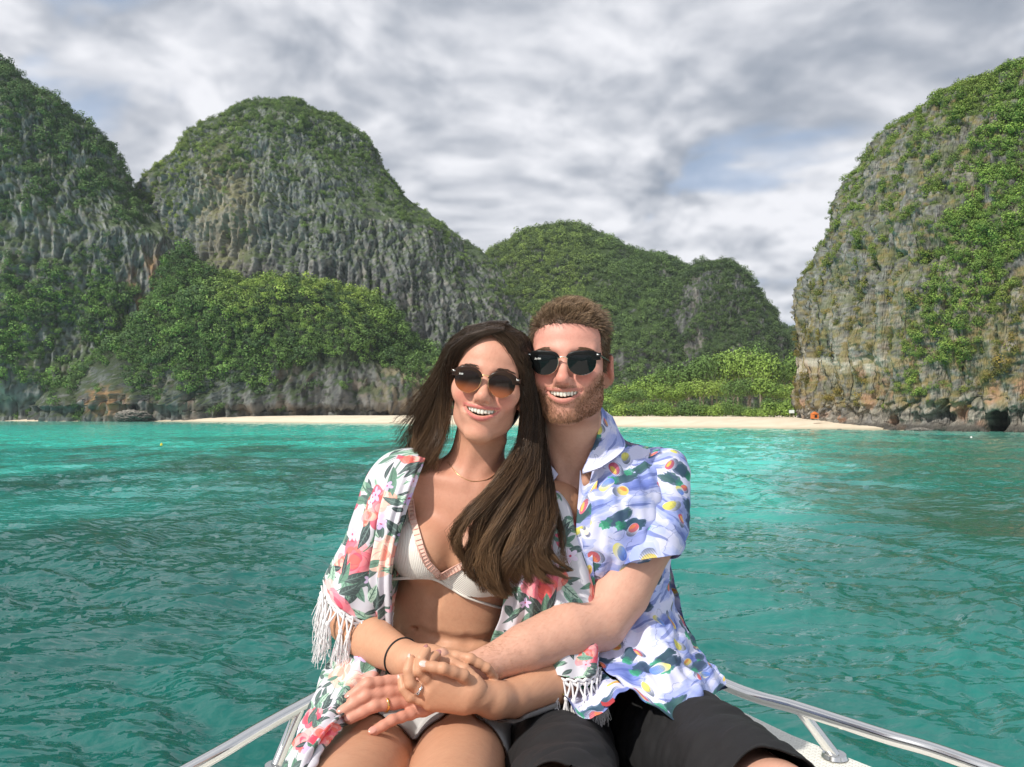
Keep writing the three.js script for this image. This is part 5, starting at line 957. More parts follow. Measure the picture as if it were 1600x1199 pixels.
  const colour = (p, n) => {
    const q = into(MH, p), mott = 0.05 * fbm3(p[0] * 30 + 9, p[1] * 30, p[2] * 30, 3);
    let c = [0.625, 0.355, 0.262];
    const handish = sstep(0.10, 0.03, Math.hypot(p[0] + 0.20, p[1] - 1.74, (p[2] + 1.16) * 0.7)); c = mix3(c, [0.60, 0.270, 0.190], handish * 0.8);
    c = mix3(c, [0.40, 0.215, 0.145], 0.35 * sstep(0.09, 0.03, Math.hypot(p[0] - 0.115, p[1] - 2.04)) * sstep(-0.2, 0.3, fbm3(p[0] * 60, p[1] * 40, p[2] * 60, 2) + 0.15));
    if (q[1] > -0.15 && Math.hypot(...q) < 0.19) {
      c = mix3(c, [0.665, 0.330, 0.255], sstep(-0.135, -0.10, q[1]));
      for (const s of [-1, 1]) { c = mix3(c, [0.62, 0.205, 0.155], 0.75 * sstep(0.030, 0.006, Math.hypot(q[0] - s * 0.040, q[1] + 0.026))); c = mix3(c, [0.62, 0.23, 0.17], 0.6 * sstep(0.066, 0.074, s * q[0]) * sstep(0.02, 0, Math.abs(q[1] + 0.012) - 0.03)); }
      c = mix3(c, [0.60, 0.215, 0.16], 0.6 * sstep(0.020, 0.004, Math.hypot(q[0], q[1] + 0.030)) * sstep(0.06, 0.09, q[2])); c = mix3(c, [0.70, 0.330, 0.265], 0.5 * sstep(0.03, 0.05, q[1]));
      c = mix3(c, [0.36, 0.185, 0.115], 0.70 * beardAt(q));
      c = mouthColour(q, c, 0.95, [0.50, 0.185, 0.150], 0.0352);
    }
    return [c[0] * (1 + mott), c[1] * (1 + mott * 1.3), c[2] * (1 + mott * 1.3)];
  };
  const handBox = [[-0.285, 1.66, -1.275], [-0.075, 1.842, -1.10]], headBox = [[-0.03, 2.115, -1.68], [0.23, 2.43, -1.32]];
  const inBox = (b, x, y, z, m) => x > b[0][0] + m && y > b[0][1] + m && z > b[0][2] + m && x < b[1][0] - m && y < b[1][1] - m && z < b[1][2] - m;
  const g = skin(core, [-0.16, 1.18, -1.86], [0.52, 2.20, -0.88], 0.0072, colour), ix = g.index.array, p = g.attributes.position, keep = [];
  for (let i = 0; i < ix.length; i += 3) { let ins = false; for (const b of [handBox, headBox]) if ([0, 1, 2].every((k) => { const v = ix[i + k]; return inBox(b, p.getX(v), p.getY(v), p.getZ(v), 0.008); })) ins = true; if (!ins) keep.push(ix[i], ix[i + 1], ix[i + 2]); }
  g.setIndex(keep);
  madd('body', join([g, skin(all, handBox[0], handBox[1], 0.0024, colour), skin(all, headBox[0], headBox[1], 0.0024, colour)]), skinMat);
  madd('teeth', teethGeometry(MH), ivory);
  for (const [k, up] of [['i', [-0.5, 0.6, 0.5]], ['m', [-0.4, 0.55, 0.7]], ['r', [-0.3, 0.5, 0.8]], ['p', [-0.3, 0.5, 0.8]]]) { const f = F[k], n = nail(man, f[f.length - 1], f[f.length - 2], 0.0082, [0.62, 0.30, 0.235], up); n.geometry.translate(-mOff[0], -mOff[1], -mOff[2]); }
  brows(MH, [0.16, 0.085, 0.045], man, mOff, 1.1, 0.0198);
  // ---- beard and hair: short tapered hairs rooted on the skin
  const r = rng(909), hairMat = new THREE.MeshPhysicalMaterial({ vertexColors: true, roughness: 0.45, specularIntensity: 0.7 }), beard = [], hair = [];
  const ground = (q) => { let t = q; for (let k = 0; k < 4; k++) { const w = out(MH, t), d = head(...w); const e = 0.002, nx = head(w[0] + e, w[1], w[2]) - d, ny = head(w[0], w[1] + e, w[2]) - d, nz = head(w[0], w[1], w[2] + e) - d, l = Math.hypot(nx, ny, nz) || 1; const w2 = [w[0] - nx / l * d, w[1] - ny / l * d, w[2] - nz / l * d]; t = into(MH, w2); t.n = [nx / l, ny / l, nz / l]; t.w = w2; } return t; };
  for (let k = 0; k < 24000 && beard.length < 4600; k++) {
    const a = (r() - 0.5) * 3.6, y = lerp(-0.125, -0.005, r()), q = ground([Math.sin(a) * 0.07, y, 0.03 + Math.cos(a) * 0.07]); if (r() > beardAt(q)) continue;
    const len = 0.0020 + 0.0016 * r() + 0.0016 * sstep(-0.085, -0.11, q[1]), dir = V(q.n[0], q.n[1], q.n[2]).multiplyScalar(0.42).add(V((r() - 0.5) * 0.5, -0.8, (r() - 0.5) * 0.5)).normalize();
    const p0 = q.w, p2 = p0.map((v, i) => v + [dir.x, dir.y, dir.z][i] * len), p1 = p0.map((v, i) => (v + p2[i]) / 2 + q.n[i] * 0.0006), g = r(), tone = mix3([0.15, 0.075, 0.042], [0.46, 0.25, 0.135], g * g * 0.8 + 0.1);
    beard.push({ pts: [p0, p1, p2].map((p) => p.map((v, i) => v - mOff[i])), r0: 0.00026, r1: 0.00012, tone: () => tone });
  }
  mesh('beard', strands(beard, 3, 3), hairMat, man);
  const hairline = (q) => { // 1 on the hairy part of the scalp
    const front = lerp(0.070, 0.078, sstep(0.035, 0, Math.abs(q[0]))) - 0.012 * sstep(0.03, 0.055, Math.abs(q[0])) * 0;
    const side = q[1] > 0.058 ? 0.083 - (q[1] - 0.058) * 0.2 - 0.25 * Math.max(0, Math.abs(q[0]) - 0.035) : q[1] > 0.02 ? 0.050 + (q[1] - 0.02) * 0.55 : q[1] > -0.02 ? 0.030 + (q[1] + 0.02) * 0.5 : q[1] > -0.045 ? 0.016 : -0.02;
    const fl = 0.0705 - 0.006 * sstep(0.022, 0.05, Math.abs(q[0])) + 0.002 * n2(q[0] * 160, 3); if (q[1] > fl && q[2] > 0.03) return 1; if (q[2] < side - 0.004 && !(q[1] < fl && q[2] > 0.055)) return q[1] > -0.075 || q[2] < -0.05 ? 1 : 0; return 0;
  };
  for (let k = 0; k < 60000 && hair.length < 8500; k++) {
    const a = r() * 6.283, u = r() * 1.5 - 0.5, c = Math.sqrt(Math.max(0, 1 - u * u)), q = ground([Math.sin(a) * c * 0.08, 0.036 + u * 0.09, -0.016 + Math.cos(a) * c * 0.1]); if (!hairline(q)) continue; if (Math.abs(q[0]) > 0.0745 && q[1] < 0.018 && q[2] > -0.033 && q[2] < 0.006) continue;
    const top = sstep(0.045, 0.095, q[1]), fr = sstep(-0.03, 0.06, q[2]), side = Math.sign(q[0]) * sstep(0.03, 0.07, Math.abs(q[0]));
    const cr = rng(Math.floor(q[0] * 95 + 0.6 * r()) * 73 + Math.floor(q[2] * 95 + 0.6 * r()) * 131 + Math.floor(q[1] * 60) * 17 + 5000), clump = 1.5 * (cr() - 0.5), cup = cr(), len = lerp(0.010, 0.027, top * (0.55 + 0.45 * fr)) * (0.72 + 0.2 * r() + 0.4 * cup);
    const d = V(...q.n).multiplyScalar(lerp(0.30, 0.62, top)).add(V(...MH.y).multiplyScalar(lerp(-0.75, 0.62, top))).add(V(...MH.z).multiplyScalar(top * (fr * 0.55 - 0.35 + 0.7 * (cup - 0.5)) - 0.25 * (1 - top))).add(V(...MH.x).multiplyScalar(top * (0.42 * clump + 0.18) + side * 0.05)).normalize();
    const bend = V(...MH.z).multiplyScalar(-0.4 * top * fr).add(V(...MH.x).multiplyScalar(0.5 * clump + 0.2)).add(V(0, -0.45, 0)).multiplyScalar(len * 0.42);
    const p0 = q.w.map((v, i) => v - q.n[i] * 0.001), D = [d.x, d.y, d.z], B = [bend.x, bend.y, bend.z], p1 = p0.map((v, i) => v + D[i] * len * 0.55), p2 = p0.map((v, i) => v + D[i] * len + B[i]);
    const g = r(), tone = mix3([0.075, 0.047, 0.029], [0.34, 0.230, 0.140], g * g * 0.7 + 0.2 * top * r());
    hair.push({ pts: [p0, p1, p2].map((p) => p.map((v, i) => v - mOff[i])), r0: 0.00055, r1: 0.0002, tone: (t) => mix3(tone, tone.map((v) => v * 1.35), t) });
  }
  const capF = (x, y, z) => head(x, y, z) - 0.0015, c0 = cut(skin(capF, [-0.03, 2.15, -1.68], [0.23, 2.43, -1.32], 0.004), (x, y, z) => { const q = into(MH, [x, y, z]); if (Math.abs(q[0]) > 0.073 && q[1] < 0.02 && q[2] > -0.04) return -1; const h = (e) => hairline([q[0] * 1.04, q[1] + e[0] - 0.003, q[2] + e[1] + 0.003]); return (h([0, 0]) + h([0.004, 0]) + h([-0.004, 0]) + h([0, 0.004]) + h([0, -0.004])) / 5 - 0.5; });
  const cap = thicken(c0, 0.0025), cc = new Float32Array(cap.attributes.position.count * 3); for (let i = 0; i < cc.length; i += 3) cc.set([0.095, 0.057, 0.035], i); cap.setAttribute('color', new THREE.BufferAttribute(cc, 3)); cap.translate(-mOff[0], -mOff[1], -mOff[2]);
  mesh('hair', join([cap, strands(hair, 3, 3)]), hairMat, man);
  // hairs on the forearm
  const ah = []; for (let k = 0; k < 1500; k++) { const t = r(), A = spline([el, PP([820, 1014, 1.315]), PP([760, 1040, 1.272])], t), a = r() * 6.28, rr = lerp(0.052, 0.030, t); let p = [A[0] + Math.cos(a) * rr * 0.4, A[1] + Math.sin(a) * rr, A[2] + Math.abs(Math.cos(a)) * rr]; const e = 0.003; for (let q = 0; q < 3; q++) { const d = core(...p), n = V(core(p[0] + e, p[1], p[2]) - d, core(p[0], p[1] + e, p[2]) - d, core(p[0], p[1], p[2] + e) - d).normalize(); p = [p[0] - n.x * d, p[1] - n.y * d, p[2] - n.z * d]; p.n = n; } const l = 0.006 + 0.006 * r(), D = [-0.75, -0.25 + 0.3 * (r() - 0.5), 0.1], p2 = p.map((v, i) => v + (D[i] * 0.8 + [p.n.x, p.n.y, p.n.z][i] * 0.35) * l); ah.push({ pts: [p.slice(0, 3), p.slice(0, 3).map((v, i) => (v + p2[i]) / 2 + [p.n.x, p.n.y, p.n.z][i] * 0.001), p2].map((w) => w.slice(0, 3).map((v, i) => v - mOff[i])), r0: 0.00008, r1: 0.00004, tone: () => [0.50, 0.30, 0.17] }); }
  mesh('arm_hair', strands(ah, 3, 3), hairMat, man);
}
sunglasses('sunglasses', 'black half-rim sunglasses with dark lenses worn by the man', MH, {
  cx: 0.0345, cy: -0.002, rx: 0.0255, ryTop: 0.0165, ryBot: 0.0235, sqTop: 3.3, sqBot: 2.1, tilt: 0.03, z: 0.1075, barW: 0.0056, bar: [0.02, 0.90], endY: 0.72, logo: { text: 'Ray-Ban', font: scriptFont, width: 0.0125 },
  tint: () => [0.006, 0.007, 0.0075],
  lens: new THREE.MeshPhysicalMaterial({ vertexColors: true, roughness: 0.04, specularIntensity: 0.6 }),
  metal: new THREE.MeshStandardMaterial({ color: new THREE.Color().setRGB(0.78, 0.70, 0.55), metalness: 1, roughness: 0.25 }),
  frame: new THREE.MeshPhysicalMaterial({ color: new THREE.Color().setRGB(0.006, 0.006, 0.006), roughness: 0.4, specularIntensity: 0.5 }),
  temple: new THREE.MeshPhysicalMaterial({ color: new THREE.Color().setRGB(0.010, 0.008, 0.007), roughness: 0.2 }), rivet: new THREE.MeshStandardMaterial({ color: 0xd8d8d4, metalness: 1, roughness: 0.25 }),
});
// ---------------------------------------------------------------- cloth prints
function rose(g, x, y, R, r, hues) {
  for (let k = 0; k < 22; k++) { const t = 1 - k / 22, a = k * 2.39 + r(), d = R * t * 0.55, s = R * (0.30 + 0.38 * t); g.fillStyle = hues[Math.floor(r() * hues.length)]; g.globalAlpha = 0.75; g.beginPath(); g.ellipse(x + Math.cos(a) * d, y + Math.sin(a) * d, s, s * 0.72, a, 0, 7); g.fill(); g.globalAlpha = 0.35; g.strokeStyle = '#b01f3c'; g.lineWidth = R * 0.03; g.beginPath(); g.ellipse(x + Math.cos(a) * d, y + Math.sin(a) * d, s, s * 0.72, a, 0.3, 2.4); g.stroke(); }
  g.globalAlpha = 1;
}
function leaf(g, x, y, L, a, c, c2) { g.save(); g.translate(x, y); g.rotate(a); g.fillStyle = c; g.beginPath(); g.moveTo(0, 0); g.quadraticCurveTo(L * 0.4, -L * 0.32, L, 0); g.quadraticCurveTo(L * 0.4, L * 0.32, 0, 0); g.fill(); g.strokeStyle = c2; g.lineWidth = L * 0.035; g.beginPath(); g.moveTo(0, 0); g.lineTo(L * 0.92, 0); g.stroke(); for (let k = 1; k < 5; k++) { g.beginPath(); g.moveTo(L * k * 0.17, 0); g.lineTo(L * (k * 0.17 + 0.12), -L * 0.10); g.moveTo(L * k * 0.17, 0); g.lineTo(L * (k * 0.17 + 0.12), L * 0.10); g.lineWidth = L * 0.014; g.stroke(); } g.restore(); }
function blossom(g, x, y, R, a, c) { g.fillStyle = c; for (let k = 0; k < 5; k++) { g.save(); g.translate(x, y); g.rotate(a + k * 1.2566); g.beginPath(); g.ellipse(R * 0.55, 0, R * 0.5, R * 0.3, 0, 0, 7); g.fill(); g.restore(); } g.fillStyle = '#c2375c'; g.beginPath(); g.arc(x, y, R * 0.16, 0, 7); g.fill(); }
const wrap = (S, fn) => (x, y, ...q) => { for (const dx of [-S, 0, S]) for (const dy of [-S, 0, S]) fn(x + dx, y + dy, ...q); };
const floral = canvasTexture(1024, 1024, (g, S) => {
  g.fillStyle = '#cccad2'; g.fillRect(0, 0, S, S); const r = rng(31);
  const place = (f, ...q) => { const s = r() * 1e6; for (const dx of [-S, 0, S]) for (const dy of [-S, 0, S]) { g.save(); g.translate(dx, dy); f(rng(s), ...q); g.restore(); } };
  const reds = ['#f2687c', '#e8354f', '#f58a90', '#d92a48', '#f7a9a4', '#ef5a4a'], peach = ['#f9c9b4', '#f6b09a', '#fbdcc9', '#f2977f'], dark = ['#2b3d3a', '#1d2a2c', '#38504a'], green = ['#6d9d84', '#8fb59b', '#4d7a63', '#a8c8b2', '#55806c'];
  for (let k = 0; k < 16; k++) { const x = (k % 4 + 0.25 + 0.5 * r()) * S / 4, y = (Math.floor(k / 4) + 0.25 + 0.5 * r()) * S / 4, R = 68 + 34 * r(), ch = r();
    for (let j = 0; j < 22; j++) { const a = r() * 6.28, d = R * (0.6 + 1.3 * r()), c = r() < 0.5 ? dark : green; place((q) => leaf(g, x + Math.cos(a) * d, y + Math.sin(a) * d, R * (0.6 + 0.9 * q()), a + (q() - 0.5) * 1.4, c[Math.floor(q() * c.length)], c === dark ? '#56706a' : '#35584a')); }
    g.strokeStyle = '#4d7a63'; g.lineWidth = 4; place(() => { g.beginPath(); g.moveTo(x, y); g.bezierCurveTo(x + 30, y + 60, x - 30, y + 120, x + 20, y + 190); g.stroke(); });
    place((q) => rose(g, x, y, R, q, ch < 0.8 ? reds : peach)); if (ch < 0.8) place((q) => rose(g, x + R * 0.7, y + R * 0.55, R * 0.5, q, ['#f58a90', '#ef5a4a', '#f9b49c'])); }
  for (let k = 0; k < 26; k++) { const x = r() * S, y = r() * S, c = ['#c9aee0', '#d9bfe6', '#f3b6c6', '#e9d4ee'][k % 4], R = 24 + 12 * r(), a = r() * 6; place(() => blossom(g, x, y, R, a, c)); }
  g.globalAlpha = 0.16; g.fillStyle = '#d8d4da'; g.fillRect(0, 0, S, S); g.globalAlpha = 1;
});
const fishPrint = canvasTexture(2048, 2048, (g, S) => {
  g.fillStyle = '#d2d3f0'; g.fillRect(0, 0, S, S); const r = rng(57);
  const place = (f) => { const s = r() * 1e6; for (const dx of [-S, 0, S]) for (const dy of [-S, 0, S]) { g.save(); g.translate(dx, dy); f(rng(s)); g.restore(); } };
  const blob = (q, x, y, w, h, a, c, al) => { g.save(); g.translate(x, y); g.rotate(a); g.globalAlpha = al; g.fillStyle = c; g.beginPath(); const n = 22, R = []; for (let i = 0; i < n; i++) R.push(0.72 + 0.5 * q()); for (let i = 0; i <= n; i++) { const t = i % n / n * 6.283, px = Math.cos(t) * w * R[i % n], py = Math.sin(t) * h * R[i % n]; i ? g.lineTo(px, py) : g.moveTo(px, py); } g.fill(); g.restore(); g.globalAlpha = 1; };
  for (let k = 0; k < 95; k++) { const x = r() * S, y = r() * S, w = 120 + 130 * r(), a = -0.35 + (r() - 0.5) * 0.7, c = ['#8f9fe0', '#7d8fd6', '#a9b4ea', '#5f75c4', '#4a5fb0'][k % 5]; place((q) => { for (let j = 0; j < 5; j++) blob(q, x + (q() - 0.5) * 120, y + (q() - 0.5) * 46, w * (0.5 + 0.5 * q()), w * 0.26 * (0.6 + q()), a, c, 0.30); blob(q, x, y + w * 0.12, w * 0.75, w * 0.07, a, '#33458f', 0.55); }); }
  for (let k = 0; k < 42; k++) { const x = (k % 6 + r()) * S / 6, y = (Math.floor(k / 6) + r()) * S / 7, a = -0.5 + (r() - 0.5) * 0.8, w = 95 + 40 * r(); place((q) => { for (let j = 0; j < 4; j++) blob(q, x + (q() - 0.5) * w * 0.7, y + (q() - 0.5) * w * 0.3, w * 0.75, w * 0.34, a, ['#12364a', '#0f2b3c', '#14453f', '#1a3352'][Math.floor(q() * 4)], 0.7); blob(q, x - Math.cos(a) * w * 0.9, y - Math.sin(a) * w * 0.9, w * 0.34, w * 0.26, a + 1, '#159a5b', 0.75); blob(q, x - Math.cos(a) * w * 0.7, y - Math.sin(a) * w * 0.7, w * 0.3, w * 0.3, a, '#0d6b4c', 0.6); }); }
  for (let k = 0; k < 72; k++) { const x = (k % 8 + r()) * S / 8, y = (Math.floor(k / 8) + r()) * S / 9, a = r() * 6.28, R = 50 + 24 * r(), [c1, c2, c3] = [['#e8d92c', '#f0e35a', '#2d3a3f'], ['#d93a3a', '#ef7a36', '#25304a'], ['#2f5fc9', '#5c86dd', '#d8cf3a'], ['#e9c52e', '#e0702c', '#2f3c55'], ['#cf3044', '#e9d23a', '#1d2c44']][k % 5];
    place((q) => { g.save(); g.translate(x, y); g.rotate(a); g.beginPath(); g.ellipse(0, 0, R, R * 0.68, 0, 0, 7); g.clip(); g.fillStyle = '#c5c8e2'; g.fillRect(-R, -R, 2 * R, 2 * R); g.globalAlpha = 0.8; g.fillStyle = c1; g.beginPath(); g.ellipse(-R * 0.25, R * 0.10, R * 0.8, R * 0.5, 0.3, 0, 7); g.fill(); g.fillStyle = c2; g.globalAlpha = 0.8; g.beginPath(); g.ellipse(-R * 0.2, R * 0.3, R * 0.55, R * 0.2, 0.3, 0, 7); g.fill(); g.globalAlpha = 0.75; g.fillStyle = c3; for (let u = -7; u <= 7; u++) for (let v = -5; v <= 5; v++) { const s = clamp(0.5 + (u - v * 0.6) / 12); g.beginPath(); g.arc(u * R * 0.14 + (v & 1) * R * 0.07, v * R * 0.14, R * 0.062 * s * 1.3, 0, 7); g.fill(); } g.restore(); g.globalAlpha = 1; }); }
  g.lineWidth = 3; for (let k = 0; k < 60; k++) { const x = r() * S, y = r() * S; g.strokeStyle = '#3a4676'; place((q) => { g.globalAlpha = 0.6; g.beginPath(); g.moveTo(x, y); let a = q() * 6.28, px = x, py = y; for (let j = 0; j < 9; j++) { a += (q() - 0.5) * 2.2; const l = 16 + 20 * q(); const nx = px + Math.cos(a) * l, ny = py + Math.sin(a) * l; g.quadraticCurveTo(px + Math.cos(a + 0.8) * l * 0.6, py + Math.sin(a + 0.8) * l * 0.6, nx, ny); px = nx; py = ny; } g.stroke(); g.globalAlpha = 1; }); }
  g.globalAlpha = 0.15; g.fillStyle = '#d6d6f0'; g.fillRect(0, 0, S, S); g.globalAlpha = 1;
});
const weave = noiseTexture(256, nz4((u, v) => 0.5 + 0.5 * fbm2(u * 8, v * 8, 4)));
const robeMat = new THREE.MeshPhysicalMaterial({ map: floral, roughness: 0.75, sheen: 0.3, sheenRoughness: 0.5, side: THREE.DoubleSide, bumpMap: weave, bumpScale: 0.0015, transmission: 0.0 });
const shirtMat = new THREE.MeshPhysicalMaterial({ map: fishPrint, roughness: 0.7, sheen: 0.2, side: THREE.DoubleSide, bumpMap: weave, bumpScale: 0.002 });
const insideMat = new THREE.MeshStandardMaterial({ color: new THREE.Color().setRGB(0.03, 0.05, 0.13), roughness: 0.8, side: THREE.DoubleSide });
const blackCloth = new THREE.MeshPhysicalMaterial({ color: new THREE.Color().setRGB(0.0085, 0.0085, 0.010), roughness: 0.78, sheen: 0.05, bumpMap: weave, bumpScale: 0.003 });
const toW = (g) => g.translate(-wOff[0], -wOff[1], -wOff[2]), toM = (g) => g.translate(-mOff[0], -mOff[1], -mOff[2]);

// ---------------------------------------------------------------- bikini top: cut from the body's own surface, a few millimetres out
{
  const ribs = canvasTexture(256, 64, (g, w, h) => { for (let x = 0; x < w; x++) { const k = 0.5 + 0.5 * Math.cos(x / w * 2 * Math.PI * 16); g.fillStyle = `rgb(${128 + 127 * k | 0},${128 + 127 * k | 0},${128 + 127 * k | 0})`; g.fillRect(x, 0, 1, h); } }, false);
  const px = (x, y, z) => [CX + FOCAL * x / -z, HZ - FOCAL * (y - EYE) / -z];
  const poly = (pts) => (x, y, z, nx, ny, nz) => { const [u, v] = px(x, y, z); let d = 1e9; for (let i = 0; i < pts.length; i++) { const a = pts[i], b = pts[(i + 1) % pts.length], ex = b[0] - a[0], ey = b[1] - a[1], l = Math.hypot(ex, ey); d = Math.min(d, ((u - a[0]) * ey - (v - a[1]) * ex) / -l); } return nz < 0.05 ? -1 : d; };
  const out2 = (m) => (x, y, z) => W.core(x, y, z) - m, box = [[-0.27, 1.86, -1.56], [0.06, 2.12, -1.30]];
  const fine = skin(out2(0.0035), box[0], box[1], 0.0035), trimS = skin(out2(0.0062), box[0], box[1], 0.003);
  const L = [[641, 776], [640, 800], [655, 852], [668, 880], [690, 903], [675, 906], [640, 904], [598, 906], [600, 872], [622, 815]], R = [[684, 904], [712, 886], [756, 866], [800, 838], [815, 850], [808, 900], [796, 952], [770, 947], [730, 934], [705, 920]];
  // cups are convex pieces joined
  const area = (p) => p.reduce((s, a, i) => { const b = p[(i + 1) % p.length]; return s + a[0] * b[1] - b[0] * a[1]; }, 0);
  const cupUV = (g, tilt) => { const p = g.attributes.position, uv = new Float32Array(p.count * 2), c = Math.cos(tilt), s = Math.sin(tilt); for (let i = 0; i < p.count; i++) { uv[i * 2] = (p.getX(i) * c + p.getY(i) * s) / 0.052; uv[i * 2 + 1] = p.getY(i) / 0.05; } g.setAttribute('uv', new THREE.BufferAttribute(uv, 2)); return g; };
  const inside = (pts) => { const sg = area(pts) > 0 ? 1 : -1; return (x, y, z, nx, ny, nz) => { if (nz < -0.15) return -1; const [u, v] = px(x, y, z); let d = 1e9, w = 0; for (let i = 0; i < pts.length; i++) { const a = pts[i], b = pts[(i + 1) % pts.length]; const ex = b[0] - a[0], ey = b[1] - a[1], t = clamp(((u - a[0]) * ex + (v - a[1]) * ey) / (ex * ex + ey * ey)); d = Math.min(d, Math.hypot(u - a[0] - ex * t, v - a[1] - ey * t)); if ((a[1] > v) !== (b[1] > v) && u < (b[0] - a[0]) * (v - a[1]) / (b[1] - a[1]) + a[0]) w ^= 1; } return w ? d : -d; }; };
  const cupMat = new THREE.MeshPhysicalMaterial({ color: new THREE.Color().setRGB(0.84, 0.81, 0.75), roughness: 0.85, sheen: 0.3, bumpMap: ribs, bumpScale: 0.0016, side: THREE.DoubleSide });
  const top = new THREE.Group(); top.name = 'bikini_top'; woman.add(top);
  mesh('cup', toW(thicken(cupUV(cut(fine, inside(L)), 0.12), 0.0025)), cupMat, top); mesh('cup', toW(thicken(cupUV(cut(fine, inside(R)), 1.0), 0.0025)), cupMat, top);
  const pink = new THREE.MeshStandardMaterial({ color: new THREE.Color().setRGB(0.64, 0.37, 0.30), roughness: 0.8, side: THREE.DoubleSide }), palePink = new THREE.MeshStandardMaterial({ color: new THREE.Color().setRGB(0.80, 0.56, 0.47), roughness: 0.85, side: THREE.DoubleSide });
  const band = (line, w) => (x, y, z, nx, ny, nz) => { if (nz < 0) return -1; const [u, v] = px(x, y, z); let d = 1e9; for (let i = 1; i < line.length; i++) { const a = line[i - 1], b = line[i], ex = b[0] - a[0], ey = b[1] - a[1], t = clamp(((u - a[0]) * ex + (v - a[1]) * ey) / (ex * ex + ey * ey)); d = Math.min(d, Math.hypot(u - a[0] - ex * t, v - a[1] - ey * t)); } return w - d; };
  const onSkin = (q, m) => { let [x, y, z] = PP([q[0], q[1], 1.3]); const dir = V(x, y - EYE, z).normalize(); let t = 1.15; for (let k = 0; k < 60; k++) { const p = [dir.x * t, EYE + dir.y * t, dir.z * t], d = W.core(...p); if (d < m + 0.0003) return p; t += Math.max(0.0006, (d - m) * 0.8); } return [dir.x * t, EYE + dir.y * t, dir.z * t]; };
  const eL = [[641, 782], [645, 812], [657, 855], [669, 882], [688, 902]], eR = [[690, 902], [715, 888], [757, 867], [805, 838]];
  for (const [e, n] of [[eL, 22], [eR, 20]]) {
    mesh('trim', toW(thicken(cut(trimS, band(e, 5.2)), 0.002)), palePink, top);
    for (const o of [-4.6, 4.6]) { const pts = e.map((q, i) => { const a = e[Math.max(0, i - 1)], b = e[Math.min(e.length - 1, i + 1)], l = Math.hypot(b[0] - a[0], b[1] - a[1]); return onSkin([q[0] - (b[1] - a[1]) / l * o, q[1] + (b[0] - a[0]) / l * o], 0.0058); }); mesh('edging', toW(tube(pts, 0.0013, 40, 6)), pink, top); }
    const st = []; for (let k = 0; k < n; k++) { const t = (k + 0.5) / n, c = spline(e, t), d = spline(e, Math.min(1, t + 0.02)), a = spline(e, Math.max(0, t - 0.02)), l = Math.hypot(d[0] - a[0], d[1] - a[1]), nx = -(d[1] - a[1]) / l, ny = (d[0] - a[0]) / l; st.push(tube([-4.6, 0, 4.6].map((o) => onSkin([c[0] + nx * o, c[1] + ny * o], 0.0066)), 0.0010, 4, 5)); }
    mesh('stitching', toW(join(st)), pink, top);
  }
  const strap = [[641, 784], [646, 760], [654, 738], [660, 722]].map((q) => onSkin(q, 0.0022)); mesh('strap', toW(tube(strap, 0.0034, 30, 8)), palePink, top);
  mesh('hem', toW(tube([[598, 906], [640, 904], [676, 905], [705, 920], [730, 934], [770, 947], [797, 953]].map((q) => onSkin(q, 0.0022)), 0.0026, 50, 8)), new THREE.MeshStandardMaterial({ color: new THREE.Color().setRGB(0.78, 0.73, 0.66), roughness: 0.85 }), top);
  // fine chain at her neck
  mesh('necklace', toW(tube([[700, 722], [716, 742], [738, 752], [764, 748], [784, 730]].map((q) => onSkin(q, 0.0008)), 0.0007, 60, 5)), new THREE.MeshStandardMaterial({ color: new THREE.Color().setRGB(0.8, 0.55, 0.28), metalness: 1, roughness: 0.3 }), woman);
  // pale shorts at the hip
  const hipBox = [[-0.32, 1.50, -1.62], [0.08, 1.82, -1.19]], hs = skin((x, y, z) => W.core(x, y, z) - 0.006, hipBox[0], hipBox[1], 0.005);
  const top0 = PP([690, 1042, 1.47])[1];
  mesh('swim_shorts', toW(thicken(cut(hs, (x, y, z) => { const [u, v] = px(x, y, z); return Math.min(top0 - y, -1.222 - z + 0.008 * n2(u * 0.02, 3)); }), 0.004)), new THREE.MeshStandardMaterial({ color: new THREE.Color().setRGB(0.50, 0.49, 0.49), roughness: 0.85, side: THREE.DoubleSide }), woman);
}
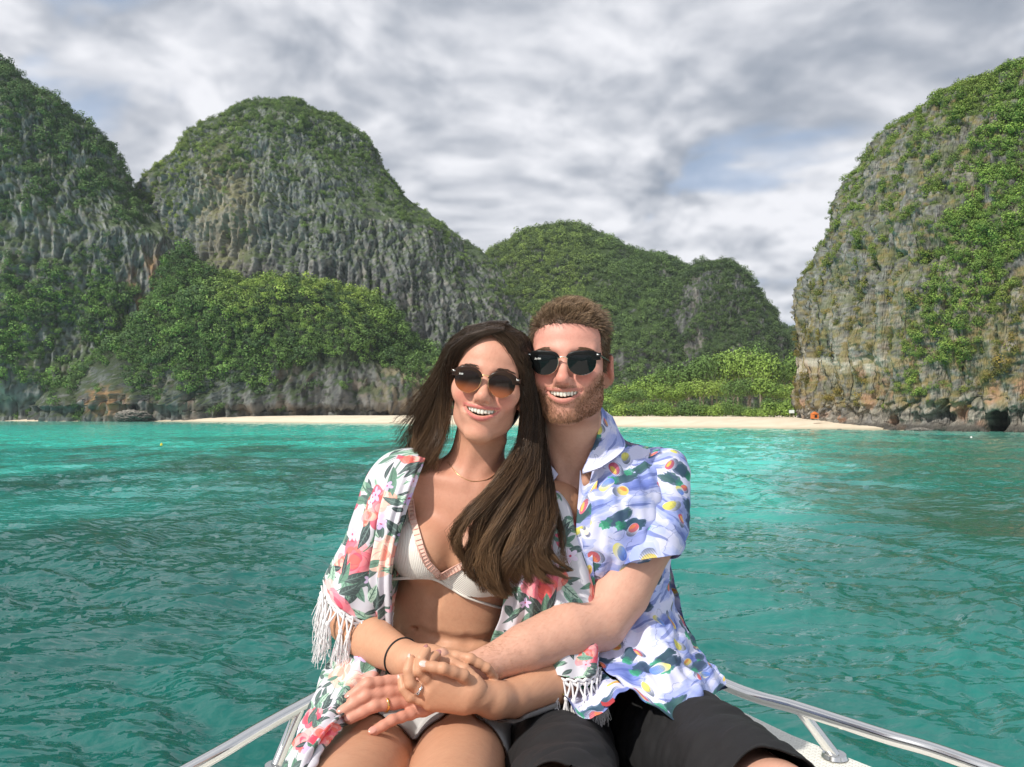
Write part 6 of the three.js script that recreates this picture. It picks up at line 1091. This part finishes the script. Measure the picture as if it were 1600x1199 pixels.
// ---------------------------------------------------------------- the floral robe
const robe = new THREE.Group(); robe.name = 'robe'; woman.add(robe);
const pleat = (f, a, s) => (u, v, p) => a * Math.sin(u * f + 0.8 * Math.sin(v * 3 + s)) * (0.35 + 0.65 * sstep(0.05, 0.5, v)) + a * 0.5 * n3(p[0] * 22 + s, p[1] * 6, p[2] * 22);
{
  // sleeve over her right upper arm, from the shoulder to the forearm
  const ax = (a, b) => V(...PP(a)).sub(V(...PP(b)));
  const ringAt = (q, d, rx, rz) => ringRow(q, d, rx, rz, 12);
  const rows = [
    ringAt([662, 716, 1.485], V(0.9, 0.45, 0), 0.022, 0.055), ringAt([636, 727, 1.47], V(0.75, 0.66, 0), 0.037, 0.066), ringAt([616, 750, 1.455], V(0.5, 0.86, 0), 0.046, 0.072), ringAt([602, 795, 1.445], V(0.25, 0.97, 0.05), 0.049, 0.076),
    ringAt([588, 842, 1.432], V(0.25, 0.97, 0.08), 0.053, 0.080), ringAt([573, 887, 1.418], V(0.32, 0.94, 0.12), 0.059, 0.084), ringAt([560, 928, 1.400], V(0.55, 0.82, 0.15), 0.066, 0.086),
  ];
  const g = sheet(rows, 110, 90, { world: true, closed: true, fold: pleat(38, 0.0042, 1), rep: 0.42, off: [0.12, 0.30], thick: 0.002 });
  mesh('sleeve', toW(g), robeMat, robe);
  // her left sleeve, behind the man's forearm
  const rows2 = [
    ringAt([838, 772, 1.49], V(-0.85, 0.5, 0), 0.030, 0.060), ringAt([862, 795, 1.48], V(-0.5, 0.86, 0), 0.042, 0.068), ringAt([872, 845, 1.46], V(-0.12, 0.99, 0), 0.047, 0.072), ringAt([880, 910, 1.44], V(-0.05, 0.99, 0.05), 0.060, 0.076), ringAt([886, 975, 1.40], V(-0.02, 0.98, 0.1), 0.062, 0.070), ringAt([889, 1036, 1.352], V(0.10, 0.98, 0.15), 0.052, 0.056),
  ];
  mesh('sleeve', toW(sheet(rows2, 110, 90, { world: true, closed: true, fold: pleat(36, 0.0042, 5), rep: 0.42, off: [0.55, 0.62], thick: 0.002 })), robeMat, robe);
  // front edges that hang open
  const front = [
    [[622, 712, 1.402], [640, 712, 1.392], [655, 714, 1.395], [664, 716, 1.405]],
    [[600, 770, 1.372], [618, 770, 1.362], [634, 768, 1.362], [646, 766, 1.375]],
    [[588, 830, 1.352], [602, 832, 1.340], [614, 834, 1.338], [624, 834, 1.348]],
    [[576, 890, 1.338], [590, 892, 1.326], [602, 894, 1.322], [613, 896, 1.332]],
    [[574, 950, 1.345], [588, 952, 1.332], [602, 954, 1.328], [613, 954, 1.340]],
    [[575, 1005, 1.365], [590, 1010, 1.352], [605, 1012, 1.346], [616, 1010, 1.358]],
    [[560, 1050, 1.36], [580, 1056, 1.345], [600, 1058, 1.340], [616, 1052, 1.35]],
  ];
  mesh('front_panel', toW(sheet(front, 60, 130, { fold: pleat(19, 0.005, 2), rep: 0.42, off: [0.35, 0.1], thick: 0.002 })), robeMat, robe);
  const skirt = [
    [[520, 1012, 1.36], [552, 1020, 1.315], [582, 1026, 1.30], [606, 1036, 1.31], [618, 1050, 1.33]],
    [[502, 1050, 1.33], [538, 1056, 1.265], [568, 1060, 1.255], [592, 1072, 1.27], [606, 1086, 1.30]],
    [[486, 1092, 1.28], [518, 1096, 1.195], [546, 1098, 1.18], [562, 1106, 1.195], [570, 1118, 1.23]],
    [[468, 1138, 1.21], [496, 1134, 1.12], [516, 1128, 1.098], [528, 1130, 1.11], [536, 1140, 1.15]],
    [[446, 1195, 1.13], [468, 1182, 1.03], [484, 1172, 1.005], [498, 1170, 1.01], [506, 1176, 1.04]],
    [[420, 1290, 1.05], [436, 1265, 0.94], [450, 1240, 0.92], [466, 1225, 0.92], [476, 1225, 0.94]],
  ];
  mesh('skirt_panel', toW(sheet(skirt, 90, 120, { fold: pleat(24, 0.0055, 4), rep: 0.42, off: [0.2, 0.75], thick: 0.002 })), robeMat, robe);
  const front2 = [
    [[800, 800, 1.372], [822, 790, 1.372], [845, 790, 1.39], [868, 800, 1.42]],
    [[798, 850, 1.352], [822, 850, 1.345], [848, 850, 1.358], [880, 850, 1.395]],
    [[792, 905, 1.352], [820, 905, 1.338], [850, 905, 1.348], [892, 905, 1.388]],
    [[784, 960, 1.365], [812, 960, 1.345], [845, 960, 1.352], [890, 960, 1.388]],
    [[764, 1012, 1.385], [800, 1015, 1.36], [840, 1015, 1.362], [888, 1015, 1.39]],
    [[770, 1070, 1.40], [805, 1072, 1.385], [845, 1072, 1.385], [885, 1070, 1.40]],
  ];
  mesh('front_panel', toW(sheet(front2, 90, 120, { fold: pleat(26, 0.005, 7), rep: 0.42, off: [0.68, 0.22], thick: 0.002 })), robeMat, robe);
  const backRows = [[[655, 712, 1.50], [700, 722, 1.55], [750, 728, 1.57], [800, 735, 1.56], [845, 742, 1.53]], [[590, 850, 1.50], [650, 870, 1.58], [730, 880, 1.60], [810, 880, 1.59], [880, 870, 1.52]], [[570, 980, 1.48], [640, 990, 1.58], [720, 1000, 1.61], [800, 1000, 1.60], [890, 990, 1.50]], [[520, 1120, 1.42], [620, 1140, 1.60], [710, 1150, 1.64], [800, 1150, 1.62], [880, 1130, 1.52]]];
  mesh('back_panel', toW(sheet(backRows, 80, 80, { fold: pleat(24, 0.005, 9), rep: 0.42, thick: 0.002 })), robeMat, robe);
  // knotted bands and fringes
  const r = rng(66), cotton = new THREE.MeshStandardMaterial({ color: new THREE.Color().setRGB(0.78, 0.76, 0.77), roughness: 0.9 });
  const fringe = (ring, t0, t1, n, down, len) => {
    const F = [], C = [];
    const at = (t) => spline(ring, ((t % 1) + 1) % 1, true);
    for (let row = 0; row < 2; row++) { const pts = []; for (let k = 0; k <= 60; k++) { const p = at(lerp(t0, t1, k / 60)); pts.push([p[0] + 0.0012 * Math.sin(k * 1.9 + row * 2), p[1] - 0.004 - row * 0.007 + 0.0022 * Math.sin(k * 2.1 + row * 3), p[2] + 0.001 * Math.cos(k * 1.9)]); } C.push(tube(pts, 0.0030, 160, 6)); }
    for (let k = 0; k < n; k++) {
      const t = lerp(t0, t1, (k + 0.5) / n), p = at(t), c = ring.reduce((s, q) => [s[0] + q[0] / ring.length, s[1] + q[1] / ring.length, s[2] + q[2] / ring.length], [0, 0, 0]), o = V(p[0] - c[0], (p[1] - c[1]) * 0.4, p[2] - c[2]).normalize(), L = len * (0.8 + 0.4 * r());
      const kx = (r() - 0.5) * 0.012, s = [p[0] + o.x * 0.002, p[1] - 0.010, p[2] + o.z * 0.002], knot = [s[0] + kx + o.x * 0.004 + down[0] * L * 0.34, s[1] - L * 0.36, s[2] + o.z * 0.006 + down[2] * L * 0.3];
      for (const e of [-1, 1]) C.push(tube([[s[0] + e * 0.006, s[1] + 0.004, s[2]], [s[0] + e * 0.004, s[1] - 0.008, s[2] + 0.002], knot], 0.0019, 10, 5));
      const kn = new THREE.IcosahedronGeometry(0.0044, 1); kn.scale(1, 1.3, 1); kn.translate(...knot); C.push(mergeVertices(kn));
      for (let j = 0; j < 20; j++) { const a = r() * 6.28, e = 0.011 * Math.sqrt(r()), l = L * (0.50 + 0.35 * r()), q = [knot[0] + Math.cos(a) * 0.002, knot[1], knot[2] + Math.sin(a) * 0.002]; const end = [knot[0] + Math.cos(a) * e + down[0] * l, knot[1] - l, knot[2] + Math.sin(a) * e + down[2] * l]; F.push({ pts: [q, [lerp(q[0], end[0], 0.35) + (r() - 0.5) * 0.006, lerp(q[1], end[1], 0.35), lerp(q[2], end[2], 0.35)], [lerp(q[0], end[0], 0.7) + (r() - 0.5) * 0.010, lerp(q[1], end[1], 0.7), lerp(q[2], end[2], 0.7)], [end[0] + (r() - 0.5) * 0.008, end[1], end[2]]], r0: 0.0008, r1: 0.0005, tone: () => [1, 1, 1] }); }
    }
    const s = strands(F, 7, 4); return toW(join([...C.map((g) => (g.setAttribute('color', new THREE.Float32BufferAttribute(new Float32Array(g.attributes.position.count * 3).fill(1), 3)), g)), s]));
  };
  mesh('fringe', fringe(rows[6], -0.02, 1.0, 24, [-0.12, 0, 0.04], 0.088), cotton, robe);
  mesh('fringe', fringe(rows2[5], 0, 1, 24, [0.02, 0, 0.10], 0.072), cotton, robe);
}
// ---------------------------------------------------------------- the fish-print shirt
const shirt = new THREE.Group(); shirt.name = 'shirt'; man.add(shirt);
{
  const crease = (a, s) => (u, v, p) => { const d = Math.hypot(p[0] - 0.24, p[1] - 2.02); return a * (0.5 - Math.abs(n3(p[0] * 13 + p[1] * 9 + s, p[1] * 5 - p[0] * 6, s))) * sstep(0.02, 0.12, d) + a * 0.6 * n3(p[0] * 30 + s, p[1] * 12, p[2] * 20) * sstep(0, 0.15, v) + a * 0.5 * Math.sin(p[1] * 70 + p[0] * 40 + 3 * n3(p[0] * 9, p[1] * 9, s)) * sstep(1.90, 1.80, p[1]); };
  const left = [
    [[934, 668, 1.50], [962, 688, 1.505], [1000, 697, 1.535], [1030, 700, 1.565], [1048, 706, 1.61]],
    [[924, 745, 1.452], [960, 745, 1.440], [1000, 745, 1.452], [1035, 745, 1.488], [1062, 752, 1.58]],
    [[906, 800, 1.425], [945, 800, 1.405], [990, 800, 1.415], [1028, 800, 1.456], [1056, 805, 1.57]],
    [[904, 870, 1.412], [940, 870, 1.400], [985, 870, 1.412], [1024, 870, 1.446], [1050, 872, 1.57]],
    [[910, 940, 1.425], [946, 940, 1.440], [990, 940, 1.455], [1028, 940, 1.480], [1050, 940, 1.57]],
    [[922, 1000, 1.415], [964, 1000, 1.415], [1010, 1000, 1.400], [1054, 1000, 1.430], [1088, 1005, 1.56]],
    [[944, 1045, 1.345], [984, 1052, 1.325], [1030, 1060, 1.310], [1078, 1048, 1.370], [1116, 1042, 1.53]],
    [[974, 1070, 1.300], [1012, 1094, 1.265], [1064, 1131, 1.235], [1100, 1102, 1.300], [1136, 1067, 1.47]],
  ];
  mesh('front_panel', toM(sheet(left, 110, 190, { fold: crease(0.009, 3), rep: 0.54, off: [0.15, 0.4], thick: 0.0018 })), shirtMat, shirt);
  // button band along the open edge
  mesh('button_band', toM(sheet([[[935, 742, 1.443], [912, 760, 1.436], [906, 735, 1.436]], [[930, 790, 1.418], [906, 812, 1.416], [902, 812, 1.420]], [[926, 870, 1.402], [906, 870, 1.406], [900, 870, 1.410]], [[934, 940, 1.425], [912, 940, 1.420], [907, 940, 1.420]]].map((q) => q), 20, 60, { rep: 0.54, off: [0.6, 0.1], thick: 0.0018 })), shirtMat, shirt);
  const right = [
    [[868, 742, 1.508], [846, 725, 1.515], [815, 715, 1.54], [790, 722, 1.62]],
    [[890, 790, 1.452], [860, 785, 1.455], [815, 790, 1.49], [775, 800, 1.62]],
    [[902, 870, 1.415], [868, 870, 1.420], [820, 870, 1.470], [775, 880, 1.62]],
    [[906, 960, 1.44], [868, 960, 1.455], [820, 960, 1.49], [780, 970, 1.62]],
    [[930, 1040, 1.385], [880, 1040, 1.425], [830, 1040, 1.48], [790, 1060, 1.60]],
    [[984, 1076, 1.285], [920, 1121, 1.245], [872, 1078, 1.315], [820, 1090, 1.50]],
  ].map((q) => q.slice().reverse());
  mesh('front_panel', toM(sheet(right, 80, 120, { fold: crease(0.008, 8), rep: 0.54, off: [0.7, 0.55], thick: 0.0018 })), shirtMat, shirt);
  const back = [[[948, 660, 1.56], [980, 690, 1.61], [1040, 704, 1.62]], [[860, 760, 1.69], [960, 780, 1.71], [1060, 790, 1.63]], [[850, 900, 1.70], [960, 900, 1.72], [1050, 900, 1.60]], [[850, 1040, 1.70], [980, 1040, 1.73], [1100, 1030, 1.58]], [[860, 1120, 1.70], [1000, 1120, 1.74], [1135, 1075, 1.50]]].map((q) => q.slice().reverse());
  mesh('back_panel', toM(sheet(back, 60, 80, { fold: crease(0.008, 11), rep: 0.54, thick: 0.0018 })), shirtMat, shirt);
  // sleeve
  const rr = (q, d, rx, rz) => ringRow(q, d, rx, rz, 12);
  const rows = [rr([1004, 716, 1.57], V(-0.80, 0.6, -0.1), 0.022, 0.062), rr([1028, 722, 1.57], V(-0.35, 0.93, -0.1), 0.050, 0.082), rr([1034, 755, 1.555], V(0.05, 0.98, -0.1), 0.057, 0.084), rr([1026, 800, 1.53], V(0.20, 0.95, -0.2), 0.064, 0.084), rr([1014, 845, 1.50], V(0.10, 0.95, -0.25), 0.071, 0.084), rr([1004, 878, 1.475], V(-0.16, 0.95, -0.25), 0.0775, 0.084)];
  mesh('sleeve', toM(sheet(rows, 130, 90, { world: true, closed: true, fold: (u, v, p) => 0.004 * n3(p[0] * 14, p[1] * 22 + p[0] * 14, p[2] * 14) + 0.005 * (0.5 - Math.abs(n3(p[0] * 10 + p[1] * 14, p[1] * 6, 4))), rep: 0.54, off: [0.05, 0.8], thick: 0.0018 })), shirtMat, shirt);
  // collar: two leaves that fold down from a stand round the neck
  const stand = []; for (const [h, k] of [[0, 1.12], [1, 1.02]]) { const row = []; for (let i = 0; i <= 10; i++) { const a = lerp(-0.15, 1.15, i / 10) * Math.PI, c = PP([900 - h * 2, 722 - h * 62, 1.552]); row.push([c[0] + Math.cos(a) * 0.066 * k, c[1] + h * 0 - 0.012 * Math.max(0, -Math.sin(a)), c[2] - Math.sin(a) * 0.072 * k]); } stand.push(row); }
  mesh('collar_stand', toM(sheet([stand[0], stand[0].map((q, i) => q.map((v, k) => (v + stand[1][i][k]) / 2)), stand[1]], 60, 14, { world: true, rep: 0.54, thick: 0.0022 })), shirtMat, shirt);
  const cl = [
    [[934, 630, 1.555], [939, 652, 1.515], [931, 686, 1.468], [920, 712, 1.443], [909, 735, 1.428]],
    [[944, 640, 1.585], [951, 664, 1.515], [950, 690, 1.462], [932, 722, 1.434], [910, 738, 1.424]],
    [[956, 652, 1.61], [966, 674, 1.525], [976, 700, 1.470], [945, 728, 1.430], [911, 741, 1.421]],
  ];
  mesh('collar', toM(sheet(cl, 60, 40, { rep: 0.54, off: [0.3, 0.2], thick: 0.003, fold: (u, v) => 0.003 * Math.sin(v * 3.1) })), shirtMat, shirt);
  const cr = [[[846, 655, 1.57], [846, 690, 1.52], [856, 720, 1.495], [872, 742, 1.482]], [[840, 668, 1.58], [838, 700, 1.522], [846, 728, 1.492], [868, 748, 1.478]], [[832, 680, 1.60], [828, 712, 1.525], [838, 740, 1.490], [862, 757, 1.474]]].map((q) => q.slice().reverse());
  mesh('collar', toM(sheet(cr, 50, 30, { rep: 0.54, off: [0.1, 0.5], thick: 0.003 })), shirtMat, shirt);
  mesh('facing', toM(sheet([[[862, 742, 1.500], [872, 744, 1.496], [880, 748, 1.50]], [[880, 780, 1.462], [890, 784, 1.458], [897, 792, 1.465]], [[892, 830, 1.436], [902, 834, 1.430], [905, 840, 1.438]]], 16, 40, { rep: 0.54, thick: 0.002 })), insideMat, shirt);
  mesh('tag', toM(sheet([[[938, 1096, 1.262], [948, 1098, 1.258], [958, 1090, 1.262]], [[941, 1103, 1.256], [951, 1104, 1.252], [961, 1096, 1.256]]], 6, 4, { thick: 0.001 })), new THREE.MeshStandardMaterial({ color: new THREE.Color().setRGB(0.35, 0.02, 0.03), roughness: 0.7 }), shirt);
  // buttons
  const bt = new THREE.CylinderGeometry(0.0052, 0.0052, 0.0022, 18); bt.rotateX(Math.PI / 2 - 0.2);
  for (const q of [[916, 832, 1.400]]) { const b = bt.clone(); b.translate(...PP(q)); mesh('button', toM(b), ivory, shirt); }
}
// ---------------------------------------------------------------- black shorts
{
  const rr = (q, d, rx, rz) => ringRow(q, d, rx, rz, 14), shorts = new THREE.Group(); shorts.name = 'shorts'; man.add(shorts);
  const dirOf = (a, b) => V(...PP(a)).sub(V(...PP(b)));
  const leg = (a, b, ra, rb, seed) => { const rows = [], d = dirOf(a, b); for (let k = 0; k <= 6; k++) { const t = k / 6, A = PP(a), B = PP(b), p = V(...A.map((v, i) => lerp(v, B[i], t))); rows.push(ringRow(p, d, lerp(ra, rb, t), lerp(ra, rb, t), 14)); } return sheet(rows, 120, 110, { world: true, closed: true, rep: 0.5, thick: 0.003, fold: (u, v, p) => 0.006 * n3(p[0] * 9 + seed, p[1] * 9, p[2] * 9) + 0.004 * (0.5 - Math.abs(n3(p[0] * 16 + p[2] * 20 + seed, p[1] * 14, p[2] * 6))) + 0.002 * sstep(0.955, 0.965, v) }); };
  mesh('trouser_leg', toM(leg([876, 1140, 1.60], [879, 1284, 0.965], 0.108, 0.0735, 2)), blackCloth, shorts);
  mesh('trouser_leg', toM(leg([1006, 1124, 1.60], [1208, 1264, 1.010], 0.120, 0.080, 6)), blackCloth, shorts);
  const hip = skin((x, y, z) => M.core(x, y, z) - 0.012, [-0.1, 1.45, -1.82], [0.40, 1.75, -1.30], 0.008), yTop = PP([950, 1040, 1.56])[1];
  mesh('seat_panel', toM(thicken(cut(hip, (x, y, z) => Math.min(yTop - y, -1.36 - z + 0.0)), 0.004)), blackCloth, shorts);
}
// ---------------------------------------------------------------- small things worn on the hands
{
  const ringOn = (name, label, a, b, t, R, mat, extra) => { const A = V(...PP(a)), B = V(...PP(b)), d = B.clone().sub(A).normalize(), c = A.lerp(B, t), root = group(name, c); root.quaternion.setFromUnitVectors(V(0, 0, 1), d); tag(root, label, 'ring'); mesh('band', new THREE.TorusGeometry(R, 0.0013, 8, 40).scale(1, 1, 1.6), mat, root); if (extra) extra(root, R); return root; };
  const gold = new THREE.MeshStandardMaterial({ color: new THREE.Color().setRGB(0.85, 0.56, 0.20), metalness: 1, roughness: 0.22 }), silver = new THREE.MeshStandardMaterial({ color: new THREE.Color().setRGB(0.82, 0.82, 0.82), metalness: 1, roughness: 0.18 }), stone = new THREE.MeshPhysicalMaterial({ color: 0xffffff, roughness: 0.02, transmission: 1, thickness: 0.004, ior: 2.3 });
  ringOn('ring', 'plain gold ring on the man\'s finger resting on the woman\'s thigh', M.F.r[1], M.F.r[2], 0.42, 0.0109, gold);
  ringOn('ring', 'silver ring with a small clear stone on the woman\'s finger', W.F.lr[0], W.F.lr[1], 0.55, 0.0098, silver, (root, R) => { const s = new THREE.OctahedronGeometry(0.0030, 0); const inv = root.quaternion.clone().invert(), o = V(-0.45, 0.25, 0.85).normalize().applyQuaternion(inv); o.z = 0; o.normalize(); s.translate(o.x * (R + 0.0026), o.y * (R + 0.0026), 0); mesh('gemstone', s, stone, root); const cl = new THREE.TorusGeometry(0.0026, 0.0006, 6, 16); cl.translate(o.x * (R + 0.0015), o.y * (R + 0.0015), 0); mesh('setting', cl, silver, root); });
  const A = V(...PP([625, 1026, 1.26])), B = V(...PP([642, 1036, 1.235])), d = B.clone().sub(A).normalize(), c = A.clone().lerp(B, 0.1), root = group('bracelet', c); root.quaternion.setFromUnitVectors(V(0, 0, 1), d); tag(root, 'thin black hair tie worn round the woman\'s wrist', 'hair tie'); mesh('band', new THREE.TorusGeometry(0.0318, 0.0021, 10, 64), new THREE.MeshStandardMaterial({ color: new THREE.Color().setRGB(0.008, 0.008, 0.009), roughness: 0.7 }), root);
}
renderer.render(scene, camera);
